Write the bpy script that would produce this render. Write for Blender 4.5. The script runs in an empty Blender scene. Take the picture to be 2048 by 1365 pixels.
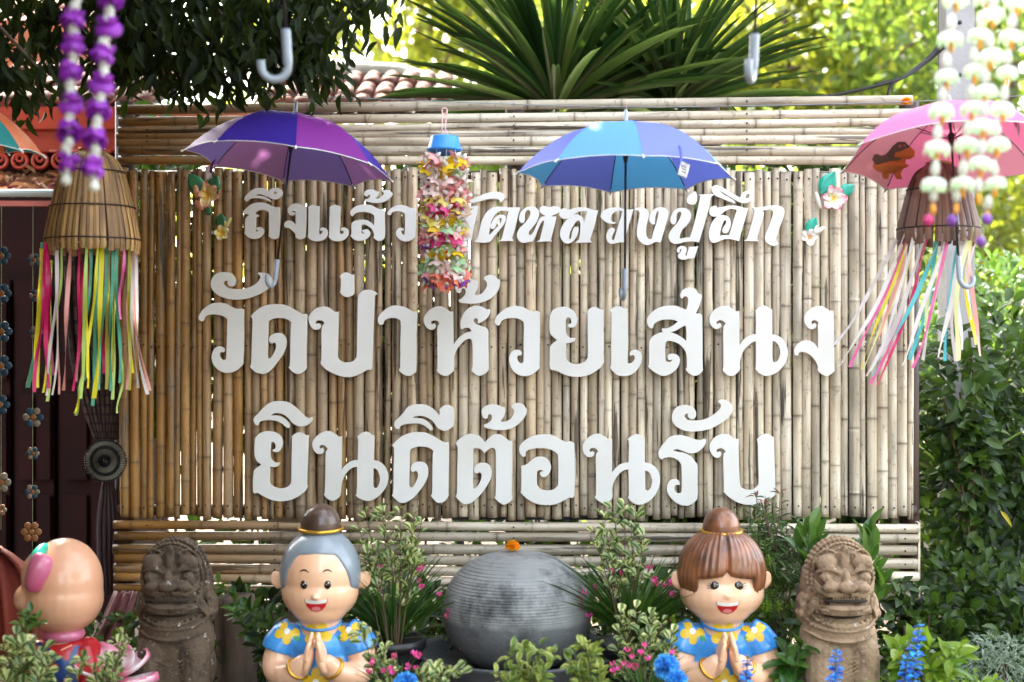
import bpy, bmesh, math, random
import numpy as np
from mathutils import Vector, Matrix, Euler
from mathutils.bvhtree import BVHTree
R = math.radians
random.seed(7); rng = np.random.default_rng(7)
scn = bpy.context.scene
COL = scn.collection

# ------------------------------------------------------------ camera, world, sun, exposure
CAMY, CAMZ, D0, F = -5.69, 1.5, 5.69, 2844.0
cam = bpy.data.cameras.new('camera'); camo = bpy.data.objects.new('camera', cam); COL.objects.link(camo)
camo.location = (0, CAMY, CAMZ); camo.rotation_euler = (R(90), 0, 0)
cam.sensor_width = 36; cam.lens = 50; cam.clip_start = 0.05; cam.clip_end = 400
cam.dof.use_dof = True; cam.dof.focus_distance = 5.5; cam.dof.aperture_fstop = 1.7; cam.dof.aperture_blades = 0
scn.camera = camo
world = bpy.data.worlds.new('World'); scn.world = world; world.use_nodes = True
wn = world.node_tree; bg = wn.nodes['Background']
sky = wn.nodes.new('ShaderNodeTexSky'); sky.sky_type = 'NISHITA'; sky.sun_disc = False
SUN_EL, SUN_AZ = 52, -24        # azimuth clockwise from +Y: the sun stands behind the sign, to its left
sky.sun_elevation = R(SUN_EL); sky.sun_rotation = R(SUN_AZ); sky.air_density = 1.0; sky.dust_density = 3.0; sky.ozone_density = 0.6
hz = wn.nodes.new('ShaderNodeHueSaturation'); hz.inputs['Saturation'].default_value = .50; wn.links.new(sky.outputs[0], hz.inputs['Color'])   # thin bright haze: a paler sky
wm = wn.nodes.new('ShaderNodeMix'); wm.data_type = 'RGBA'; wm.blend_type = 'MULTIPLY'; wm.inputs[0].default_value = 1; wm.inputs[7].default_value = (1.0, .985, .925, 1); wn.links.new(hz.outputs[0], wm.inputs[6]); wn.links.new(wm.outputs[2], bg.inputs[0]); bg.inputs[1].default_value = 0.15
sl = bpy.data.lights.new('sun', 'SUN'); sl.energy = 2.4; sl.angle = R(0.6); sl.color = (1.0, 0.90, 0.74)
so = bpy.data.objects.new('sun', sl); COL.objects.link(so)
sd = Vector((math.sin(R(SUN_AZ))*math.cos(R(SUN_EL)), math.cos(R(SUN_AZ))*math.cos(R(SUN_EL)), math.sin(R(SUN_EL))))
so.rotation_euler = sd.to_track_quat('Z', 'Y').to_euler(); so.location = sd*20
scn.view_settings.view_transform = 'Standard'; scn.view_settings.look = 'None'
scn.view_settings.exposure = 3.82; scn.view_settings.gamma = 1.0
scn.cycles.max_bounces = 7; scn.cycles.transparent_max_bounces = 8
scn.cycles.use_denoising = True
scn.cycles.sample_clamp_indirect = 8

def P(px, py, d):
    "world point seen at photo pixel (px, py), d metres in front of the camera"
    return Vector(((px-1024)*d/F, CAMY+d, CAMZ-(py-682.5)*d/F))
def S(d): return d/F

# ------------------------------------------------------------ object helpers
def props(o, label=None, cat=None, group=None, kind=None):
    if label: o['label'] = label
    if cat: o['category'] = cat
    if group: o['group'] = group
    if kind: o['kind'] = kind
    return o
def thing(name, label, cat, loc=(0, 0, 0), group=None, rot=(0, 0, 0)):
    o = bpy.data.objects.new(name, None); COL.objects.link(o)
    o.location = loc; o.rotation_euler = rot; o.empty_display_size = .05
    return props(o, label, cat, group)
def put(name, me, parent=None, loc=None, rot=None, scale=None, mat=None):
    o = bpy.data.objects.new(name, me); COL.objects.link(o)
    if parent is not None: o.parent = parent
    if loc is not None: o.location = loc
    if rot is not None: o.rotation_euler = rot
    if scale is not None: o.scale = (scale, scale, scale) if isinstance(scale, (int, float)) else scale
    if mat is not None and me is not None and len(me.materials) == 0: me.materials.append(mat)
    return o
WLOC = {}
def wloc(p):
    v = Vector((0, 0, 0))
    while p is not None:
        v = v + Vector(p.location); p = p.parent
    return v
class MB:
    "collects geometry in world (or local) coordinates; build() links it as one mesh object"
    def __init__(s): s.v = []; s.f = []; s.m = []; s.cur = 0
    def add(s, vs, fs):
        b = len(s.v); s.v.extend([tuple(v) for v in vs]); s.f.extend([tuple(i+b for i in f) for f in fs]); s.m.extend([s.cur]*len(fs)); return b
    def tube(s, pts, rad, n=8, cap=True, flat=None):
        pts = [Vector(p) for p in pts]; k = len(pts)
        if isinstance(rad, (int, float)): rad = [rad]*k
        up = None; vs = []
        for i, p in enumerate(pts):
            t = (pts[min(i+1, k-1)]-pts[max(i-1, 0)])
            if t.length < 1e-9: t = Vector((0, 0, 1))
            t.normalize()
            if up is None:
                up = t.orthogonal().normalized()
            else:
                up = (up - t*up.dot(t))
                if up.length < 1e-6: up = t.orthogonal()
                up.normalize()
            b = t.cross(up)
            for j in range(n):
                a = 2*math.pi*j/n
                vs.append(p + (up*math.cos(a)+b*math.sin(a))*rad[i])
        fs = [(i*n+j, i*n+(j+1) % n, (i+1)*n+(j+1) % n, (i+1)*n+j) for i in range(k-1) for j in range(n)]
        if cap: fs += [tuple(range(n-1, -1, -1)), tuple((k-1)*n+j for j in range(n))]
        s.add(vs, fs)
    def box(s, c, size, M=None):
        c = Vector(c); x, y, z = [q/2 for q in size]
        vs = [Vector((a*x, b*y, d*z)) for a in (-1, 1) for b in (-1, 1) for d in (-1, 1)]
        if M is not None: vs = [M @ v for v in vs]
        s.add([v+c for v in vs], [(0, 1, 3, 2), (4, 6, 7, 5), (0, 4, 5, 1), (2, 3, 7, 6), (0, 2, 6, 4), (1, 5, 7, 3)])
    def lathe(s, c, prof, n=24, M=None):
        c = Vector(c); vs = []; k = len(prof)
        for r, z in prof:
            for j in range(n):
                a = 2*math.pi*j/n; v = Vector((r*math.cos(a), r*math.sin(a), z))
                if M is not None: v = M @ v
                vs.append(v+c)
        fs = [(i*n+j, i*n+(j+1) % n, (i+1)*n+(j+1) % n, (i+1)*n+j) for i in range(k-1) for j in range(n)]
        fs += [tuple(range(n-1, -1, -1)), tuple((k-1)*n+j for j in range(n))]
        s.add(vs, fs)
    def ell(s, c, r, n=16, M=None):
        if isinstance(r, (int, float)): r = (r, r, r)
        c = Vector(c); h = max(4, n//2); vs = []
        for i in range(1, h):
            t = math.pi*i/h
            for j in range(n):
                a = 2*math.pi*j/n
                v = Vector((r[0]*math.sin(t)*math.cos(a), r[1]*math.sin(t)*math.sin(a), r[2]*math.cos(t)))
                vs.append(v)
        vs += [Vector((0, 0, r[2])), Vector((0, 0, -r[2]))]
        if M is not None: vs = [M @ v for v in vs]
        k = h-1; top = k*n; bot = top+1
        fs = [(i*n+j, (i+1)*n+j, (i+1)*n+(j+1) % n, i*n+(j+1) % n) for i in range(k-1) for j in range(n)]
        fs += [(top, j, (j+1) % n) for j in range(n)] + [(bot, (k-1)*n+(j+1) % n, (k-1)*n+j) for j in range(n)]
        s.add([v+c for v in vs], fs)
    def torus(s, c, R0, r, M=None, n=28, k=8, sq=1.0):
        c = Vector(c); vs = []
        for i in range(n):
            a = 2*math.pi*i/n
            for j in range(k):
                b = 2*math.pi*j/k
                v = Vector(((R0+r*math.cos(b))*math.cos(a), (R0+r*math.cos(b))*math.sin(a)*sq, r*math.sin(b)))
                if M is not None: v = M @ v
                vs.append(v+c)
        s.add(vs, [(i*k+j, ((i+1) % n)*k+j, ((i+1) % n)*k+(j+1) % k, i*k+(j+1) % k) for i in range(n) for j in range(k)])
    def mesh(s, name, mats, origin=(0, 0, 0), smooth=True):
        me = bpy.data.meshes.new(name); o = Vector(origin)
        me.from_pydata([(v[0]-o.x, v[1]-o.y, v[2]-o.z) for v in s.v], [], s.f)
        if not isinstance(mats, (list, tuple)): mats = [mats]
        for m in mats: me.materials.append(m)
        me.polygons.foreach_set('material_index', s.m)
        if smooth: me.polygons.foreach_set('use_smooth', [True]*len(s.f))
        me.update(); return me
    def build(s, name, mats, parent=None, origin=None, smooth=True, kind=None):
        "world coordinates in; parent must be an unrotated empty (or part)"
        pl = wloc(parent)
        o = Vector(origin) if origin is not None else pl.copy()
        ob = put(name, s.mesh(name, mats, o, smooth), parent, o-pl)
        if kind: ob['kind'] = kind
        return ob
def autosmooth(ob, ang=40):
    me = ob.data; bm = bmesh.new(); bm.from_mesh(me)
    for e in bm.edges:
        if len(e.link_faces) == 2 and e.calc_face_angle(0) > R(ang): e.smooth = False
    bm.to_mesh(me); bm.free(); return ob
def fuse(mb, voxel, smooth=6, mats=None, origin=(0, 0, 0), name='body', factor=.6):
    "voxel-fuses overlapping solids into one continuous smooth skin; returns a mesh"
    me = mb.mesh('tmp', mats, origin); ob = bpy.data.objects.new('tmp', me); COL.objects.link(ob)
    m = ob.modifiers.new('r', 'REMESH'); m.mode = 'VOXEL'; m.voxel_size = voxel; m.use_smooth_shade = True
    m = ob.modifiers.new('s', 'SMOOTH'); m.iterations = smooth; m.factor = factor
    dg = bpy.context.evaluated_depsgraph_get(); dg.update()
    out = bpy.data.meshes.new_from_object(ob.evaluated_get(dg)); out.name = name
    bpy.data.objects.remove(ob); bpy.data.meshes.remove(me)
    out.polygons.foreach_set('use_smooth', [True]*len(out.polygons))
    if len(out.materials) == 0:
        for q in (mats if isinstance(mats, (list, tuple)) else [mats]): out.materials.append(q)
    return out
def catmull(pts, n=6, closed=False):
    pts = [Vector(p) for p in pts]; out = []; k = len(pts)
    rngi = range(k if closed else k-1)
    for i in rngi:
        if closed: a, b, c, d = pts[i-1], pts[i], pts[(i+1) % k], pts[(i+2) % k]
        else: a, b, c, d = pts[max(i-1, 0)], pts[i], pts[i+1], pts[min(i+2, k-1)]
        for j in range(n):
            t = j/n
            out.append(0.5*((2*b)+(c-a)*t+(2*a-5*b+4*c-d)*t*t+(-a+3*b-3*c+d)*t**3))
    if not closed: out.append(pts[-1])
    return out
def basis(t, up=(0, 0, 1)):
    "rotation matrix whose Y axis is t and Z leans to up"
    y = Vector(t).normalized(); z = Vector(up); z = z-y*z.dot(y)
    if z.length < 1e-5: z = y.orthogonal()
    z.normalize(); x = y.cross(z)
    return Matrix((x, y, z)).transposed()

# ------------------------------------------------------------ materials
def newmat(name):
    m = bpy.data.materials.new(name); m.use_nodes = True; nt = m.node_tree
    return m, nt, nt.nodes['Principled BSDF'], nt.nodes, nt.links
def mat(name, col, rough=.6, var=.12, scale=8.0, bump=.0, bscale=60.0, metal=0.0, col2=None, coat=0.0, spec=.5, sheen=0.0, trans=0.0, objvar=0.0, stretch=None, amount=.5, detail=4):
    "a base colour broken by noise, with optional relief, coat, translucency and per-object variation"
    m, nt, b, N, L = newmat(name)
    tc = N.new('ShaderNodeTexCoord'); vec = tc.outputs['Object']
    oi = N.new('ShaderNodeObjectInfo')
    ad = N.new('ShaderNodeVectorMath'); ad.operation = 'ADD'; L.new(vec, ad.inputs[0])
    mu = N.new('ShaderNodeMath'); mu.operation = 'MULTIPLY'; mu.inputs[1].default_value = 37.0; L.new(oi.outputs['Random'], mu.inputs[0]); L.new(mu.outputs[0], ad.inputs[1])
    vec = ad.outputs[0]
    if stretch:
        mp = N.new('ShaderNodeMapping'); mp.inputs['Scale'].default_value = stretch; L.new(vec, mp.inputs[0]); vec = mp.outputs[0]
    nz = N.new('ShaderNodeTexNoise'); nz.inputs['Scale'].default_value = scale; nz.inputs['Detail'].default_value = detail; L.new(vec, nz.inputs[0])
    rp = N.new('ShaderNodeMapRange'); rp.inputs[1].default_value = .3; rp.inputs[2].default_value = .7; L.new(nz.outputs[0], rp.inputs[0])
    mx = N.new('ShaderNodeMix'); mx.data_type = 'RGBA'; L.new(rp.outputs[0], mx.inputs[0])
    c = Vector(col[:3]); c2 = Vector(col2[:3]) if col2 else c*(1-var*2)
    mx.inputs[6].default_value = (*(c if col2 else c*(1+var)), 1); mx.inputs[7].default_value = (*c2, 1)
    out = mx.outputs[2]
    if objvar:
        hs = N.new('ShaderNodeHueSaturation'); L.new(out, hs.inputs['Color'])
        r2 = N.new('ShaderNodeMapRange'); r2.inputs[3].default_value = 1-objvar; r2.inputs[4].default_value = 1+objvar; L.new(oi.outputs['Random'], r2.inputs[0]); L.new(r2.outputs[0], hs.inputs['Value'])
        out = hs.outputs[0]
    L.new(out, b.inputs['Base Color'])
    b.inputs['Roughness'].default_value = rough; b.inputs['Metallic'].default_value = metal; b.inputs['Specular IOR Level'].default_value = spec
    b.inputs['Coat Weight'].default_value = coat; b.inputs['Coat Roughness'].default_value = .12
    if sheen: b.inputs['Sheen Weight'].default_value = sheen
    if bump:
        n2 = N.new('ShaderNodeTexNoise'); n2.inputs['Scale'].default_value = bscale; n2.inputs['Detail'].default_value = 5; L.new(vec, n2.inputs[0])
        bp = N.new('ShaderNodeBump'); bp.inputs['Strength'].default_value = bump; bp.inputs['Distance'].default_value = .004; L.new(n2.outputs[0], bp.inputs['Height']); L.new(bp.outputs[0], b.inputs['Normal'])
    if trans:
        tr = N.new('ShaderNodeBsdfTranslucent'); ms = N.new('ShaderNodeMixShader'); ms.inputs[0].default_value = trans
        L.new(out, tr.inputs[0]); L.new(b.outputs[0], ms.inputs[1]); L.new(tr.outputs[0], ms.inputs[2]); L.new(ms.outputs[0], N['Material Output'].inputs[0])
    return m
def leafmat(name, col, tcol, trans=.45, rough=.45, var=.25, edge=None, ew=.62, scale=1.3, spec=.4, hue=.03):
    "leaf: colour varies leaf by leaf (stored per-leaf value), vein line, optional pale margin, translucency"
    m, nt, b, N, L = newmat(name)
    at = N.new('ShaderNodeAttribute'); at.attribute_name = 'leafvar'
    uv = N.new('ShaderNodeUVMap'); sx = N.new('ShaderNodeSeparateXYZ'); L.new(uv.outputs[0], sx.inputs[0])
    rgb = N.new('ShaderNodeRGB'); rgb.outputs[0].default_value = (*col, 1); out = rgb.outputs[0]
    # pale mid vein
    ab = N.new('ShaderNodeMath'); ab.operation = 'SUBTRACT'; ab.inputs[1].default_value = .5; L.new(sx.outputs[0], ab.inputs[0])
    a2 = N.new('ShaderNodeMath'); a2.operation = 'ABSOLUTE'; L.new(ab.outputs[0], a2.inputs[0])
    vr = N.new('ShaderNodeMapRange'); vr.inputs[1].default_value = .02; vr.inputs[2].default_value = .07; vr.inputs[3].default_value = .45; vr.inputs[4].default_value = 0; L.new(a2.outputs[0], vr.inputs[0])
    mx = N.new('ShaderNodeMix'); mx.data_type = 'RGBA'; L.new(vr.outputs[0], mx.inputs[0]); L.new(out, mx.inputs[6]); mx.inputs[7].default_value = (min(1, col[0]*2+.02), min(1, col[1]*1.7+.02), min(1, col[2]*1.5+.01), 1); out = mx.outputs[2]
    if edge:
        nz = N.new('ShaderNodeTexNoise'); nz.inputs['Scale'].default_value = 5; tc = N.new('ShaderNodeTexCoord'); L.new(tc.outputs['UV'], nz.inputs[0])
        a3 = N.new('ShaderNodeMath'); a3.operation = 'MULTIPLY_ADD'; a3.inputs[1].default_value = .30; L.new(nz.outputs[0], a3.inputs[0]); L.new(a2.outputs[0], a3.inputs[2])
        er = N.new('ShaderNodeMapRange'); er.inputs[1].default_value = ew*.5+.13; er.inputs[2].default_value = ew*.5+.17; L.new(a3.outputs[0], er.inputs[0])
        mx = N.new('ShaderNodeMix'); mx.data_type = 'RGBA'; L.new(er.outputs[0], mx.inputs[0]); L.new(out, mx.inputs[6]); mx.inputs[7].default_value = (*edge, 1); out = mx.outputs[2]
    hs = N.new('ShaderNodeHueSaturation'); L.new(out, hs.inputs['Color'])
    r2 = N.new('ShaderNodeMapRange'); r2.inputs[3].default_value = 1-var*1.4; r2.inputs[4].default_value = 1+var*1.6; L.new(at.outputs['Fac'], r2.inputs[0]); L.new(r2.outputs[0], hs.inputs['Value'])
    r3 = N.new('ShaderNodeMapRange'); r3.inputs[3].default_value = .5+hue; r3.inputs[4].default_value = .5-hue; L.new(at.outputs['Fac'], r3.inputs[0]); L.new(r3.outputs[0], hs.inputs['Hue'])
    L.new(hs.outputs[0], b.inputs['Base Color']); b.inputs['Roughness'].default_value = rough; b.inputs['Specular IOR Level'].default_value = spec
    tr = N.new('ShaderNodeBsdfTranslucent'); ms = N.new('ShaderNodeMixShader'); ms.inputs[0].default_value = trans
    mt = N.new('ShaderNodeMix'); mt.data_type = 'RGBA'; mt.blend_type = 'MIX'; mt.inputs[0].default_value = .6 if not edge else .25; L.new(hs.outputs[0], mt.inputs[6]); mt.inputs[7].default_value = (*tcol, 1)
    L.new(mt.outputs[2], tr.inputs[0]); L.new(b.outputs[0], ms.inputs[1]); L.new(tr.outputs[0], ms.inputs[2]); L.new(ms.outputs[0], N['Material Output'].inputs[0])
    return m

# ------------------------------------------------------------ leaves (vectorised)
def leaf_tpl(seg=3, wmax=.25, belly=.42, fold=.10, droop=.15, point=1.0):
    "template leaf along +Y, unit length: (verts, faces, uv per vert)"
    vs, uv, fs = [], [], []
    for i in range(seg+1):
        t = i/seg
        w = wmax*(math.sin(math.pi*min(1, t**(math.log(.5)/math.log(belly))))**point) if 0 < i < seg else 0.0
        z = -droop*t*t
        if i in (0, seg): vs.append((0, t, z)); uv.append((.5, t))
        else:
            vs += [(-w, t, z+fold*w*2), (0, t, z), (w, t, z+fold*w*2)]; uv += [(0, t), (.5, t), (1, t)]
    idx = lambda i: 0 if i == 0 else (1+3*(i-1))
    fs += [(0, 2, 1), (0, 3, 2)]
    for i in range(1, seg-1):
        a, b = idx(i), idx(i+1)
        fs += [(a, a+1, b+1, b), (a+1, a+2, b+2, b+1)]
    a = idx(seg-1); e = len(vs)-1
    fs += [(a, a+1, e), (a+1, a+2, e)]
    return np.array(vs, float), fs, np.array(uv, float)
def leaves_mesh(name, pos, dirs, ups, size, tpl, m, varv=None):
    V, Fc, UV = tpl; n = len(pos); pos = np.asarray(pos, float); size = np.broadcast_to(np.asarray(size, float), (n,))
    y = np.asarray(dirs, float); y = y/np.linalg.norm(y, axis=1, keepdims=True)
    z = np.asarray(ups, float); z = z-y*(z*y).sum(1, keepdims=True); z = z/(np.linalg.norm(z, axis=1, keepdims=True)+1e-9)
    x = np.cross(y, z)
    W = V[None, :, 0:1]*x[:, None, :]+V[None, :, 1:2]*y[:, None, :]+V[None, :, 2:3]*z[:, None, :]
    W = W*size[:, None, None]+pos[:, None, :]
    k = len(V); me = bpy.data.meshes.new(name)
    loops = np.concatenate([np.array(f) for f in Fc]); tot = np.array([len(f) for f in Fc])
    L_ = (loops[None, :]+np.arange(n)[:, None]*k).ravel(); T = np.tile(tot, n)
    me.vertices.add(n*k); me.vertices.foreach_set('co', W.ravel())
    me.loops.add(len(L_)); me.loops.foreach_set('vertex_index', L_)
    me.polygons.add(len(T)); st = np.concatenate([[0], np.cumsum(T)[:-1]]); me.polygons.foreach_set('loop_start', st); me.polygons.foreach_set('loop_total', T)
    me.update(calc_edges=True)
    uvl = me.uv_layers.new(name='UVMap'); uvl.data.foreach_set('uv', np.tile(UV[loops], (n, 1)).ravel())
    at = me.attributes.new('leafvar', 'FLOAT', 'POINT'); vv = rng.random(n) if varv is None else np.asarray(varv)
    at.data.foreach_set('value', np.repeat(vv, k))
    me.polygons.foreach_set('use_smooth', np.ones(len(T), bool)); me.materials.append(m); me.update()
    return me
def rdir(n, bias=(0, 0, 0)):
    d = rng.normal(size=(n, 3)); d /= np.linalg.norm(d, axis=1, keepdims=True); return d+np.array(bias)
# ------------------------------------------------------------ outlines of the raised letters (each: text row region origin, zoom, outer, holes)
A=(390,540,6.203); B=(600,540,6.203); C_=(840,540,6.203); D_=(1080,560,6.203); E_=(1240,560,6.203); F_=(1440,560,6.203)
G_=(500,795,6.203); H_=(680,795,6.203); I_=(900,795,6.203); J_=(1100,800,6.203); K_=(1310,795,6.203)
L1=(480,365,8.53); M1=(660,365,8.53); N1=(900,365,8.53); O1=(1060,365,8.53); P1=(1220,365,8.53); Q1=(1380,365,8.53)
GL = []
def G(ch, reg, s, *holes):
    cv = lambda t: [tuple(float(q) for q in p.split(',')) for p in t.split()]
    GL.append((ch, reg, cv(s), [cv(h) for h in holes]))
G('ั',A,"383,32 300,38 235,80 203,150 205,210 240,275 310,325 400,358 510,370 640,358 760,320 860,270 930,205 955,150 940,95 895,50 845,38 790,38 782,52 803,62 815,95 800,130 760,175 690,215 610,238 500,242 430,232 385,208 362,180 365,148 390,132 412,142 408,170 425,198 455,207 485,198 505,160 500,110 470,65 430,40")
G('ว',A,"48,600 55,570 100,500 160,450 230,418 310,412 380,422 440,455 520,487 565,485 600,490 605,520 598,1155 560,1210 500,1255 430,1277 370,1275 300,1245 240,1185 212,1100 220,1030 250,975 300,952 340,960 368,985 368,1015 350,1022 325,1017 310,1040 312,1080 340,1115 375,1120 390,1100 398,900 405,640 400,610 350,575 290,558 220,552 160,565 120,595 112,625 90,640 65,630")
DO="693,582 740,530 810,475 880,445 960,430 1060,430 1150,450 1240,500 1320,545 1345,552 1380,548 1392,565 1385,900 1382,1180 1385,1215 1350,1262 1300,1290 1265,1290 1215,1265 1165,1212 1180,1185 1188,900 1195,680 1202,655 1160,620 1100,600 1040,597 970,605 925,630 912,650 908,850 903,1080 920,1105 945,1090 985,1030 1010,960 1005,915 985,898 965,912 945,912 922,880 925,845 960,805 1020,787 1080,795 1120,835 1135,890 1125,970 1085,1060 1020,1150 950,1235 890,1280 830,1290 760,1270 710,1230 685,1200 700,1170 710,900 718,630 712,605"
G('ด',A,DO)
G('่',B,"497,85 520,55 555,38 590,38 625,55 640,65 668,62 670,180 668,300 640,322 600,338 565,335 525,310 497,280 505,260 510,180 510,110")
G('ป',B,"110,610 120,570 160,515 210,478 270,460 325,460 370,478 420,518 450,527 478,522 480,540 475,700 468,1000 468,1080 485,1115 530,1145 590,1152 650,1140 690,1105 705,1070 712,800 722,350 735,310 770,270 830,250 880,255 930,275 960,302 940,310 925,330 920,500 905,900 895,1220 880,1242 840,1238 760,1285 650,1325 550,1328 440,1295 340,1245 270,1180 258,1155 268,1120 270,900 275,715 295,680 308,665 285,635 240,625 205,635 192,660 205,680 222,665 245,670 262,700 245,730 210,742 170,735 130,690")
G('า',B,"970,620 985,570 1040,510 1100,468 1170,447 1240,452 1310,470 1370,505 1405,522 1450,515 1452,540 1445,800 1440,1260 1410,1290 1360,1315 1320,1312 1270,1285 1228,1245 1245,1215 1248,900 1252,640 1225,612 1170,597 1110,600 1060,620 1040,645 1030,675 1005,685 980,665")
G('้',C_,"440,215 460,170 510,135 570,110 620,112 665,130 715,145 722,195 705,250 670,305 690,318 740,312 790,275 825,220 832,170 815,135 795,118 800,95 840,70 890,68 935,85 960,115 990,125 990,180 965,260 910,330 840,375 750,408 650,420 560,415 500,405 480,378 520,355 560,310 570,265 555,235 530,228 512,245 512,275 490,290 460,278")
G('ห',C_,"48,620 65,565 110,510 170,470 235,455 295,468 340,500 375,522 410,518 412,700 415,935 440,900 500,830 570,785 640,765 620,728 580,718 545,725 522,742 505,715 505,640 525,580 565,515 620,470 690,450 750,455 800,478 835,495 862,490 868,520 845,580 800,625 750,655 715,662 722,635 715,605 693,600 668,615 668,645 700,680 760,700 815,720 842,755 845,900 850,1210 848,1245 800,1290 745,1315 690,1295 637,1245 652,1215 655,1100 650,900 635,860 600,855 550,880 490,940 440,1020 422,1100 418,1240 390,1280 345,1312 300,1315 240,1285 208,1250 218,1220 218,900 218,710 235,680 242,665 215,632 170,628 140,640 135,665 155,680 172,665 190,680 190,715 165,740 125,742 85,715 58,670")
G('ว',C_,"930,640 945,590 1000,530 1070,480 1150,452 1220,452 1290,470 1350,505 1410,522 1450,512 1485,530 1487,700 1480,1195 1483,1215 1450,1250 1390,1295 1320,1318 1250,1312 1180,1275 1130,1210 1107,1130 1115,1060 1145,1015 1190,995 1235,1000 1260,1030 1255,1058 1235,1062 1215,1062 1203,1090 1215,1135 1245,1160 1270,1160 1285,1140 1287,900 1288,660 1260,625 1200,602 1130,597 1060,608 1015,630 998,660 985,685 960,690 938,670")
G('ย',D_,"122,470 130,430 160,380 210,350 270,338 340,345 400,375 440,420 460,480 455,540 430,580 390,592 355,588 348,565 362,548 385,550 390,520 375,475 348,462 325,480 318,520 318,640 335,690 370,720 410,722 438,725 430,755 390,778 350,782 325,785 322,960 340,1005 385,1035 450,1048 520,1035 570,1005 592,960 592,700 590,420 578,400 620,358 665,338 710,348 745,370 785,375 787,600 788,1000 795,1020 750,1085 680,1140 590,1185 490,1203 390,1198 290,1170 200,1128 150,1118 125,1095 122,960 125,840 150,800 215,748 165,710 125,655")
G('เ',D_,"870,385 900,352 950,330 1000,335 1040,358 1082,360 1085,500 1090,760 1085,900 1083,1035 1120,1040 1160,1010 1178,970 1165,938 1140,935 1120,945 1110,915 1130,885 1175,868 1225,885 1258,935 1260,990 1240,1060 1190,1130 1120,1180 1040,1195 960,1180 900,1130 868,1085 883,1060 885,800 888,410")
G('ส่',E_,"333,510 345,465 395,405 460,360 540,330 620,322 700,328 770,355 820,375 838,320 845,260 838,220 810,200 785,215 770,235 752,215 750,180 780,130 840,100 895,100 940,125 970,170 1010,185 1010,230 990,300 960,370 935,425 985,420 1015,440 1018,600 1022,1095 1028,1120 990,1165 935,1190 890,1180 845,1150 812,1110 828,1090 825,930 800,870 750,810 690,775 620,758 585,760 562,790 562,1000 585,1020 625,1020 648,1000 640,983 620,1000 598,985 590,960 605,930 650,918 700,930 735,970 738,1020 710,1090 650,1150 580,1185 530,1192 460,1165 400,1125 345,1075 360,1050 360,780 375,740 420,695 480,665 535,650 520,625 518,605 580,605 640,580 690,545 722,517 670,498 600,492 530,495 470,515 425,545 412,575 405,600 375,598 345,560","620,655 700,625 760,590 805,565 820,590 825,770 790,735 720,690 660,665")
G('น',F_,"-131,490 -120,440 -80,385 -20,345 60,325 110,335 160,370 195,392 230,388 235,400 240,820 280,760 340,705 400,682 445,678 445,410 437,385 480,345 530,322 575,332 615,362 643,368 645,680 700,690 770,735 820,810 838,900 825,990 780,1070 720,1135 650,1175 570,1192 510,1175 460,1135 435,1100 445,1080 445,760 400,775 340,820 290,880 260,950 245,1030 243,1110 205,1160 150,1192 100,1185 50,1145 32,1115 42,1090 42,800 42,590 70,545 45,515 -5,500 -35,512 -48,535 -35,552 -12,538 8,550 12,575 -10,600 -50,612 -95,585 -125,540","650,760 695,775 735,840 745,910 730,980 700,1020 670,1022 652,1005")
G('ง',F_,"1043,490 1050,440 1090,385 1150,345 1215,325 1270,332 1310,355 1360,385 1405,388 1410,600 1415,1110 1420,1125 1380,1165 1320,1195 1270,1175 1225,1140 1208,1115 1215,1085 1190,1020 1140,955 1080,910 1020,895 985,900 970,915 968,940 930,935 918,895 930,840 970,790 1030,758 1090,755 1145,775 1190,820 1215,860 1215,700 1212,560 1222,540 1200,510 1165,500 1135,512 1128,540 1145,555 1165,540 1188,550 1190,580 1160,608 1120,612 1080,585 1050,540")
G('ิ',G_,"47,290 55,255 110,195 170,130 240,75 310,52 400,50 470,65 530,100 590,150 640,200 690,245 730,262 765,248 775,265 765,300 720,340 650,360 590,352 540,325 490,270 440,225 380,198 320,195 280,208 258,232 300,225 370,235 430,265 480,315 495,355 485,380 455,370 400,325 330,292 250,282 180,285 120,305 105,345 75,345")
G('ย',G_,"65,520 80,490 130,445 200,422 270,425 340,450 390,500 405,560 395,620 360,670 320,677 290,670 285,650 310,640 325,610 310,565 290,548 265,560 260,590 255,740 275,785 320,810 370,812 360,840 320,862 280,862 252,850 247,1050 265,1090 320,1120 390,1133 450,1120 500,1085 515,1050 520,800 525,510 520,490 560,455 615,437 660,450 690,470 728,472 725,600 705,1080 718,1105 690,1155 620,1215 530,1262 430,1285 340,1285 240,1260 150,1215 95,1182 65,1192 42,1170 50,920 75,885 145,835 90,790 62,720")
G('น',G_,"775,580 790,530 840,475 900,435 970,420 1020,435 1060,465 1100,490 1138,487 1135,908 1170,860 1230,810 1290,785 1340,780 1345,510 1333,490 1380,448 1430,430 1480,442 1515,470 1542,480 1532,783 1587,795 1657,845 1702,920 1715,1000 1697,1090 1647,1170 1577,1240 1497,1280 1420,1278 1350,1248 1312,1215 1327,1190 1333,860 1290,865 1230,900 1180,960 1145,1040 1130,1120 1120,1215 1080,1260 1030,1283 985,1270 940,1235 918,1205 930,1185 940,900 945,680 968,640 935,600 890,590 862,605 865,640 885,635 905,630 920,655 905,690 865,703 820,685 785,635","1532,875 1577,895 1607,960 1615,1030 1587,1110 1557,1133 1529,1110")
G('ี',H_,"675,340 685,300 740,245 790,190 840,125 900,95 970,88 1050,92 1120,125 1180,170 1235,230 1240,175 1235,155 1270,118 1325,97 1375,110 1410,150 1410,340 1380,380 1320,412 1270,408 1215,380 1180,330 1130,275 1060,240 1000,228 940,232 905,250 908,262 970,262 1040,275 1100,315 1140,365 1148,395 1130,412 1095,385 1040,345 970,322 890,322 800,335 750,360 735,390 710,390 685,372")
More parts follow.
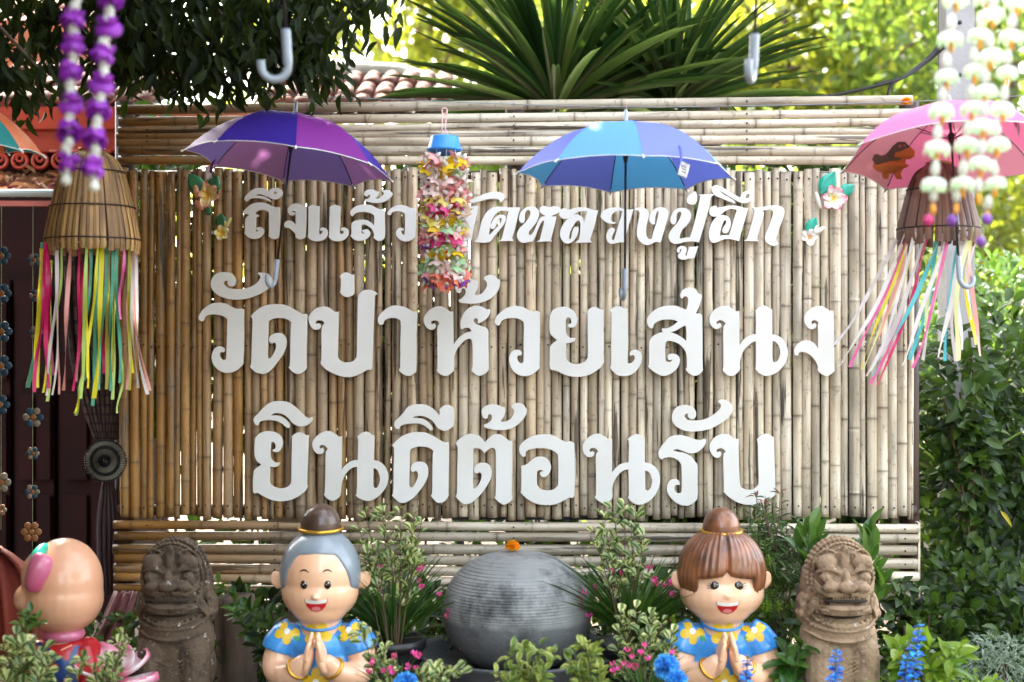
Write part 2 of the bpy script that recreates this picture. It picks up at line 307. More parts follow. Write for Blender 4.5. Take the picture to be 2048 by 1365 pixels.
G('ด',H_,"650,595 690,550 760,490 850,450 950,435 1050,440 1150,480 1240,535 1290,560 1345,555 1350,700 1343,1190 1345,1220 1300,1285 1240,1308 1190,1290 1130,1220 1145,1190 1150,900 1155,690 1165,670 1120,632 1060,612 990,608 920,622 875,650 867,680 862,900 858,1090 875,1120 900,1115 940,1060 970,980 965,930 945,908 920,920 905,928 882,900 885,860 920,815 980,800 1040,808 1080,850 1093,910 1085,990 1030,1100 960,1190 890,1260 810,1303 750,1305 700,1270 645,1215 662,1190 668,900 672,630")
G('้',I_,"393,190 400,150 440,110 500,90 560,90 610,105 650,125 678,125 682,180 665,240 620,300 650,308 700,300 750,270 785,220 795,175 785,140 765,130 762,105 790,80 835,72 885,80 920,105 930,130 952,145 945,200 915,260 860,320 790,370 700,400 600,405 500,392 430,370 420,345 440,335 490,310 518,270 520,230 500,207 475,210 468,235 465,258 440,265 410,245")
G('ต',I_,"73,570 110,525 170,478 240,457 310,462 370,490 435,560 480,510 540,465 600,460 660,485 710,525 740,545 770,540 770,800 765,1220 775,1250 740,1300 670,1333 610,1300 553,1245 568,1220 572,900 568,660 550,632 510,628 470,650 430,692 390,650 340,628 300,630 288,660 287,900 285,1110 305,1138 330,1120 375,1050 395,990 388,945 365,925 340,942 318,935 300,900 315,860 360,820 420,815 470,830 505,880 517,930 505,1000 460,1090 390,1190 310,1270 240,1318 180,1322 120,1285 70,1225 88,1190 92,900 97,620")
G('อ',I_,"860,640 875,590 930,535 1010,490 1100,465 1200,460 1280,475 1360,520 1440,555 1490,548 1540,575 1545,800 1540,1220 1515,1248 1480,1240 1400,1285 1300,1325 1200,1335 1100,1325 1000,1285 920,1225 875,1175 885,1150 887,900 885,850 940,840 1000,790 1070,745 1130,738 1190,755 1235,810 1252,870 1235,930 1200,975 1165,990 1130,975 1115,940 1135,922 1158,925 1150,905 1115,898 1085,915 1077,940 1077,1080 1095,1115 1140,1148 1210,1158 1280,1145 1325,1110 1342,1080 1342,720 1320,690 1270,655 1200,635 1120,630 1030,635 965,655 935,685 937,720 918,738 890,720 865,680")
G('น',J_,"403,590 415,540 460,485 520,440 590,423 650,440 700,475 735,492 768,488 768,905 800,865 850,815 920,785 975,780 978,510 960,492 1010,450 1065,427 1110,440 1145,470 1172,475 1175,780 1240,795 1300,835 1345,900 1362,990 1350,1080 1300,1180 1240,1245 1160,1290 1090,1300 1030,1275 985,1240 968,1210 978,1190 975,862 920,870 860,915 810,980 780,1050 770,1120 770,1215 735,1260 680,1290 630,1270 580,1235 557,1205 570,1185 572,900 572,680 600,640 570,605 520,595 488,615 490,645 510,650 530,640 550,660 535,695 490,712 445,690 415,645","1178,872 1225,895 1255,950 1268,1010 1250,1090 1215,1130 1180,1115")
G('ั',K_,"210,240 225,180 270,125 340,100 400,100 455,120 495,160 508,205 495,250 460,268 430,260 408,235 412,205 385,198 362,220 370,255 410,285 470,292 560,288 650,260 730,215 790,165 815,120 810,80 780,55 800,32 860,32 910,55 950,95 963,150 935,215 880,275 790,335 690,385 590,412 480,422 380,415 300,385 240,335 212,285")
G('ร',K_,"42,690 60,640 110,570 170,505 240,475 320,472 400,490 480,520 550,532 590,525 605,510 628,530 625,570 590,625 530,675 470,692 400,685 320,655 260,642 225,655 232,670 300,680 370,695 440,735 490,790 522,840 525,1000 522,1250 490,1295 430,1335 380,1342 310,1330 230,1280 170,1210 147,1140 155,1080 190,1030 240,1015 285,1030 305,1060 300,1085 275,1085 255,1085 238,1115 245,1160 275,1190 310,1192 330,1170 330,900 322,830 290,785 240,755 180,742 130,745 95,760 80,770 55,745")
G('บ',K_,"675,610 690,560 740,500 800,465 870,457 930,475 980,510 1035,522 1035,700 1045,1000 1055,1090 1085,1130 1140,1150 1210,1145 1260,1110 1283,1070 1280,800 1275,560 1265,525 1310,475 1360,455 1410,462 1455,490 1470,500 1475,700 1488,1200 1470,1225 1400,1270 1300,1305 1200,1330 1100,1325 1000,1290 910,1230 848,1170 855,1150 850,900 848,710 875,675 860,650 825,632 785,635 760,655 765,685 785,680 805,672 820,700 805,735 770,750 725,730 690,680")
circ = lambda cx, cy, r, n=12: ' '.join('%.0f,%.0f' % (cx+r*math.cos(6.2832*i/n), cy+r*math.sin(6.2832*i/n)) for i in range(n))
G('ึ',L1,"80,280 100,240 170,165 250,115 330,100 420,110 490,155 540,115 600,98 670,110 715,150 722,200 695,250 640,288 580,290 520,270 460,240 400,215 330,205 280,220 262,235 340,235 430,260 500,295 527,325 510,332 440,300 350,275 250,270 170,285 135,315 110,325 85,305",circ(606,187,28))
G('ถ',L1,"65,520 80,480 130,430 200,380 280,355 370,350 450,365 520,400 590,425 675,432 680,600 672,890 665,925 630,960 580,972 530,950 490,915 500,890 500,600 498,530 470,495 420,478 360,472 310,485 275,515 265,545 330,570 300,590 275,600 270,680 270,830 285,850 315,840 310,820 285,810 285,780 320,768 370,775 408,815 405,870 365,925 300,960 240,968 170,950 110,905 80,865 92,840 95,640 120,600 165,560 130,540 85,540")
G('ง',L1,"818,475 835,430 890,385 960,365 1020,372 1070,405 1130,410 1132,600 1120,910 1120,930 1085,960 1040,978 990,965 945,930 955,905 930,860 880,810 820,775 790,780 765,755 760,705 800,665 850,658 900,675 935,710 955,740 955,620 955,545 965,515 940,495 905,490 888,505 905,520 935,515 945,540 920,562 880,568 840,540")
G('เ',L1,"1163,435 1200,405 1250,390 1300,405 1350,412 1352,600 1345,880 1375,895 1405,870 1415,845 1400,820 1375,828 1365,800 1400,778 1450,785 1490,820 1500,870 1480,930 1420,985 1340,1005 1270,1003 1200,975 1157,930 1168,905 1172,600 1175,450")
G('เ',M1,"-8,435 30,405 85,390 130,400 165,410 175,420 170,600 165,870 195,890 225,880 238,850 225,820 205,830 185,810 210,780 260,778 305,810 317,860 300,920 240,980 170,1003 90,1003 20,975 -22,930 -10,905 -5,600 0,450")
G('ล',M1,"350,520 365,480 430,420 520,392 620,385 710,400 790,440 850,465 910,460 930,490 930,600 930,940 890,985 850,1003 800,990 745,945 755,920 750,860 720,800 660,750 600,722 560,720 538,740 535,850 545,880 590,880 605,855 580,865 555,850 558,825 600,808 650,815 682,855 680,900 640,955 570,990 500,998 420,980 370,935 355,910 370,880 370,720 390,685 450,655 540,642 620,650 690,685 755,740 760,580 740,550 680,522 600,508 520,508 450,525 410,550 385,580 360,560")
G('้',M1,"585,190 610,150 670,128 740,130 790,155 835,165 830,210 800,255 770,285 820,285 870,260 915,215 920,180 895,160 930,140 990,135 1040,165 1065,205 1040,250 980,305 900,340 800,355 700,345 630,325 598,295 640,288 680,260 690,230 670,208 650,215 648,238 620,242 595,225")
G('ว',M1,"985,525 1000,495 1060,435 1140,400 1220,395 1300,410 1370,440 1460,455 1462,600 1455,920 1450,940 1390,985 1320,1008 1250,1003 1180,965 1135,905 1130,860 1150,810 1200,780 1250,795 1255,820 1225,825 1210,845 1220,880 1250,900 1275,895 1283,800 1283,580 1285,540 1250,515 1180,497 1110,500 1050,520 1035,555 1010,562 988,545")
G('ั',N1,"215,235 245,195 285,185 305,205 290,245 265,265 275,285 330,290 370,255 378,210 345,165 285,148 220,152 160,185 130,245 150,305 215,345 310,357 400,352 480,337 580,305 670,285 760,280 820,290 850,310 855,350 900,315 925,280 925,225 870,180 780,168 680,175 580,205 480,250 400,285 330,305 250,305 215,275")
G('ว',N1,"485,405 455,560 400,800 370,985 300,985 230,1005 120,1010 40,960 20,860 80,790 150,800 160,850 115,890 135,945 200,930 235,880 270,640 290,460 230,440 150,455 60,520 40,600 0,620 -20,560 20,470 110,400 200,395 290,410 400,415")
G('ด',N1,"1195,432 1160,560 1110,780 1055,960 1085,1000 830,1005 880,970 930,780 985,560 1000,495 920,485 850,492 790,530 730,610 690,720 660,905 700,880 770,800 850,720 880,650 880,615 850,615 810,660 780,740 750,795 710,800 690,770 710,700 760,620 830,565 900,560 950,590 950,650 910,730 830,830 750,930 665,1020 410,1022 470,960 500,850 540,680 580,590 640,500 720,440 800,420 900,425 1040,435")
G('ห',N1,"1180,640 1200,540 1250,470 1330,425 1410,420 1480,450 1517,520 1505,610 1460,700 1400,780 1350,840 1340,890 1370,912 1410,880 1460,780 1520,640 1560,598 1635,580 1570,540 1530,495 1540,430 1595,410 1665,425 1700,435 1745,415 1815,418 1875,440 1880,480 1845,520 1775,555 1710,585 1810,590 1795,680 1765,800 1715,985 1740,1005 1485,1015 1535,980 1555,900 1595,740 1610,665 1595,650 1560,680 1505,790 1455,920 1410,1015 1330,1020 1260,1035 1190,1010 1150,950 1145,880 1180,800 1240,740 1320,650 1370,560 1370,490 1340,470 1300,490 1275,560 1275,640 1260,690 1215,695")
G('ล',O1,"500,530 520,480 570,450 610,440 615,470 680,470 750,445 850,432 960,440 1050,470 1110,488 1160,480 1140,560 1080,800 1020,985 1055,1025 775,1032 830,985 850,900 860,760 855,680 835,650 790,665 740,740 690,830 665,940 680,985 700,960 715,880 740,800 780,765 825,770 825,830 790,930 730,1010 650,1045 590,1030 535,970 515,890 530,800 590,690 650,620 680,595 630,620 570,620 520,590","720,570 760,545 820,505 900,495 975,500 940,620 915,710 900,620 860,575 790,555")
G('ว',P1,"-160,570 -130,510 -55,460 45,435 145,435 235,462 330,470 395,460 375,540 320,730 262,930 235,1028 150,1025 60,1050 -10,1040 -55,980 -60,900 -30,820 20,780 70,790 75,830 50,880 30,940 30,985 60,995 85,940 130,780 180,620 215,495 150,485 90,500 40,540 10,610 20,660 60,685 95,690 70,710 -20,705 -100,660 -150,610")
G('ง',P1,"415,480 430,450 500,432 580,442 640,490 660,560 640,650 620,740 610,850 620,920 650,965 690,975 715,960 740,850 790,700 830,520 820,490 800,500 775,560 765,660 765,710 740,722 700,705 672,650 680,570 730,490 800,440 880,432 950,455 990,510 985,600 950,720 910,860 860,1035 800,1018 740,1030 690,1060 630,1072 560,1050 490,985 462,900 465,780 490,640 505,540 490,490 450,478")
G('ป',P1,"1030,640 1060,540 1120,470 1200,442 1290,450 1350,490 1380,560 1365,640 1310,730 1240,800 1200,870 1185,950 1200,970 1280,950 1360,945 1400,830 1460,620 1545,240 1520,215 1780,205 1720,260 1690,400 1600,740 1515,1025 1450,1012 1340,1012 1240,1025 1160,1048 1080,1045 1020,1000 1000,930 1020,850 1080,770 1150,690 1200,600 1222,530 1200,500 1160,510 1130,560 1130,640 1115,700 1080,722 1045,700")
G('่',P1,"1310,310 1330,250 1400,190 1460,160 1480,230 1475,320 1440,370 1380,382 1330,360")
G('ู',P1,"1140,1180 1150,1130 1190,1100 1260,1095 1300,1120 1300,1180 1280,1240 1300,1270 1320,1200 1345,1125 1335,1108 1500,1100 1470,1180 1440,1290 1400,1300 1340,1300 1290,1318 1220,1318 1165,1290 1160,1240 1200,1200 1220,1150 1205,1125 1190,1150 1185,1190 1165,1202")
G('อ',Q1,"330,500 350,440 420,405 450,410 455,435 520,435 620,410 730,402 830,415 920,438 985,445 960,540 890,780 830,1005 760,985 670,968 580,972 500,1005 430,1030 370,1025 335,980 320,890 335,790 380,680 450,600 530,568 610,575 670,620 690,690 680,770 650,840 610,872 570,868 550,830 570,770 610,710 622,660 600,645 570,670 530,770 510,860 500,920 580,905 665,908 700,800 760,600 800,475 740,455 680,455 600,490 530,545 470,580 400,585 345,560")
G('ึ',Q1,"365,110 385,75 440,55 510,70 600,120 720,190 800,240 860,268 880,210 930,165 1000,150 1060,170 1085,220 1070,280 1010,335 940,355 860,345 780,310 700,260 600,200 520,155 500,152 540,195 620,240 700,290 750,325 770,360 700,340 600,300 500,260 420,220 380,160","945,270 955,215 990,195 1015,215 1010,250 985,275 955,282")
G('ก',Q1,"1060,435 1180,435 1300,415 1420,400 1530,412 1590,450 1605,520 1580,620 1530,750 1480,890 1465,980 1480,1020 1510,1045 1460,1078 1400,1082 1340,1055 1290,1010 1278,940 1300,860 1360,720 1400,600 1420,520 1400,480 1350,465 1280,475 1220,485 1250,520 1250,570 1200,740 1140,960 1165,1005 925,1000 975,960 1030,780 1090,560 1100,495 1085,460")
def smooth_outline(pts, n=4):
    k = len(pts); out = []
    def corner(i):
        a = Vector(pts[i])-Vector(pts[i-1]); b = Vector(pts[(i+1) % k])-Vector(pts[i])
        return a.angle(b) > R(52) if a.length > 1e-6 and b.length > 1e-6 else True
    cs = [corner(i) for i in range(k)]
    for i in range(k):
        b, c = Vector(pts[i]), Vector(pts[(i+1) % k]); out.append(tuple(b))
        a = Vector(pts[i-1]) if not cs[i] else b-(c-b)*.3
        d = Vector(pts[(i+2) % k]) if not cs[(i+1) % k] else c+(c-b)*.3
        L = (c-b).length
        # centripetal-ish tangents limited to the segment length
        m0 = (c-a); m0 = m0*(L/max(m0.length, 1e-6)) if not cs[i] else (c-b)
        m1 = (d-b); m1 = m1*(L/max(m1.length, 1e-6)) if not cs[(i+1) % k] else (c-b)
        for j in range(1, n):
            t = j/n; h00 = 2*t**3-3*t*t+1; h10 = t**3-2*t*t+t; h01 = -2*t**3+3*t*t; h11 = t**3-t*t
            out.append(tuple(b*h00+m0*h10+c*h01+m1*h11))
    return out
# ------------------------------------------------------------ shared materials
def bamboo_mat():
    m, nt, b, N, L = newmat('weathered_bamboo')
    tc = N.new('ShaderNodeTexCoord'); oi = N.new('ShaderNodeObjectInfo')
    mu = N.new('ShaderNodeMath'); mu.operation = 'MULTIPLY'; mu.inputs[1].default_value = 53; L.new(oi.outputs['Random'], mu.inputs[0])
    ad = N.new('ShaderNodeVectorMath'); L.new(tc.outputs['Object'], ad.inputs[0]); L.new(mu.outputs[0], ad.inputs[1])
    def noise(scale, st, det=4, lo=.35, hi=.65, rough=.55):
        mp = N.new('ShaderNodeMapping'); mp.inputs['Scale'].default_value = st; L.new(ad.outputs[0], mp.inputs[0])
        nz = N.new('ShaderNodeTexNoise'); nz.inputs['Scale'].default_value = scale; nz.inputs['Detail'].default_value = det; nz.inputs['Roughness'].default_value = rough; L.new(mp.outputs[0], nz.inputs[0])
        r = N.new('ShaderNodeMapRange'); r.inputs[1].default_value = lo; r.inputs[2].default_value = hi; L.new(nz.outputs[0], r.inputs[0]); return r.outputs[0]
    def mix(f, a, bb, mode='MIX'):
        x = N.new('ShaderNodeMix'); x.data_type = 'RGBA'; x.blend_type = mode
        for s_, v in ((0, f), (6, a), (7, bb)):
            if isinstance(v, tuple): x.inputs[s_].default_value = (*v, 1)
            elif isinstance(v, (int, float)): x.inputs[s_].default_value = v
            else: L.new(v, x.inputs[s_])
        return x.outputs[2]
    def scl(s, k):
        q = N.new('ShaderNodeMath'); q.operation = 'MULTIPLY'; q.inputs[1].default_value = k; L.new(s, q.inputs[0]); return q.outputs[0]
    tone_light = N.new('ShaderNodeAttribute'); tone_light.attribute_type = 'OBJECT'; tone_light.attribute_name = 'age'
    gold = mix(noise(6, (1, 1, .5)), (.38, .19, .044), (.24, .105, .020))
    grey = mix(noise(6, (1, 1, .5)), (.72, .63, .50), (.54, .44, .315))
    wz_ = N.new('ShaderNodeAttribute'); wz_.attribute_name = 'weather'; sm = N.new('ShaderNodeMath'); sm.operation = 'ADD'; sm.use_clamp = True; L.new(tone_light.outputs['Fac'], sm.inputs[0]); L.new(wz_.outputs['Fac'], sm.inputs[1])
    c = mix(sm.outputs[0], gold, grey)  # golden and bleached canes, with the sign's shaded left painted in
    c = mix(scl(noise(16, (1, 1, .16), 6, .5, .68), .62), c, (.20, .17, .125))           # grey weathered patches
    c = mix(scl(noise(70, (1, 1, .035), 5, .53, .68), .40), c, (.13, .085, .045))      # fine lengthwise fibres
    c = mix(scl(noise(34, (1, 1, .05), 4, .60, .64), .85), c, (.035, .022, .014))     # dark splits
    nd = N.new('ShaderNodeAttribute'); nd.attribute_name = 'node'
    c = mix(scl(nd.outputs['Fac'], .8), c, (.075, .045, .025))
    sc = noise(45, (1, 1, 1), 3, .6, .66)
    c = mix(scl(sc, .35), c, (.09, .06, .04))
    hs = N.new('ShaderNodeHueSaturation'); L.new(c, hs.inputs['Color'])
    r2 = N.new('ShaderNodeMapRange'); r2.inputs[3].default_value = .66; r2.inputs[4].default_value = 1.22; L.new(oi.outputs['Random'], r2.inputs[0]); L.new(r2.outputs[0], hs.inputs['Value'])
    L.new(hs.outputs[0], b.inputs['Base Color']); b.inputs['Roughness'].default_value = .42; b.inputs['Specular IOR Level'].default_value = .45
    bp = N.new('ShaderNodeBump'); bp.inputs['Strength'].default_value = .25; bp.inputs['Distance'].default_value = .002
    L.new(noise(80, (1, 1, .04), 4, .3, .7), bp.inputs['Height']); L.new(bp.outputs[0], b.inputs['Normal'])
    return m
M = {}
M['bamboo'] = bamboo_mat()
M['hollow'] = mat('bamboo_hollow', (.03, .02, .012), .9)
M['nail'] = mat('rusty_nail', (.02, .014, .01), .8)
M['letter'] = mat('white_board', (.80, .79, .775), .5, .02, 3.0, bump=.08, bscale=200, col2=(.70, .68, .64), detail=8)
M['letter_edge'] = mat('board_edge', (.62, .50, .34), .7, .1)
M['darkwood'] = mat('dark_wood', (.045, .022, .014), .6, .3, 5, bump=.4, stretch=(4, 4, .4))
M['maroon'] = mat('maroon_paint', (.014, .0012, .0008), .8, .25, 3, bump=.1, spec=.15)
M['redbeam'] = mat('red_painted_beam', (.36, .028, .005), .45, .2, 3, bump=.15, bscale=30)
M['redwall'] = mat('terracotta_wall', (.50, .135, .06), .7, .15, 2)
M['tile'] = mat('clay_tile', (.17, .036, .016), .75, .3, 12, bump=.5, bscale=40, objvar=.25, col2=(.09, .024, .014))
M['ridge'] = mat('mortar_ridge', (.50, .47, .43), .8, .25, 5, bump=.5, bscale=30)
M['pinktin'] = mat('pink_sheet_roof', (.40, .12, .11), .6, .25, 4)
M['steel'] = mat('painted_steel', (.22, .26, .28), .4, .1, 4)
M['deadleaf'] = leafmat('dead_leaf', (.30, .17, .08), (.5, .3, .15), .15, .7, .4)
M['concrete'] = mat('pole_concrete', (.36, .345, .35), .85, .18, 9, bump=.5, bscale=90, col2=(.27, .255, .26))
M['black'] = mat('black_plastic', (.012, .012, .014), .4)
M['cable'] = mat('cable', (.015, .013, .012), .6)
M['skin'] = mat('painted_skin', (.84, .46, .27), .32, .06, 4, coat=.5, bump=.02, col2=(.90, .56, .37))
M['skinpig'] = mat('painted_skin_peach', (.62, .31, .18), .38, .08, 4, coat=.35, col2=(.68, .37, .23))
M['pinkear'] = mat('painted_pink', (.42, .06, .13), .35, .12, 6, coat=.5, col2=(.62, .20, .33))
M['hairgrey'] = mat('painted_grey_hair', (.20, .235, .27), .35, .12, 7, coat=.4, col2=(.27, .31, .35))
M['bun'] = mat('painted_dark_brown', (.045, .024, .015), .38, .3, 9, coat=.4, col2=(.13, .075, .05), bump=.3, bscale=30)
M['brown'] = mat('painted_brown_hair', (.30, .105, .038), .38, .3, 14, coat=.4, col2=(.085, .034, .018), bump=.25, bscale=50)
M['shirt'] = mat('painted_blue_shirt', (.03, .23, .66), .32, .12, 7, coat=.5, col2=(.06, .32, .72), bump=.05)
M['yellowp'] = mat('painted_yellow', (.78, .50, .02), .4, .1, 8)
M['greenp'] = mat('painted_green', (.03, .28, .12), .4, .1, 8)
M['whitep'] = mat('painted_white', (.80, .78, .72), .35, .04, 8, coat=.4)
M['blackp'] = mat('painted_black', (.008, .007, .007), .12, .0, 8, coat=1.0)
M['browp'] = mat('painted_brow', (.035, .012, .01), .4)
M['redp'] = mat('painted_red', (.60, .012, .018), .3, .05, 8, coat=.5)
M['tongue'] = mat('painted_tongue', (.75, .25, .27), .35, .05, 8)
M['lip'] = mat('painted_lip_line', (.62, .28, .15), .4, .05, 8)
M['gold'] = mat('gold_paint', (.72, .40, .05), .28, .12, 12, metal=.75)
M['plaid'] = mat('painted_red_plaid', (.40, .012, .015), .4, .1, 6, coat=.3)
M['navy'] = mat('painted_navy', (.010, .04, .16), .35, .15, 6, coat=.3)
M['lotus'] = mat('painted_lotus', (.80, .72, .72), .4, .05, 3, coat=.3)
M['orangecloth'] = mat('orange_red_cloth', (.24, .032, .008), .75, .2, 4, col2=(.12, .01, .005))
M['redcloth'] = mat('red_cloth', (.11, .004, .004), .6, .2, 3, sheen=.3)
def stone_mat(name, c1, c2, dark):
    m, nt, b, N, L = newmat(name)
    tc = N.new('ShaderNodeTexCoord')
    def nz(s, d=5, lo=.3, hi=.7):
        n = N.new('ShaderNodeTexNoise'); n.inputs['Scale'].default_value = s; n.inputs['Detail'].default_value = d; n.inputs['Roughness'].default_value = .65; L.new(tc.outputs['Object'], n.inputs[0])
        r = N.new('ShaderNodeMapRange'); r.inputs[1].default_value = lo; r.inputs[2].default_value = hi; L.new(n.outputs[0], r.inputs[0]); return r.outputs[0]
    def mix(f, a, c):
        x = N.new('ShaderNodeMix'); x.data_type = 'RGBA'; L.new(f, x.inputs[0])
        for s_, v in ((6, a), (7, c)):
            if isinstance(v, tuple): x.inputs[s_].default_value = (*v, 1)
            else: L.new(v, x.inputs[s_])
        return x.outputs[2]
    c = mix(nz(7), c1, c2); c = mix(nz(16, 6, .52, .70), c, dark); c = mix(nz(45, 4, .64, .72), c, (.55, .50, .45))
    L.new(c, b.inputs['Base Color']); b.inputs['Roughness'].default_value = .8; b.inputs['Specular IOR Level'].default_value = .3
    vo = N.new('ShaderNodeTexVoronoi'); vo.inputs['Scale'].default_value = 95; L.new(tc.outputs['Object'], vo.inputs[0])
    b1 = N.new('ShaderNodeBump'); b1.inputs['Strength'].default_value = .35; b1.inputs['Distance'].default_value = .004; L.new(vo.outputs['Distance'], b1.inputs['Height'])
    b2 = N.new('ShaderNodeBump'); b2.inputs['Strength'].default_value = .5; b2.inputs['Distance'].default_value = .004; L.new(nz(70, 6), b2.inputs['Height']); L.new(b1.outputs[0], b2.inputs['Normal']); L.new(b2.outputs[0], b.inputs['Normal'])
    return m
M['stone_d'] = stone_mat('carved_stone_dark', (.125, .085, .055), (.080, .054, .036), (.024, .018, .014))
M['stone_l'] = stone_mat('carved_stone_tan', (.36, .245, .15), (.26, .175, .11), (.10, .06, .035))
M['cement'] = mat('grey_cement', (.10, .105, .115), .55, .25, 5, bump=.3, bscale=80, col2=(.05, .053, .06))
M['soil'] = mat('garden_soil', (.05, .032, .02), .95, .35, 3, bump=.8, bscale=20)
M['marigold'] = mat('marigold', (.85, .33, .005), .7, .15, 30)
M['bark'] = mat('tree_bark', (.11, .075, .05), .9, .3, 6, bump=1, bscale=20, stretch=(3, 3, .6))
M['barkpale'] = mat('pale_bark', (.26, .17, .11), .9, .3, 6, bump=1, bscale=20, stretch=(3, 3, .6))
M['stem'] = mat('green_stem', (.07, .10, .03), .6)
M['woodystem'] = mat('woody_stem', (.10, .06, .03), .7)
# leaves
M['lf_dark'] = leafmat('mango_leaf', (.010, .018, .005), (.08, .13, .010), .22, .5, .45, spec=.15)
M['lf_tree'] = leafmat('sunny_tree_leaf', (.11, .155, .018), (.46, .47, .035), .58, .5, .35)
M['lf_tree2'] = leafmat('deep_tree_leaf', (.05, .10, .02), (.28, .40, .04), .5, .5, .35)
M['lf_hedge'] = leafmat('hedge_leaf', (.019, .046, .006), (.12, .22, .02), .30, .42, .65, spec=.35)
M['lf_var'] = leafmat('variegated_leaf', (.05, .115, .022), (.3, .4, .1), .3, .4, .3, edge=(.44, .48, .20), ew=.40)
M['lf_grass'] = leafmat('grass_blade', (.035, .10, .015), (.15, .3, .03), .3, .4, .35)
M['lf_sword'] = leafmat('sword_leaf', (.020, .052, .014), (.10, .22, .02), .30, .33, .35, spec=.5)
M['lf_swordlight'] = leafmat('sword_leaf_light', (.07, .13, .03), (.30, .42, .08), .45, .35, .35, spec=.5)
M['lf_bright'] = leafmat('bright_green_leaf', (.12, .22, .015), (.35, .5, .03), .45, .35, .2)
M['lf_mid'] = leafmat('mid_green_leaf', (.045, .12, .02), (.2, .35, .03), .35, .3, .3, spec=.6)
M['lf_yellow'] = leafmat('yellow_leaf', (.60, .40, .03), (.7, .5, .05), .4, .5, .2)
M['lf_silver'] = leafmat('silvery_leaf', (.16, .21, .15), (.2, .3, .15), .3, .6, .3)
M['fl_pink'] = leafmat('pink_petal', (.80, .12, .32), (.9, .1, .35), .35, .5, .2)
def cloth(name, out, inn, trans=.3, rough=.55):
    "umbrella nylon: printed outside, paler coated inside"
    m, nt, b, N, L = newmat(name); ge = N.new('ShaderNodeNewGeometry')
    mx = N.new('ShaderNodeMix'); mx.data_type = 'RGBA'; L.new(ge.outputs['Backfacing'], mx.inputs[0]); mx.inputs[6].default_value = (*out, 1); mx.inputs[7].default_value = (*inn, 1)
    L.new(mx.outputs[2], b.inputs['Base Color']); b.inputs['Roughness'].default_value = rough; b.inputs['Specular IOR Level'].default_value = .25
    tc = N.new('ShaderNodeTexCoord'); nz = N.new('ShaderNodeTexNoise'); nz.inputs['Scale'].default_value = 9; nz.inputs['Detail'].default_value = 3; L.new(tc.outputs['Object'], nz.inputs[0])
    bp = N.new('ShaderNodeBump'); bp.inputs['Strength'].default_value = .35; bp.inputs['Distance'].default_value = .012; L.new(nz.outputs[0], bp.inputs['Height']); L.new(bp.outputs[0], b.inputs['Normal'])
    tr = N.new('ShaderNodeBsdfTranslucent'); tr.inputs[0].default_value = (*[(a+c)/2 for a, c in zip(out, inn)], 1)
    ms = N.new('ShaderNodeMixShader'); ms.inputs[0].default_value = trans; L.new(b.outputs[0], ms.inputs[1]); L.new(tr.outputs[0], ms.inputs[2]); L.new(ms.outputs[0], N['Material Output'].inputs[0])
    return m
M['u_purple'] = cloth('umbrella_purple', (.22, .025, .26), (.34, .20, .36))
M['u_indigo'] = cloth('umbrella_indigo', (.045, .020, .34), (.30, .22, .50))
M['u_sky'] = cloth('umbrella_sky', (.16, .42, .85), (.06, .34, .58))
M['u_peri'] = cloth('umbrella_periwinkle', (.18, .22, .74), (.11, .15, .55))
M['u_pink'] = cloth('umbrella_pink', (.74, .16, .33), (.60, .15, .22))
M['u_tan'] = cloth('umbrella_tan', (.80, .22, .45), (.42, .20, .13))
M['u_orange'] = cloth('umbrella_orange', (.75, .14, .02), (.4, .10, .05))
M['u_teal'] = cloth('umbrella_teal', (.03, .25, .25), (.02, .18, .2))
M['handle'] = mat('grey_plastic_handle', (.27, .31, .36), .3, .03, coat=.3)
M['tag'] = mat('paper_tag', (.62, .60, .60), .6, .25, 40)
M['white'] = mat('white_plastic', (.78, .78, .75), .35)
M['slat'] = mat('bamboo_slat', (.46, .26, .085), .5, .35, 6, bump=.4, objvar=.35, stretch=(3, 3, .3), col2=(.17, .09, .04))
M['slat_r'] = mat('bamboo_slat_brown', (.20, .105, .070), .6, .35, 6, bump=.4, objvar=.3, stretch=(3, 3, .3), col2=(.10, .05, .035))
M['wire'] = mat('dark_wire', (.03, .02, .015), .6)
def ribbon_mat(name, c): return mat(name, c, .3, .05, 4, trans=.3)
RB = {k: ribbon_mat('ribbon_'+k, c) for k, c in dict(green=(.07, .33, .22), yellow=(.75, .66, .03), magenta=(.62, .015, .14), pink=(.80, .36, .33), white=(.68, .62, .62), lime=(.45, .62, .16), olive=(.33, .32, .04), crimson=(.34, .006, .06), teal=(.10, .50, .55), rose=(.82, .16, .40), pale=(.80, .76, .78), cream=(.76, .80, .40)).items()}
FLc = dict(yellow=(.90, .62, .02), pink=(.90, .42, .42), palepink=(.90, .70, .66), green=(.45, .72, .40), orange=(.88, .32, .03), white=(.82, .78, .74), magenta=(.72, .06, .25), purple=(.30, .10, .50), red=(.65, .01, .02), coral=(.86, .22, .14), lemon=(.86, .72, .18))
FM = {k: mat('plastic_petal_'+k, c, .45, .06, 20, trans=.3) for k, c in FLc.items()}
M['gar_purple'] = mat('garland_purple', (.34, .035, .50), .5, .15, 30, trans=.3)
M['gar_white'] = mat('garland_white', (.80, .80, .72), .5, .05, 30, trans=.3)
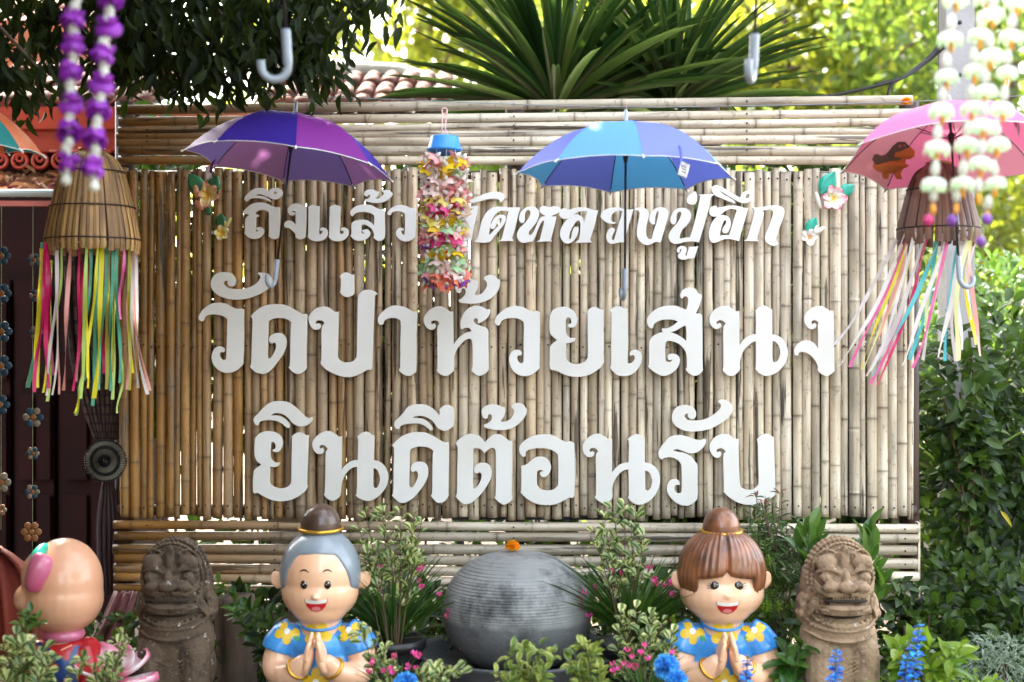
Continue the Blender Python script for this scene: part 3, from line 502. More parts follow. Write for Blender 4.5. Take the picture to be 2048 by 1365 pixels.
def green_white():
    m, nt, b, N, L = newmat('garland_pale_green'); uv = N.new('ShaderNodeUVMap'); sx = N.new('ShaderNodeSeparateXYZ'); L.new(uv.outputs[0], sx.inputs[0])
    mx = N.new('ShaderNodeMix'); mx.data_type = 'RGBA'; rr = N.new('ShaderNodeMapRange'); rr.inputs[1].default_value = .55; L.new(sx.outputs[1], rr.inputs[0]); L.new(rr.outputs[0], mx.inputs[0])
    mx.inputs[6].default_value = (.82, .84, .76, 1); mx.inputs[7].default_value = (.55, .82, .40, 1); L.new(mx.outputs[2], b.inputs['Base Color']); b.inputs['Roughness'].default_value = .5
    tr = N.new('ShaderNodeBsdfTranslucent'); L.new(mx.outputs[2], tr.inputs[0]); ms = N.new('ShaderNodeMixShader'); ms.inputs[0].default_value = .35; L.new(b.outputs[0], ms.inputs[1]); L.new(tr.outputs[0], ms.inputs[2]); L.new(ms.outputs[0], N['Material Output'].inputs[0]); return m
M['gar_green'] = green_white()
M['bead_orange'] = mat('orange_bead', (.85, .33, .01), .4)
M['bluebasket'] = mat('blue_plastic_basket', (.05, .30, .78), .35, .05, trans=.15)
M['string'] = mat('pink_string', (.75, .45, .42), .7)
def petal_mat(name, base, mid, tip):
    "plaster petal: throat colour at v=0, tip colour at v=1"
    m, nt, b, N, L = newmat(name); uv = N.new('ShaderNodeUVMap'); sx = N.new('ShaderNodeSeparateXYZ'); L.new(uv.outputs[0], sx.inputs[0])
    cr = N.new('ShaderNodeValToRGB'); L.new(sx.outputs[1], cr.inputs[0]); e = cr.color_ramp.elements
    e[0].position = .12; e[0].color = (*base, 1); e[1].position = .98; e[1].color = (*tip, 1); x = e.new(.5); x.color = (*mid, 1)
    L.new(cr.outputs[0], b.inputs['Base Color']); b.inputs['Roughness'].default_value = .35; b.inputs['Coat Weight'].default_value = .3; return m
M['pet_orange'] = petal_mat('plumeria_orange', (.80, .42, .01), (.80, .60, .25), (.75, .30, .20))
M['pet_yellow'] = petal_mat('plumeria_yellow', (.80, .42, .01), (.80, .62, .12), (.80, .75, .55))
M['pet_pink'] = petal_mat('plumeria_pink', (.80, .60, .10), (.82, .76, .70), (.80, .22, .30))
M['pet_white'] = petal_mat('plumeria_white', (.82, .30, .10), (.82, .77, .70), (.82, .80, .75))
M['plf_green'] = mat('plaster_leaf_green', (.02, .16, .06), .35, .2, 30, coat=.4)
M['plf_teal'] = mat('plaster_leaf_teal', (.01, .42, .30), .35, .15, 30, coat=.4)
M['blue1'] = leafmat('blue_silk_petal', (.03, .16, .62), (.1, .3, .8), .3, .5, .5)
M['blue2'] = leafmat('light_blue_silk_petal', (.07, .36, .82), (.15, .5, .9), .3, .5, .3)
# ------------------------------------------------------------ ground
g = MB(); n = 40
vs = []; 
for i in range(n+1):
    for j in range(n+1):
        x = -60+120*i/n; y = -30+120*j/n
        vs.append((x, y, 0.03*math.sin(x*3.1+y)*math.cos(y*2.3) if abs(x) < 20 and abs(y) < 20 else 0))
g.add(vs, [(i*(n+1)+j, (i+1)*(n+1)+j, (i+1)*(n+1)+j+1, i*(n+1)+j+1) for i in range(n) for j in range(n)])
M['gravel'] = mat('pale_dusty_ground', (.085, .06, .04), .95, .25, 1.5, bump=.6, bscale=20)
o = g.build('ground', M['gravel'], None, (0, 0, 0)); o['kind'] = 'structure'
b = MB(); b.box((0.4, -.45, .03), (5.4, 2.3, .14)); o = b.build('planting_bed', M['soil'], None, (0.4, -.45, 0), smooth=False); o['kind'] = 'structure'

# ------------------------------------------------------------ building with tiled roofs behind on the left
bl = thing('temple_building', 'red temple building with tiled roofs and dark porch, beyond the left sign end', 'building', (-3.2, 2.2, 0))
WD = 7.6
def pbox(mb, x0, x1, y0, y1, d, th):
    "box whose front face spans the pixels x0..x1, y0..y1 at depth d, th deep"
    a = P(x0, y1, d); c = P(x1, y0, d)
    mb.box(((a.x+c.x)/2, a.y+th/2, (a.z+c.z)/2), (c.x-a.x, th, c.z-a.z))
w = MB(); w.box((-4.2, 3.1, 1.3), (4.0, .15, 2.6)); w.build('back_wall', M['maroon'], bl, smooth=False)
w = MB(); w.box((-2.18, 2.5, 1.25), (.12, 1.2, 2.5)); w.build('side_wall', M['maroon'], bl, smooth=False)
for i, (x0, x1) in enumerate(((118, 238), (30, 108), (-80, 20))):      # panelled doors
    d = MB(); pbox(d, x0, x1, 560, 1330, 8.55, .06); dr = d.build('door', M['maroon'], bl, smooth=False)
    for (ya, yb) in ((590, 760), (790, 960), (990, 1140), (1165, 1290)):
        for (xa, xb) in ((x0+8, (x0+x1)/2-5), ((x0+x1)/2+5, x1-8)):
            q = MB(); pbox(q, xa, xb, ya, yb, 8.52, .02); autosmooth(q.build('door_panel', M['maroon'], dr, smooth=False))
q = MB(); pbox(q, -160, 246, 214, 258, 7.0, .10); q.build('fascia_board', M['redbeam'], bl, smooth=False)
q = MB(); pbox(q, -160, 240, 262, 302, 7.06, .08); q.build('fascia_board', M['redbeam'], bl, smooth=False)
q = MB(); pbox(q, -160, 244, 40, 138, 8.3, .10); q.build('gable_wall', M['redwall'], bl, smooth=False)
q = MB(); pbox(q, 246, 520, 214, 330, 8.3, .10); q.build('gable_wall', M['redwall'], bl, smooth=False)
# added unseen wall and eave that cut sky light on the left
w = MB(); w.box((-2.36, -4.35, 1.48), (.14, 9.3, 2.96)); M['wing'] = mat('wing_brown_paint', (.16, .10, .05), .8, .2, 2); w.build('wing_wall', M['wing'], bl, smooth=False)
w = MB(); w.box((-1.9, -5.4, 3.16), (2.2, 7.2, .07), Matrix.Rotation(R(8), 3, 'Y')); w.build('wing_eave', M['darkwood'], bl, smooth=False)
q = MB(); pbox(q, -160, 236, 296, 352, 7.25, .03); q.build('shadow_board', M['maroon'], bl, smooth=False)  # dark sheet added for the roof-interior shade behind the fretwork
# fretwork under the fascia
for i in range(8):
    cx = 20+i*40-60
    if cx > 215: continue
    c = P(cx, 322, 7.02); q = MB(); Mx = Matrix.Rotation(R(90), 3, 'X')
    q.torus(c, .036, .009, Mx, 18, 6); q.torus(c+Vector((0, 0, .012)), .016, .007, Mx, 12, 6); q.box(c+Vector((0, 0, .047)), (.10, .02, .012))
    q.build('fretwork_scroll', M['redbeam'], bl)
def tile_roof(x0, x1, d0, ztop, zbot, run, pitch_px=None, name='roof_tile', n_rows=6, w=.115):
    "barrel tile rows: each tile its own object sharing one mesh; slopes down towards the camera"
    t = MB(); seg = 7; L = run/n_rows*1.18
    vs = []
    for k in range(2):
        for j in range(seg+1):
            a = math.pi*j/seg; r = w*.5*(1.0 if k else .88)
            vs.append((-math.cos(a)*r, -L*k, math.sin(a)*r*.8))
            vs.append((-math.cos(a)*(r-.012), -L*k, math.sin(a)*(r-.012)*.8))
    s = seg+1
    for j in range(seg):
        a = 2*j
        t.add([], [])
    f = []
    for j in range(seg):
        a, b2, c, e = 2*j, 2*(j+1), 2*s+2*(j+1), 2*s+2*j
        f.append((a, e, c, b2)); f.append((a+1, b2+1, c+1, e+1)); f.append((e, e+1, c+1, c))
    t.add(vs, f); me = t.mesh('roof_tile', M['tile'])
    ang = math.atan2(ztop-zbot, run); out = []
    nx = int((x1-x0)/w)
    for i in range(nx):
        for r in range(n_rows):
            tt = r/n_rows
            ob = put(name, me, bl); y = CAMY+d0+run*(1-tt); z = zbot+(ztop-zbot)*(1-tt)
            ob.location = Vector((x0+w*(i+.5)+random.uniform(-.004, .004), y, z+.01*(r % 2)))-wloc(bl)
            ob.rotation_euler = (ang+R(2)+random.uniform(-.02, .02), random.uniform(-.03, .03), random.uniform(-.03, .03))
            out.append(ob)
    return out
# roof seen above the sign from its left end to the middle, sloping towards the camera
za, zb = P(0, 150, 9.2).z, P(0, 212, 8.3).z
tile_roof(P(520, 0, 8.6).x, P(905, 0, 8.6).x, 8.3, za, zb, .95, n_rows=5)
q = MB(); a = P(520, 132, 9.3); c = P(800, 150, 9.3); e = P(960, 196, 9.3); 
q.tube([a, c, e], [.075, .07, .06], 8); q.build('ridge_cap', M['ridge'], bl)
q = MB(); q.box(((P(520,0,8.8).x+P(905,0,8.8).x)/2, CAMY+8.85, (za+zb)/2-.05), (P(905,0,8.8).x-P(520,0,8.8).x, 1.0, .04), Matrix.Rotation(math.atan2(za-zb, .95), 3, 'X')); q.build('roof_board', M['darkwood'], bl, smooth=False)
za, zb = P(0, 128, 8.2).z, P(0, 216, 7.1).z
tile_roof(P(-60, 0, 7.4).x, P(330, 0, 7.4).x, 7.1, za, zb, 1.1, n_rows=6, w=.10)
q = MB(); q.box(((P(-60,0,7.6).x+P(330,0,7.6).x)/2, CAMY+7.65, (za+zb)/2-.05), (P(330,0,7.6).x-P(-60,0,7.6).x, 1.2, .04), Matrix.Rotation(math.atan2(za-zb, 1.1), 3, 'X')); q.build('roof_board', M['darkwood'], bl, smooth=False)
za, zb = P(0, 0, 9.4).z, P(0, 66, 8.4).z
tile_roof(P(-60, 0, 8.8).x, P(250, 0, 8.8).x, 8.4, za, zb, 1.0, n_rows=4, w=.12)
# low lean-to roof of pink sheet with fallen leaves and a gutter pipe
q = MB(); a = P(-120, 386, 6.6); c = P(232, 386, 6.6); zt = P(0, 344, 7.3).z
nn = 34; vs = []
for i in range(nn+1):
    x = a.x+(c.x-a.x)*i/nn; h = .012*math.sin(i*2.1)
    vs += [(x, a.y, a.z+h), (x, a.y+.75, zt+h), (x, a.y, a.z+h-.012), (x, a.y+.75, zt+h-.012)]
q.add(vs, [f for i in range(nn) for f in ((4*i, 4*i+4, 4*i+5, 4*i+1), (4*i+2, 4*i+3, 4*i+7, 4*i+6), (4*i, 4*i+2, 4*i+6, 4*i+4))])
q.build('sheet_roof', M['pinktin'], bl, smooth=False)
q = MB(); pbox(q, -120, 236, 402, 412, 6.62, .03); q.build('eave_board', M['pinktin'], bl, smooth=False)
q = MB(); q.tube([P(-120, 386, 6.5), P(372, 388, 6.5)], .018, 10); q.build('gutter_pipe', M['steel'], bl)
pos = []; 
for i in range(150):
    t = random.random(); x = a.x+(c.x-a.x)*random.random()
    pos.append((x, a.y+.75*t, a.z+(zt-a.z)*t+random.uniform(.012, .035)))
lm = leaves_mesh('fallen_leaves', pos, rdir(150, (0, 0, 0))*np.array([1, 1, .3]), np.tile([0, 0, 1.], (150, 1)), rng.uniform(.06, .11, 150), leaf_tpl(3, .25, .45, .3, .3), M['deadleaf'])
o = put('fallen_leaves', lm, None, (0, 0, 0)); props(o, 'dry brown leaves lying on the pink sheet roof at the far left', 'leaves', kind='stuff')

# ------------------------------------------------------------ concrete utility pole and cables
pole = thing('utility_pole', 'grey square concrete utility pole behind the pink umbrella and pale green garlands', 'pole', (P(1912, 0, 6.3).x, CAMY+6.3, 0))
q = MB(); c = wloc(pole); q.box(c+Vector((0, 0, 3)), (.125, .125, 6)); q.build('shaft', M['concrete'], pole, smooth=False)
for py in (45, 150, 250): 
    q = MB(); p_ = P(1920, py, 6.23); q.tube([p_, p_+Vector((0, .03, 0))], .009, 10); q.build('bolt_hole', M['black'], pole)
q = MB()
q.tube(catmull([P(1888, 85, 6.2), P(1870, 105, 6.2), P(1830, 138, 6.15), P(1795, 160, 6.1), P(1740, 175, 6.1), P(1660, 192, 6.1), P(1560, 200, 6.1)]), .008, 6)
q.tube(catmull([P(1888, 95, 6.18), P(1860, 120, 6.2), P(1826, 145, 6.15), P(1790, 164, 6.1), P(1778, 180, 6.1), P(1776, 200, 6.1)]), .007, 6)
q.tube(catmull([P(1885, 70, 6.22), P(1866, 104, 6.2), P(1822, 146, 6.15), P(1796, 158, 6.1), P(1750, 170, 6.1)]), .006, 6)
o = q.build('electric_cables', M['cable'], None, P(1888, 85, 6.2)); props(o, 'black twisted electric cables sagging from the concrete pole down behind the sign', 'cable')
q = MB(); q.tube(catmull([P(470, 187, 5.3), P(800, 200, 5.35), P(1200, 214, 5.4), P(1500, 212, 5.4), P(1815, 204, 5.35), P(2080, 190, 5.2)]), .0018, 5)
o = q.build('hanging_wire', M['steel'], None, P(470, 187, 5.3)); props(o, 'thin grey wire strung along the top of the bamboo sign', 'wire')

# ------------------------------------------------------------ trees behind
def tree(label, x, y, h, cr, cz, nl, m, bark, ls=.11, group='trees beyond the sign', trunk_r=.11, squash=.8, clumps=34):
    t = thing('tree', label, 'tree', (x, y, 0), group)
    q = MB(); lean = random.uniform(-.3, .3)
    tp = catmull([(x, y, 0), (x+lean*.3, y, h*.3), (x+lean, y+.1, h*.6), (x+lean*1.2, y, h*.9)], 5)
    q.tube(tp, [trunk_r*(1-.75*i/(len(tp)-1)) for i in range(len(tp))], 9); tk = q.build('trunk', bark, t)
    pts = []; C0 = np.array([x, y, cz])
    for i in range(clumps):
        d = rng.normal(size=3); d /= np.linalg.norm(d); d[2] *= squash
        c = C0+d*cr*(.35+.6*rng.random()); pts.append(c)
        if i < 11:
            b0 = Vector((x+lean*.6, y, h*(.35+.04*i))); c_ = Vector(c)
            q = MB(); q.tube(catmull([b0, b0.lerp(c_, .5)+Vector((0, 0, .15)), c_], 4), [trunk_r*.4*(1-.8*k/8) for k in range(9)], 6); q.build('limb', bark, t)
    pts = np.array(pts); k = rng.integers(0, len(pts), nl); d = rng.normal(size=(nl, 3)); d /= np.linalg.norm(d, axis=1, keepdims=True)
    rad = cr*.33*rng.random(nl)**.45*(.6+.8*rng.random(len(pts)))[k]
    pos = pts[k]+d*rad[:, None]
    varv = np.clip(.5+.35*np.sin(k*2.4)+rng.normal(0, .18, nl), 0, 1)
    me = leaves_mesh('crown', pos-np.array([x, y, 0]), rdir(nl, (0, 0, -.5)), rdir(nl, (.3, -.3, .8)), rng.uniform(.7, 1.3, nl)*ls, leaf_tpl(2, .3, .5, .15, .1), m, varv)
    o = put('crown', me, t, (0, 0, 0)); o['kind'] = 'stuff'; return t
TL = [  # label, px, depth, height, radius, crown centre py, leaves, material
 ('bright yellow green tree with a pale trunk showing above the tiled roof', 800, 17, 6.5, 2.3, 20, 5200, 'lf_tree', 'barkpale', 1.0),
 ('sunlit yellow tree just right of the spiky leaves, behind the sign top', 1500, 14, 6, 1.9, 60, 6500, 'lf_tree', 'bark', .9),
 ('yellow green leafy tree in the middle of the right background', 1700, 17, 7, 2.3, 130, 6500, 'lf_tree', 'bark', 1.0),
 ('dark green tree at the upper right behind the pole', 1990, 13, 6, 1.9, 80, 6500, 'lf_tree2', 'bark', .8),
 ('glowing yellow tree low at the right edge below the pink umbrella', 2010, 12, 4, 1.35, 520, 5000, 'lf_tree', 'bark', .8),
 ('green tree behind the middle of the bamboo sign', 1150, 15, 5, 2.1, 330, 5200, 'lf_tree2', 'bark', 1.0),
 ('bushy green tree glimpsed through the gaps at the right of the sign', 1560, 11, 3.6, 1.5, 480, 5200, 'lf_tree2', 'bark', .8),
 ('tall tree far behind the spiky plant crowns', 1240, 20, 8, 2.6, 20, 4200, 'lf_tree', 'bark', 1.2),
 ('low leafy tree behind the lower middle of the sign', 1280, 10, 2.5, 1.3, 820, 4200, 'lf_tree2', 'bark', .7),
 ('low leafy tree behind the lower right of the sign', 1800, 9, 2.3, 1.1, 760, 4200, 'lf_tree2', 'bark', .6),
]
for (lb, px, d, h, cr, py, nl, mm, bk, ls) in TL:
    p_ = P(px, py, d); tree(lb, p_.x, p_.y, max(h, p_.z), cr, p_.z, nl, M[mm], M[bk], ls*.115*d/14*1.25)
# far wood closing the view
pos = []; nl = 17000
x = rng.uniform(-16, 26, nl); y = rng.uniform(24, 30, nl); z = rng.uniform(0, 1, nl)*(5.2+1.6*np.sin(x*.7)+1.0*np.sin(x*1.9+1)-1.6*np.exp(-((x+1.2)/2.2)**2))
me = leaves_mesh('far_wood', np.stack([x, y, z], 1), rdir(nl, (0, 0, -.4)), rdir(nl, (0, -.5, .8)), rng.uniform(.28, .5, nl), leaf_tpl(2, .34, .5, .15, .1), M['lf_tree'], np.clip(.5+.4*np.sin(x*1.3+z*1.1)+rng.normal(0, .15, nl), 0, 1))
o = put('far_wood', me, None, (0, 0, 0)); props(o, 'blurred sunlit wood closing the view far behind the sign', 'wood', kind='stuff')
# ------------------------------------------------------------ the bamboo sign
TH = R(3.05)
SROT = Matrix.Rotation(TH, 3, 'Z')          # world -> sign frame
sign = thing('bamboo_sign', 'large welcome sign of upright and level bamboo canes carrying white Thai letters', 'sign', (0, 0, 0), rot=(0, 0, -TH))
def SL(px, py, w=0.0):
    "sign-frame point seen at pixel (px, py) on the plane w metres in front of the cane centres"
    C0 = SROT @ Vector((0, CAMY, CAMZ)); d = SROT @ Vector(((px-1024)/F, 1, -(py-682.5)/F))
    t = (-w-C0.y)/d.y; return C0+d*t
def bamboo_mesh(length, r, nodes, bend=0.0, taper=.06, n=12, seed=0, lightfun=None):
    zs = [(0, 1, 0), (length, 1, 0)]
    for z in nodes:
        rk = random.uniform(.35, .95); zs += [(z-.020, 1.0, 0), (z-.007, 1.05, .25*rk), (z-.002, 1.05, .9*rk), (z+.0005, 1.02, 1.1*rk), (z+.003, 1.075, .7*rk), (z+.007, 1.04, .35*rk), (z+.020, 1.0, 0)]
    for i in range(1, 8): zs.append((length*i/8, 1, 0))
    zs = sorted(z for z in zs if 0 <= z[0] <= length); rs = random.Random(seed)
    ph, ph2, oval = rs.uniform(0, 6), rs.uniform(.3, 1.2), rs.uniform(.94, 1.0)
    vs, nd = [], []; e0, e1, st = rs.uniform(.02, .15), rs.uniform(.0, .05), rs.uniform(.5, 1.0); stain = lambda z: max(0, 1-z/(e0+.001))*st+max(0, 1-(length-z)/(e1+.001))*.5
    zs += [(e0*.3, 1, 0), (e0*.65, 1, 0), (e0, 1, 0), (length-e1, 1, 0)]; zs.sort()
    for z, k, a in zs:
        rr = r*k*(1-taper*z/length); ox = bend*math.sin(math.pi*z/length*ph2+ph)
        for j in range(n):
            q = 2*math.pi*j/n; vs.append((ox+rr*math.cos(q), rr*oval*math.sin(q), z)); nd.append(min(1, a+stain(z)*rs.uniform(.5, 1)))
    k = len(zs); fs = [(i*n+j, i*n+(j+1) % n, (i+1)*n+(j+1) % n, (i+1)*n+j) for i in range(k-1) for j in range(n)]
    # hollow ends
    for end, ring in ((0, 0), (1, k-1)):
        zz = zs[ring][0]; rr = r*(1-taper*zz/length)*.62; ox = bend*math.sin(math.pi*zz/length*ph2+ph); b0 = len(vs)
        for dz in (0, .03 if end == 0 else -.03):
            for j in range(n): q = 2*math.pi*j/n; vs.append((ox+rr*math.cos(q), rr*math.sin(q), zz+dz)); nd.append(.5)
        for j in range(n):
            j2 = (j+1) % n
            fs.append((ring*n+j, b0+j, b0+j2, ring*n+j2) if end == 0 else (ring*n+j, ring*n+j2, b0+j2, b0+j))
            fs.append((b0+j, b0+n+j, b0+n+j2, b0+j2))
        fs.append(tuple(b0+n+j for j in range(n)))
    me = bpy.data.meshes.new('bamboo_cane'); me.from_pydata(vs, [], fs); me.materials.append(M['bamboo'])
    me.polygons.foreach_set('use_smooth', [True]*len(fs)); at = me.attributes.new('node', 'FLOAT', 'POINT'); at.data.foreach_set('value', nd); a2 = me.attributes.new('weather', 'FLOAT', 'POINT'); a2.data.foreach_set('value', [lightfun(v[2]/length) for v in vs] if lightfun else [0.0]*len(vs)); me.update(); return me
nails = MB()
def nail(p): nails.tube([p, p+Vector((0, -.004, 0))], .0036, 7)
px = 239.0; i = 0
while px < 1826:
    wpx = random.choice([12.5, 14, 15.5, 16.5, 17.5, 19, 20.5, 22, 23]) if i else 21
    gap = random.choice([-1.0, -.7, -.4, -.1, .2, .6, 1.0, 2.0])
    if px+wpx > 1829: wpx = 1829-px
    if wpx < 10: break
    cx = px+wpx/2; yt = 335+random.uniform(1, 12); yb = 1038+random.uniform(-8, 4)
    a = SL(cx+random.uniform(-1, 1)*1.5, yb); t = SL(cx+random.uniform(-1, 1)*2.2, yt); v = t-a
    r = (SL(px+wpx, 700)-SL(px, 700)).length/2
    L = v.length; step = random.uniform(.22, .34); z = random.uniform(.04, step); nodes = []
    while z < L-.03: nodes.append(z); z += step*random.uniform(.85, 1.15)
    o = put('bamboo_cane', bamboo_mesh(L, r, nodes, random.uniform(-1, 1)*.0055, random.uniform(-.06, .09), seed=i), sign, a+Vector((0, random.uniform(-.004, .006), 0)))
    o.rotation_mode = 'QUATERNION'; o.rotation_quaternion = v.to_track_quat('Z', 'X') @ Euler((0, 0, random.choice([0, 1, 2, 3])*.5)).to_quaternion()
    o['age'] = max(0, min(1, (cx-420)/800+random.uniform(-.25, .25)))  # random cane tone; left canes darkened as painted shade
    for py in (357, 692, 1012):
        p_ = SL(cx+random.uniform(-2, 2), py+random.uniform(-4, 4)); nail(p_+Vector((0, -r*.97+.001, 0)))
    px += wpx+gap; i += 1
def level(y0l, y0c, y0r, hpx, xl, xr, k):
    "one level cane: centre heights at the left, middle and right ends"
    a = SL(xl, y0l); c = SL(xr, y0r); v = c-a; r = hpx*.002/2; L = v.length
    step = random.uniform(.28, .44); z = random.uniform(.05, step); nodes = []
    while z < L-.03: nodes.append(z); z += step*random.uniform(.85, 1.15)
    me = bamboo_mesh(L, r, nodes, random.uniform(-1, 1)*.004, random.uniform(-.10, .10), seed=100+k, lightfun=lambda u: -.55+1.5*min(1, u*1.7))  # painted ramp darkens the left span of each level cane
    o = put('bamboo_cane', me, sign, a+Vector((0, -.006+random.uniform(-.003, .003), 0))); o.rotation_mode = 'QUATERNION'; o.rotation_quaternion = v.to_track_quat('Z', 'X') @ Euler((0, 0, random.choice([0, 1, 3])*.5)).to_quaternion()
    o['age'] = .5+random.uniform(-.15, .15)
    for px_ in (300, 560, 1040, 1500, 1808): nail(a+v*((px_-xl)/(xr-xl))+Vector((0, -r*.98-.006, 0)))
TOP = [(221, 206, 201, 20.5), (244, 229, 226, 18.5), (262, 248, 245, 17), (274.5, 265, 261, 15.5), (286, 281, 279, 19), (302, 301, 303, 19.5), (321, 321, 323, 19.5)]
BOT = [(1049, 1058.5, 1057, 18.5), (1073, 1077.5, 1076, 18.5), (1098, 1100, 1100.5, 21), (1115.5, 1121.5, 1127, 19), (1134, 1143.5, 1152, 20), (1153, 1163, 1176, 19), (1174, 1183, 1193, 16)]
for k, (l, c, r_, h) in enumerate(TOP): level(l, c, r_, h, 238+random.uniform(-3, 3), 1826+random.uniform(-3, 3), k)
for k, (l, c, r_, h) in enumerate(BOT): level(l, c, r_, h, 231+random.uniform(-3, 2), 1834+random.uniform(-3, 3), 10+k)
nb = nails.mesh('nails', M['nail']); o = put('nails', nb, sign, (0, 0, 0)); o['kind'] = 'stuff'
# frame behind
for py in (352, 698, 1020):
    a = SL(236, py, -.045); c = SL(1832, py+2, -.045); q = MB(); q.tube([a, c], .022, 8); put('back_rail', q.mesh('back_rail', M['darkwood']), sign, (0, 0, 0))
for px_ in (250, 640, 1030, 1420, 1818):
    a = SL(px_, 205, -.10); q = MB(); q.tube([Vector((a.x, a.y, -.02)), a], .04, 10); put('post', q.mesh('post', M['darkwood']), sign, (0, 0, 0))
# side strips closing the right end
q = MB(); a = SL(1831, 1045, .0); c = SL(1836, 1196, .0); q.box((a+c)/2+Vector((.006, .01, 0)), (.008, .05, (a-c).length)); put('end_strip', q.mesh('end_strip', M['bamboo'], smooth=False), sign, (0, 0, 0))['age'] = .9
# old grey signboard leaning behind the canes
ob_ = thing('old_signboard', 'dark grey old signboard glimpsed through the canes behind the middle of the sign', 'signboard', P(1090, 1040, 5.98)); q = MB(); a = P(905, 1040, 5.98); c = P(1275, 560, 5.98)
q.box(((a.x+c.x)/2, a.y, (a.z+c.z)/2), (c.x-a.x, .02, c.z-a.z)); M['oldboard'] = mat('faded_grey_vinyl', (.10, .115, .13), .6, .2, 4, col2=(.05, .055, .07)); q.build('panel', M['oldboard'], ob_, smooth=False)
for sx_ in (920, 1260): q = MB(); a = P(sx_, 1040, 6.03); q.tube([Vector((a.x, a.y, 0)), P(sx_, 570, 6.03)], .018, 8); q.build('leg', M['steel'], ob_)
# letters
for ch, (ox, oy, sc), outer, holes in GL:
    cu = bpy.data.curves.new('letter', 'CURVE'); cu.dimensions = '2D'; cu.fill_mode = 'BOTH'; cu.extrude = .0075; cu.bevel_depth = .0008; cu.bevel_resolution = 1
    xs = [p[0] for p in outer]; ys = [p[1] for p in outer]; mx_, my_ = (min(xs)+max(xs))/2, (min(ys)+max(ys))/2
    c0 = SL(ox+mx_/sc, oy+my_/sc, .052)
    for ring in [outer]+holes:
        pts = smooth_outline(ring, 4); sp = cu.splines.new('POLY'); sp.points.add(len(pts)-1); sp.use_cyclic_u = True
        for k, (u, v) in enumerate(pts):
            p_ = SL(ox+u/sc, oy+v/sc, .052); sp.points[k].co = (p_.x-c0.x, p_.z-c0.z, 0, 1)
    co = bpy.data.objects.new('tmp', cu); COL.objects.link(co); me = bpy.data.meshes.new_from_object(co); bpy.data.objects.remove(co)
    me.name = 'letter'; me.materials.clear(); me.materials.append(M['letter']); me.materials.append(M['letter_edge'])
    for f in me.polygons: f.material_index = 0 if abs(f.normal.z) > .9 else 1
    o = put('letter', me, sign, c0+Vector((0, .004, 0)), (R(90), 0, 0))
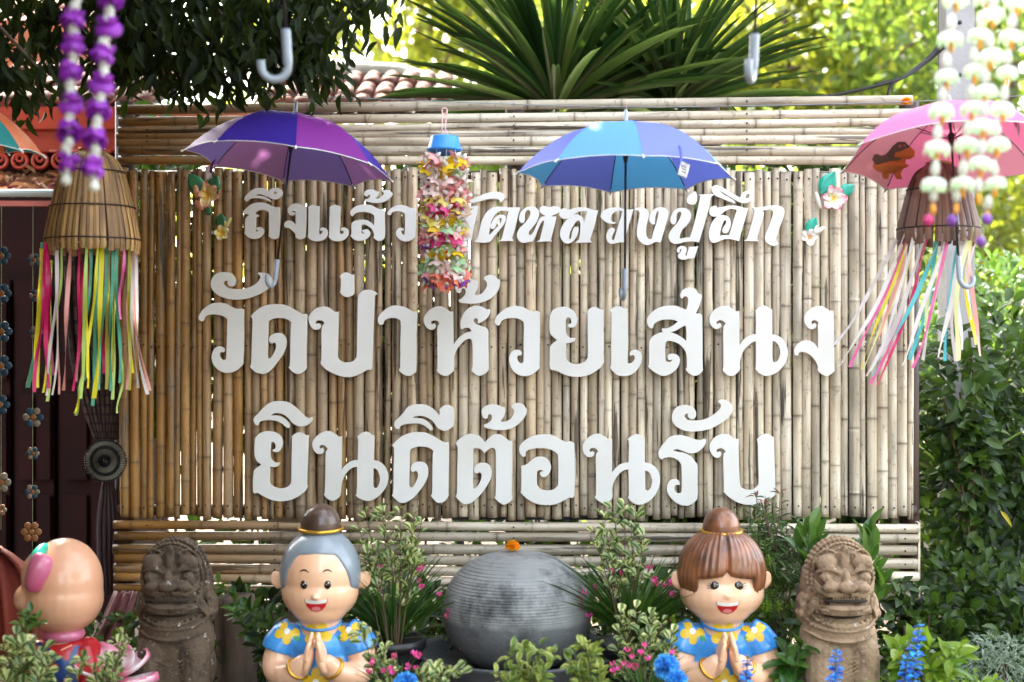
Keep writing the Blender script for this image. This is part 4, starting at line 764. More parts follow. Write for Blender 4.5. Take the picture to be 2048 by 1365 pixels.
# ------------------------------------------------------------ umbrellas
def umbrella(label, hub, Rr, Hh, phase, roll, pitch, panels, yaw=0, tag=None, shaft=.50, hrot=0, dino=None, hscale=1.0):
    """hub: centre of the rim; panels: 8 materials counted from the front panel; phase: angle (deg, from the front towards +x) of the first rib"""
    t = thing('umbrella', label, 'umbrella', hub, 'small open umbrellas hung on strings', (R(pitch), R(roll), R(yaw)))
    zt = lambda s: Hh*(1-s**2.5)
    def rib(s, k): 
        a = R(phase+45*k); return Vector((math.sin(a)*Rr*s, -math.cos(a)*Rr*s, zt(s)))
    for k in range(8):
        q = MB(); ns, nt_ = 12, 8; vs = []; uvs = []
        for i in range(ns+1):
            s = i/ns
            A_, B_ = rib(s, k), rib(s, k+1)
            for j in range(nt_+1):
                u = j/nt_; p_ = A_.lerp(B_, u); e = 4*u*(1-u)
                p_ *= 1; d = Vector((p_.x, p_.y, 0)); 
                p_ = p_ + (d.normalized() if d.length > 1e-6 else Vector((0, 0, 0)))*(e*Rr*(.018*math.sin(math.pi*s)-.030*s**4))+Vector((0, 0, e*(-.022*Rr*s*(1-s)*2+.030*Rr*s**4)))
                p_.z += .0018*math.sin(u*24+k)*s**3*math.sin(s*3)
                vs.append(p_)
        w_ = nt_+1
        q.add(vs, [(i*w_+j, i*w_+j+1, (i+1)*w_+j+1, (i+1)*w_+j) for i in range(ns) for j in range(nt_)])
        me = q.mesh('canopy_panel', panels[k]); pn = put('canopy_panel', me, t)
        if me.polygons[20].normal.z < 0: me.flip_normals()
        hem = MB(); hem.tube(vs[ns*w_:], .0016*Rr/.36, 5); put('hem', hem.mesh('hem', M['white']), pn)
    ribm = MB(); ribm.tube([Vector((0, -Rr*s, zt(s)-.006)) for s in np.linspace(0.03, 1, 12)], .0016, 5); ribme = ribm.mesh('rib', M['black'])
    stm = MB(); sp = .42; stm.tube([Vector((0, -.012, Hh*.42)), Vector((0, -Rr*sp, zt(sp)-.008))], .0018, 5); stme = stm.mesh('stretcher', M['black'])
    cp = MB(); e = Vector((0, -Rr, 0)); cp.tube([e+Vector((0, .012, .008)), e+Vector((0, -.006, -.004))], [.0026, .0038], 7); cp.ell(e+Vector((0, -.008, -.005)), .0042, 8); cpme = cp.mesh('rib_tip', M['white'])
    for k in range(8):
        a = R(phase+45*k)
        for nm, me in (('rib', ribme), ('stretcher', stme), ('rib_tip', cpme)): put(nm, me, t, (0, 0, 0), (0, 0, a))
    q = MB(); q.tube([(0, 0, Hh+.004), (0, 0, Hh-shaft)], .0042, 8); put('shaft', q.mesh('shaft', M['black']), t)
    q = MB(); q.lathe((0, 0, Hh*.42), [(.006, -.03), (.008, -.02), (.011, .0), (.012, .01), (.007, .02)], 12); put('runner', q.mesh('runner', M['black']), t)
    q = MB(); q.lathe((0, 0, Hh), [(.016, -.004), (.012, .004), (.0075, .008), (.0065, .045), (.004, .052)], 14); put('ferrule', q.mesh('ferrule', M['handle']), t)
    # J handle
    z0 = Hh-shaft; hs = hscale; pts = [(0, 0, z0+.012), (0, 0, z0-.035*hs), (0, 0, z0-.062*hs)]
    rr = .026*hs
    for i in range(1, 10):
        a = math.pi*i/9*1.0; pts.append((rr*(1-math.cos(a)), 0, z0-.062*hs-rr*math.sin(a)))
    pts.append((2*rr, 0, z0-.050*hs))
    q = MB(); n_ = len(catmull(pts, 4)); q.tube(catmull(pts, 4), [.0095*hs if i < 8 else .0080*hs for i in range(n_)], 12)
    put('handle', q.mesh('handle', M['handle']), t, (0, 0, 0), (0, 0, R(hrot)))
    # string up
    q = MB(); q.tube([(0, 0, Hh+.045), (.004, 0, Hh+.075), (0, 0, Hh+.09)], .001, 4); put('hanging_string', q.mesh('hanging_string', M['string']), t)
    if tag:
        for (ang, out, ln, dz) in tag:
            a = R(ang); c = Vector((math.sin(a)*Rr*out, -math.cos(a)*Rr*out, zt(out)+dz)); Mz = Matrix.Rotation(a, 3, 'Z')
            q = MB(); q.tube(catmull([c+Vector((0, 0, .012)), c+Mz@Vector((.004, -.006, -.01)), c+Mz@Vector((.0, -.010, -ln)), c+Mz@Vector((.004, -.008, -ln-.01))], 3), .0058, 4); put('closing_strap', q.mesh('closing_strap', panels[1]), t)
            q = MB(); q.box(c+Mz@Vector((.010, -.013, -ln-.012)), (.034, .002, .046), Mz@Matrix.Rotation(R(18), 3, 'Y')); tg = put('tag', q.mesh('tag', M['tag'], smooth=False), t)
            for zz in range(3):
                q = MB(); q.box(c+Mz@Vector((.010, -.0146, -ln-.002-.009*zz)), (.018, .0008, .0035), Mz@Matrix.Rotation(R(18), 3, 'Y')); put('tag_print', q.mesh('tag_print', M['cement'], smooth=False), tg)
    return t
pu, ind, sk, pe = M['u_purple'], M['u_indigo'], M['u_sky'], M['u_peri']
# panels are counted from the one between rib 0 and rib 1
umbrella('purple and indigo umbrella hanging before the upper left of the sign', P(578, 331, 5.18), .375, .185, -33, 6.2, -4, [ind, pu, ind, pu, ind, pu, ind, pu], tag=[(-118, .93, .03, -.02)], shaft=.545, hrot=245)
umbrella('sky blue and periwinkle umbrella hanging before the sign, right of centre', P(1251, 352, 4.87), .372, .178, -41, .6, -3, [sk, pe, sk, pe, sk, pe, sk, pe], tag=[(25, .93, .055, .004)], shaft=.51, hrot=100)
umbrella('pink umbrella with a cartoon dinosaur print, hung at the upper right', P(1905, 318, 4.72), .362, .172, -23, .5, -12, [M['u_pink'], M['u_tan']]*4, tag=[(60, .55, .02, -.03)], shaft=.52, hrot=20)
umbrella('orange and teal umbrella cut off by the left edge', P(-118, 284, 4.7), .325, .155, -20, 7, 3, [M['u_orange'], M['u_teal']]*4, shaft=.40)
umbrella('umbrella above the frame whose pale blue hook hangs at the upper left', P(556, -185, 3.75), .36, .17, 5, -3, 4, [sk, pe]*4, shaft=.50, hrot=188, hscale=1.35)
umbrella('umbrella above the frame whose grey handle hangs among the spiky leaves', P(1520, -175, 3.75), .36, .17, 5, 2, 3, [M['u_pink'], M['u_tan']]*4, shaft=.50, hrot=250, hscale=1.30)
# dinosaur print on the pink umbrella: flat print carried just under its front-left panel
um = [o for o in bpy.data.objects if o.get('label', '').startswith('pink umbrella')][0]
din = [(-38, 6), (-34, -4), (-27, -6), (-20, -2), (-12, -4), (-4, -12), (4, -22), (14, -30), (28, -30), (36, -22), (36, -12), (28, -6), (20, -6), (20, 2), (26, 4), (24, 8), (17, 10), (12, 20), (14, 30), (4, 30), (0, 20), (-8, 20), (-10, 30), (-20, 29), (-20, 18), (-30, 16)]
bpy.context.view_layer.update()
Wm = um.matrix_world; Wi = Wm.inverted()
panel_objs = [c for c in um.children if c.name.startswith('canopy_panel')]
def cast_print(poly, mt, name, parent, cx, cy, off):
    vsw = [(cx+x, cy+y) for x, y in poly]; C0 = Vector((0, CAMY, CAMZ)); best = None
    bmv = []; allv = []; allf = []; base = 0
    for po in panel_objs:
        me = po.data; b0 = len(allv); allv += [v.co.copy() for v in me.vertices]; allf += [tuple(i+b0 for i in f.vertices) for f in me.polygons]
    bv = BVHTree.FromPolygons(allv, allf); pts = []
    for x, y in vsw:
        o_ = Wi @ C0; d_ = (Wi @ P(x, y, 4.7))-o_; d_.normalize()
        h = bv.ray_cast(o_, d_)
        if h[0] is None: return
        # prefer the underside (second surface) if the first hit is the outside
        if h[1].dot(d_) < 0:
            h2 = bv.ray_cast(h[0]+d_*.002, d_)
            if h2[0] is not None: h = h2
        pts.append(h[0]-d_*off)
    from mathutils.geometry import tessellate_polygon as tp_; tri = tp_([[Vector((x, y, 0)) for x, y in poly]]); q = MB(); q.add(pts, [tuple(f) for f in tri]); put(name, q.mesh(name, mt, smooth=False), parent)
M['print_dark'] = mat('print_dark_grey', (.13, .09, .075), .7, .05, trans=.1); M['print_orange'] = mat('print_orange', (.62, .20, .06), .7, .05, trans=.15)
cast_print([(x*1.15+2, y*1.1+6) for x, y in din], M['print_orange'], 'print_shadow', um, 1786, 320, .003)
cast_print(din, M['print_dark'], 'dinosaur_print', um, 1782, 314, .005)
for (ex_, ey_) in ((18, -21), (27, -22)): cast_print([(ex_+3*math.cos(a), ey_+3.4*math.sin(a)) for a in np.linspace(0, 5.6, 9)], M['u_pink'], 'eye_print', um, 1782, 314, .007)

# ------------------------------------------------------------ ribbons
def ribbon_mesh(name, pts, w, m, ph=0.0, tw=1.0):
    vs = []; k = len(pts)
    for i, p_ in enumerate(pts):
        a = ph+tw*math.sin(i*.42+ph*3)*1.0; d = Vector((math.cos(a), math.sin(a), 0))*w/2; vs += [p_-d, p_+d]
    q = MB(); q.add(vs, [(2*i, 2*i+1, 2*i+3, 2*i+2) for i in range(k-1)]); return q.mesh(name, m)
def trap(label, cx, d, prof, slat_m, ribs, nsl, group='bell shaped bamboo fish traps hung as lanterns', hoops=(), rim_red=False):
    top = P(cx, prof[0][1], d); s = S(d)
    t = thing('fish_trap_lantern', label, 'lantern', top, group)
    pr = catmull([Vector((r_*s, 0, CAMZ-(py-682.5)*s-top.z)) for r_, py in prof], 5)
    for i in range(nsl):
        a = 2*math.pi*(i+random.uniform(-.12, .12))/nsl; wd = 2*math.pi*pr[-8].x/nsl*.40; vs = []; k = len(pr)
        er = Vector((math.cos(a), math.sin(a), 0)); ta = Vector((-math.sin(a), math.cos(a), 0))
        tip = random.uniform(-.004, .012)
        for j, p_ in enumerate(pr):
            w_ = wd*min(1, p_.x/pr[-8].x+.12); 
            if j == k-1: w_ *= .15
            z = p_.z-(tip if j >= k-2 else 0)
            for (dr, dt) in ((0, -w_), (.003, 0), (0, w_), (-.003, 0)): vs.append(er*(p_.x+dr)+ta*dt+Vector((0, 0, z)))
        q = MB(); q.add(vs, [(4*j+e, 4*j+(e+1) % 4, 4*j+4+(e+1) % 4, 4*j+4+e) for j in range(k-1) for e in range(4)]+[(0, 1, 2, 3)])
        put('slat', q.mesh('slat', slat_m, smooth=False), t)
    for (r_, py) in hoops:
        q = MB(); q.torus((0, 0, CAMZ-(py-682.5)*s-top.z), r_*s+.004, .0028, None, 40, 6); put('hoop', q.mesh('hoop', M['wire']), t)
        q = MB(); q.torus((0, 0, CAMZ-(py-682.5)*s-top.z), r_*s-.008, .003, None, 40, 6); put('hoop', q.mesh('hoop', M['slat']), t)
    q = MB(); q.torus((0, 0, .004), pr[0].x, .006, None, 30, 6); put('top_ring', q.mesh('top_ring', M['redbeam'] if rim_red else M['slat']), t)
    q = MB(); 
    for a in (0, 2.1, 4.2): q.tube([(pr[0].x*math.cos(a), pr[0].x*math.sin(a), 0), (0, 0, .22)], .0012, 4)
    q.tube([(0, 0, .22), (0, 0, 1.4)], .0014, 4); put('hanging_string', q.mesh('hanging_string', M['wire']), t)
    for (x0, y0, dep, x1, y1, wpx, col, curl) in ribs:
        a = Vector(((x0-cx)*s, dep, CAMZ-(y0-682.5)*s-top.z)); c = Vector(((x1-cx)*s, dep*1.1+random.uniform(-.02, .02), CAMZ-(y1-682.5)*s-top.z))
        n = 18; ph = random.uniform(0, 6); pts = []
        for i in range(n+1):
            u = i/n; p_ = a.lerp(c, u); p_.x += (math.sin(u*6+ph)*.010*u+curl*s*math.sin(math.pi*u)*1.0); p_.y += math.sin(u*7+ph*2)*.008*u; pts.append(p_)
        put('ribbon', ribbon_mesh('ribbon', pts, wpx*s*.85, RB[col], random.uniform(-.5, .5), .8), t)
    return t
rl = [(92, 486, -.03, 68, 775, 12, 'green', 4), (96, 500, -.06, 80, 775, 14, 'yellow', 3), (93, 520, .05, 86, 805, 8, 'lime', -2), (110, 490, -.10, 98, 782, 9, 'magenta', 0), (114, 492, -.11, 115, 775, 10, 'magenta', 2), (104, 500, .06, 104, 790, 5, 'pink', 2),
      (136, 478, -.12, 112, 790, 7, 'white', 8), (133, 480, -.12, 128, 788, 5, 'white', 6), (150, 495, .08, 143, 786, 9, 'crimson', 1), (165, 478, -.13, 152, 778, 10, 'pink', 2), (160, 500, .1, 142, 788, 6, 'crimson', 2), (180, 500, .1, 168, 815, 11, 'green', 0),
      (196, 480, -.13, 182, 795, 9, 'lime', 3), (192, 485, -.12, 192, 775, 6, 'yellow', 2), (208, 490, .06, 200, 780, 10, 'olive', 2), (218, 485, -.12, 204, 755, 7, 'yellow', -4), (222, 484, -.11, 202, 795, 11, 'yellow', 6), (228, 495, .04, 216, 800, 10, 'lime', 1),
      (240, 484, -.09, 236, 780, 7, 'green', 2), (247, 482, -.08, 255, 765, 8, 'green', -3), (258, 486, -.06, 252, 640, 7, 'rose', 1), (255, 490, .03, 246, 780, 12, 'pink', 4), (264, 490, -.03, 264, 780, 8, 'olive', 1), (270, 490, -.02, 278, 776, 8, 'white', -3), (268, 490, .02, 290, 790, 9, 'pale', -8), (250, 700, -.05, 250, 825, 6, 'lime', 2), (184, 740, -.1, 170, 828, 7, 'lime', 1)]
rs9 = random.Random(9); rl += [(x0+rs9.uniform(-5, 5), y0, dp*.7, x1+rs9.uniform(-7, 7), y1-rs9.uniform(0, 40), w*.8, rs9.choice(['crimson', 'magenta', 'green', 'olive', 'yellow', 'lime', 'pink']), cv) for (x0, y0, dp, x1, y1, w, cn, cv) in rl[::2]]
trap('golden bamboo fish trap lantern with straight hanging ribbons, left of the sign', 185, 5.0, [(24, 303), (48, 322), (66, 360), (78, 410), (88, 455), (92, 482), (92, 494), (90, 505)], M['slat'], rl, 42, hoops=((62, 345), (81, 415), (92, 480)), rim_red=True)
rr_ = []
rs = random.Random(5)
seq = ['white', 'pale', 'yellow', 'pale', 'pink', 'rose', 'white', 'cream', 'magenta', 'white', 'rose', 'teal', 'pale', 'rose', 'teal', 'white', 'pale', 'cream', 'teal', 'white', 'cream', 'pink', 'white', 'yellow', 'pale', 'white']
ends = [(1668, 690), (1678, 732), (1712, 738), (1722, 742), (1735, 750), (1708, 735), (1726, 752), (1730, 740), (1748, 772), (1752, 722), (1744, 770), (1732, 750), (1776, 730), (1798, 735), (1834, 720), (1844, 720), (1860, 715), (1848, 722), (1885, 722), (1893, 722), (1885, 720), (1950, 712), (1898, 722), (1940, 690), (1930, 700), (1925, 640)]
for i, (cn, (ex, ey)) in enumerate(zip(seq, ends)):
    sx_ = 1800+i*6.0+rs.uniform(-3, 3); rr_.append((sx_, 462+rs.uniform(-6, 14), rs.uniform(-.12, .06), ex, ey, rs.uniform(7, 11), cn, -10 if i > 16 else rs.uniform(4, 12)))
trap('brown bamboo fish trap lantern with wind-blown pastel ribbons, right of the sign', 1877, 4.95, [(22, 330), (44, 345), (58, 375), (68, 410), (76, 440), (80, 462), (80, 474), (78, 486)], M['slat_r'], rr_, 30, hoops=((60, 380), (79, 458)))

# ------------------------------------------------------------ mobile of plastic flowers under a blue basket
s = S(5.2); c = P(889, 222, 5.2)
mob = thing('flower_mobile', 'hanging mobile of plastic flower strings under a small blue basket, over the first text row', 'mobile', c)
def wz(py): return CAMZ-(py-682.5)*s
q = MB(); q.torus((0, 0, 0), .010, .0022, Matrix.Rotation(R(90), 3, 'X'), 14, 6); q.tube([(-.008, 0, 0), (-.010, 0, wz(285)-c.z)], .0022, 6); q.tube(catmull([(.010, 0, .0), (.004, -.002, -.05), (.004, 0, -.07), (.018, -.002, -.10), (.010, 0, wz(285)-c.z)], 4), .0024, 6)
put('string_loop', q.mesh('string_loop', M['string']), mob)
q = MB(); prof = [(26, 273), (28, 276), (33, 296), (36, 298), (36, 301), (33, 303)]; q.lathe((0, 0, -c.z), [(r_*s, wz(py)) for r_, py in prof], 30); put('basket', q.mesh('basket', M['bluebasket']), mob)
q = MB()
for i in range(11):
    y = (i-5)*.010; r_ = 34*s; w_ = math.sqrt(max(0, r_*r_-y*y)); h = wz(312)-c.z
    pts = [(w_*k/6, y, h+(abs(k/6*w_)**2+y*y)/(r_*r_)*.020) for k in range(-6, 7)]; q.tube(pts, .0012, 4)
    q.tube([(p_[1], p_[0], p_[2]) for p_ in pts], .0012, 4)
for rr2 in (.3, .6, .85): q.torus((0, 0, wz(312)-c.z+.020*rr2*rr2), 34*s*rr2, .0012, None, 24, 4)
put('mesh_base', q.mesh('mesh_base', M['bluebasket']), mob)
def flower_mesh(m, cm, r=.018, npet=6, cone=.012):
    q = MB(); 
    for k in range(npet):
        a = 2*math.pi*k/npet; u = Vector((math.cos(a), math.sin(a), 0)); v = Vector((-math.sin(a), math.cos(a), 0))
        q.add([Vector((0, 0, .002)), u*r*.58+v*r*.42+Vector((0, 0, -.003)), u*r*1.1+Vector((0, 0, -.0075)), u*r*.58-v*r*.42+Vector((0, 0, -.003))], [(0, 1, 2, 3)])
    q.cur = 1; q.lathe((0, 0, 0), [(r*.30, -.001), (r*.24, .006), (r*.08, cone)], 7)
    return q.mesh('flower', [m, cm])
FMESH = {k: flower_mesh(FM[k], FM['white']) for k in FM}
beadme = {k: None for k in ('red', 'purple', 'orange', 'green')}
for k in beadme:
    q = MB(); q.ell((0, 0, 0), .0052, 8); beadme[k] = q.mesh('bead', FM[k])
rows = [('yellow', 'yellow', 'pink'), ('yellow', 'white', 'green'), ('palepink', 'pink', 'white'), ('pink', 'pink', 'palepink'), ('lemon', 'pink', 'yellow'), ('palepink', 'lemon', 'magenta'), ('lemon', 'white', 'yellow'), ('green', 'green', 'yellow'), ('pink', 'palepink', 'magenta'), ('pink', 'purple', 'green'), ('yellow', 'yellow', 'yellow'), ('green', 'green', 'palepink'), ('pink', 'coral', 'palepink'), ('coral', 'coral', 'purple')]
nst = 11
for k in range(nst):
    a = 2*math.pi*k/nst+.3; x, y = 38*s*math.cos(a), 38*s*math.sin(a)
    q = MB(); q.tube([(x*.9, y*.9, wz(303)-c.z), (x, y, wz(572)-c.z)], .0008, 4); put('thread', q.mesh('thread', M['white']), mob)
    for j in range(19):
        row = rows[min(len(rows)-1, int(j*.74))]; py = 316+j*13.6+(k % 3)*4+random.uniform(-2, 2); cn = random.choice(row)
        if py > 575: continue
        put('flower', FMESH[cn], mob, (x+random.uniform(-.004, .004), y, wz(py)-c.z), (random.uniform(.2, 1.15), random.uniform(-.45, .45), random.uniform(0, 6)), random.uniform(1.5, 2.0))
        put('bead', beadme[['red', 'purple', 'orange', 'orange', 'green'][(k+j//6) % 5]], mob, (x, y, wz(py+7)-c.z))

# ------------------------------------------------------------ flower garlands in the foreground
def bell(m, n=5, r=.024, h=.03, droop=1.0, base_m=None):
    "drooping petals with v running from the throat to the tip"
    me = bpy.data.meshes.new('flower'); vs, fs, uv = [], [], []
    for k in range(n):
        a0 = 2*math.pi*k/n; nn = 5
        for i in range(nn+1):
            t = i/nn; rr = r*(.22+1.0*math.sin(t*1.75)**.8 if t > 0 else .22); z = -h*(t**1.7)*droop; w_ = r*(.16+.62*math.sin(math.pi*min(t*.85+.08, 1)))
            for sgn in (-1, 0, 1):
                u = Vector((math.cos(a0), math.sin(a0), 0)); v = Vector((-math.sin(a0), math.cos(a0), 0))
                vs.append(u*(rr-abs(sgn)*r*.10)+v*w_*sgn+Vector((0, 0, z-abs(sgn)*.002))); uv.append(((sgn+1)/2, t))
        b0 = k*(nn+1)*3
        for i in range(nn):
            for e in (0, 1): a = b0+i*3+e; fs.append((a, a+1, a+4, a+3))
    me.from_pydata(vs, [], fs); ul = me.uv_layers.new(name='UVMap')
    for l in me.loops: ul.data[l.index].uv = uv[l.vertex_index]
    me.materials.append(m); me.polygons.foreach_set('use_smooth', [True]*len(fs)); return me
bw = bell(M['gar_green'], 5, .0235, .034); q = MB(); q.lathe((0, 0, 0), [(.004, 0), (.010, .006), (.011, .018), (.007, .034), (.003, .038)], 10); tubeme = q.mesh('flower_tube', M['gar_white'])
q = MB(); q.lathe((0, 0, 0), [(.003, -.014), (.0055, -.008), (.0055, 0), (.004, .008)], 8); obead = q.mesh('bead', M['bead_orange'])
q = MB(); q.ell((0, 0, 0), (.012, .012, .013), 14); qb = q.mesh('pompom', FM['magenta']); qb2 = q.mesh('pompom', FM['purple'])
d = 3.25
WG = [([(1912, -20), (1902, 61), (1893, 137), (1884, 205), (1874, 280), (1869, 352), (1866, 405)], (1857, 441), qb, 'pale green flower garland, leftmost of the four at the right, ending in a pink ball', d),
      ([(1974, -18), (1960, 55), (1949, 126), (1943, 202), (1934, 273), (1925, 352), (1912, 405)], (1904, 441), qb2, 'pale green flower garland before the concrete pole, second from the left', d+.05),
      ([(1990, -50), (1984, 14), (1980, 96), (1970, 167), (1965, 236), (1961, 311), (1957, 386)], (1973, 439), qb2, 'pale green flower garland third from the left, its ball beside the red slats', d-.06),
      ([(2034, -10), (2023, 58), (2014, 130), (2006, 202), (1994, 273), (1989, 352), (1975, 420)], (1961, 484), qb2, 'rightmost pale green flower garland, whose purple ball hangs lowest', d+.08)]
for pts, end, eb, lb, dd in WG:
    t = thing('flower_garland', lb, 'garland', P(pts[0][0], pts[0][1], dd), 'pale green flower garlands hanging at the right'); o_ = Vector(t.location)
    q = MB(); q.tube([P(x, y, dd) for x, y in pts]+[P(*end, dd)], .0012, 5); put('thread', q.mesh('thread', M['gar_white'], o_), t)
    for i, (x, y) in enumerate(pts):
        last = i == len(pts)-1; c_ = P(x, y, dd)-o_; rt = (random.uniform(-.12, .12), random.uniform(-.1, .1), random.uniform(0, 6))
        if not last: put('flower', bw, t, c_+Vector((0, 0, -.002)), rt, random.uniform(.86, 1.02))
        put('flower_tube', tubeme, t, c_, rt, 1.0 if not last else .9)
        put('bead', obead, t, c_+Vector((0, 0, -.036 if not last else -.012)), None, 1.1)
    put('pompom', eb, t, P(*end, dd)-o_)
bp_ = bell(M['gar_purple'], 6, .0225, .022, 1.0); bp2 = bell(M['gar_purple'], 5, .018, .022, 1.0)
dd = 3.2
PG = [([(150, -20), (147, 40), (146, 92), (138, 147), (140, 210), (137, 266), (131, 326)], 'purple and white flower garland, left one of the two at the upper left'),
      ([(218, 2), (215, 55), (208, 111), (203, 169), (196, 222), (190, 280), (188, 338)], 'purple and white flower garland, right one of the two, hanging lower')]
for pts, lb in PG:
    t = thing('flower_garland', lb, 'garland', P(pts[0][0], pts[0][1], dd), 'purple flower garlands hanging at the left'); o_ = Vector(t.location)
    q = MB(); q.tube([P(x, y, dd) for x, y in pts], .0012, 5); put('thread', q.mesh('thread', M['gar_white'], o_), t)
    for i, (x, y) in enumerate(pts):
        c_ = P(x, y, dd)-o_; rt = (random.uniform(-.7, .7), random.uniform(-.6, .6), random.uniform(0, 6)); rt2 = (3.14+random.uniform(-.4, .4), random.uniform(-.5, .5), random.uniform(0, 6)); put('flower', bp2, t, c_+Vector((0, 0, .002)), rt2, 1.0)
        put('flower', bp_, t, c_+Vector((0, 0, .010)), rt, random.uniform(.95, 1.12)); put('flower', bp2, t, c_+Vector((0, 0, .0)), rt, .9)
        nx = P(*pts[i+1], dd)-o_ if i < len(pts)-1 else c_+Vector((-.002, 0, -.055))
        for k in range(3 if i < len(pts)-1 else 2):
            p_ = c_.lerp(nx, .36+.22*k if i < len(pts)-1 else .35+.4*k); put('floret', tubeme, t, p_+Vector((random.uniform(-.002, .002), 0, -.01)), (random.uniform(-.2, .2), random.uniform(-.2, .2), 0), (1.1, 1.1, .70))
        put('bead', obead, t, c_.lerp(nx, .30), None, .55)

# ------------------------------------------------------------ plaster plumerias on the sign
def petal(m, L=.03, W=.013, cup=.4):
    me = bpy.data.meshes.new('petal'); vs, fs, uv = [], [], []; n = 7
    for side in (0, 1):
        for i in range(n+1):
            t = i/n; w_ = W*(math.sin(math.pi*min(1, t*.82+.10)))**.75 if i < n else W*.35
            for j in range(5):
                u = (j-2)/2; h = .003+cup*W*(abs(u)**2)*.5+.010*math.sin(t*2.2)*.6; 
                vs.append((u*w_+.12*W*math.sin(t*3), t*L, h-(.0035 if side else 0))); uv.append((j/4, t))
    s5 = (n+1)*5
    for i in range(n):
        for j in range(4): a = i*5+j; fs.append((a, a+1, a+6, a+5)); fs.append((s5+a, s5+a+5, s5+a+6, s5+a+1))
        for j in (0, 4): a = i*5+j; fs.append((a, a+5, s5+a+5, s5+a))
    for j in range(4): a = n*5+j; fs.append((a, a+1, s5+a+1, s5+a))
    me.from_pydata(vs, [], fs); ul = me.uv_layers.new(name='UVMap')
    for l in me.loops: ul.data[l.index].uv = uv[l.vertex_index]
    me.materials.append(m); me.polygons.foreach_set('use_smooth', [True]*len(fs)); me.update(); return me
def pleaf(m, L, W):
    q = MB(); n = 8; vs = []
    for i in range(n+1):
        t = i/n; w_ = W*math.sin(math.pi*t)**.8*(1.1-.3*t) if 0 < i < n else .0004
        for u, z in ((-1, 0), (-.5, .004), (0, .0015), (.5, .004), (1, 0)): vs.append((u*w_, t*L, z+.004+(.0012 if i % 2 else 0)*abs(u)))
        for u in (-1, 1): vs.append((u*w_, t*L, 0))
    fs = [(i*7+j, i*7+j+1, i*7+j+8, i*7+j+7) for i in range(n) for j in range(4)]+[(i*7, i*7+7, i*7+12, i*7+5) for i in range(n)]+[(i*7+4, i*7+6, i*7+13, i*7+11) for i in range(n)]
    q.add(vs, fs); return q.mesh('leaf', m)
M['bud_o'] = mat('plaster_bud_orange', (.75, .34, .20), .4, .1); M['bud_y'] = mat('plaster_bud_yellow', (.75, .66, .25), .4, .1); M['bud_w'] = mat('plaster_bud_white', (.80, .76, .68), .4, .05)
def plum(label, px, py, petm, angs, L, W, leafm, leaves_, bud=None, size=1.0):
    c0 = SL(px, py, .030); w0 = Matrix.Rotation(-TH, 3, 'Z') @ c0
    t = thing('plumeria_ornament', label, 'ornament', w0, 'plaster plumeria flowers fixed on the sign', (R(90), 0, -TH))
    pm = petal(petm, L, W)
    for a in angs:
        ang, sc_ = a if isinstance(a, tuple) else (a, 1)
        put('petal', pm, t, (0, 0, .012), (R(14), 0, R(ang)), (sc_, sc_, 1.1))
    for (x, y, ang, L2, W2) in leaves_: put('leaf', pleaf(leafm, L2, W2), t, (x, y, .0), (R(6), 0, R(ang)))
    if bud:
        for (x, y, ang, L2, W2, bm_) in bud:
            q = MB(); q.ell((0, L2/2, .010), (W2, L2/2, W2*.8), 12); put('bud', q.mesh('bud', bm_), t, (x, y, 0), (0, 0, R(ang)))
    q = MB(); q.ell((0, 0, .016), (.005, .005, .004), 10); put('centre', q.mesh('centre', M['yellowp']), t)
# pixel offsets: 1 px = 2 mm, x right, y up
plum('orange pink plumeria ornament with two dark leaves, upper left of the sign', 417, 392, M['pet_orange'], [(5, 1), (-48, 1), (-100, .95), (170, 1.0), (85, .75)], .056, .020, M['plf_green'], [(-.02, .0, 32, .105, .036), (.01, .01, -22, .078, .030), (.0, -.045, 180, .035, .014)], [(-.044, -.01, 8, .055, .012, M['bud_o']), (-.052, -.02, -138, .05, .013, M['bud_o'])])
plum('small yellow and white plumeria ornament with a bud and dark leaf, upper left', 446, 468, M['pet_yellow'], [(8, .95), (-62, .95), (-125, .85), (165, .85), (85, .9)], .038, .016, M['plf_green'], [(-.004, .02, 2, .062, .026)], [(.010, .018, -30, .056, .009, M['bud_y']), (.014, .022, 8, .03, .006, M['bud_y'])])
plum('pink tipped white plumeria ornament with teal leaves, upper right of the sign', 1664, 399, M['pet_pink'], [(12, 1.0), (-38, .95), (78, .85), (-88, 1.05), (142, .95), (-148, .95)], .056, .021, M['plf_teal'], [(-.045, .02, -32, .105, .034), (.025, .02, -62, .070, .026)], [(-.046, -.042, 14, .075, .009, M['bud_w'])])
plum('small white plumeria ornament with a teal leaf and bud, upper right', 1617, 476, M['pet_white'], [(-14, .95), (48, 1.0), (-84, .9), (100, .95), (-165, 1.0)], .038, .0155, M['plf_teal'], [(-.006, .018, -30, .072, .024)], [(.020, .014, -55, .05, .009, M['bud_w']), (.018, .016, -22, .036, .006, M['bud_w'])])
# marigolds
def marigold(label, p_, r, wire=True):
    t = thing('marigold_flower', label, 'flower', p_, 'loose orange marigolds'); tp = leaf_tpl(2, .32, .6, .3, .4)
    n = 170; d = rng.normal(size=(n, 3)); d[:, 2] = np.abs(d[:, 2])*.9-.15; d /= np.linalg.norm(d, axis=1, keepdims=True)
    me = leaves_mesh('petals', d*r*.40, d, rdir(n, (0, 0, .5)), r*.62, tp, M['fl_mari']); o = put('petals', me, t); o['kind'] = 'stuff'
    q = MB(); q.ell((0, 0, 0), (r*.62, r*.62, r*.5), 12); put('flower_head', q.mesh('flower_head', M['marigold']), t); return t
M['fl_mari'] = leafmat('marigold_petal', (.88, .33, .005), (.9, .45, .01), .25, .6, .15)
marigold('orange marigold flower placed on top of the grey stone ball', P(1025, 1095, 5.12), .028)
marigold('small orange marigold tucked at the top right corner of the sign', P(1813, 205, 5.5), .021)
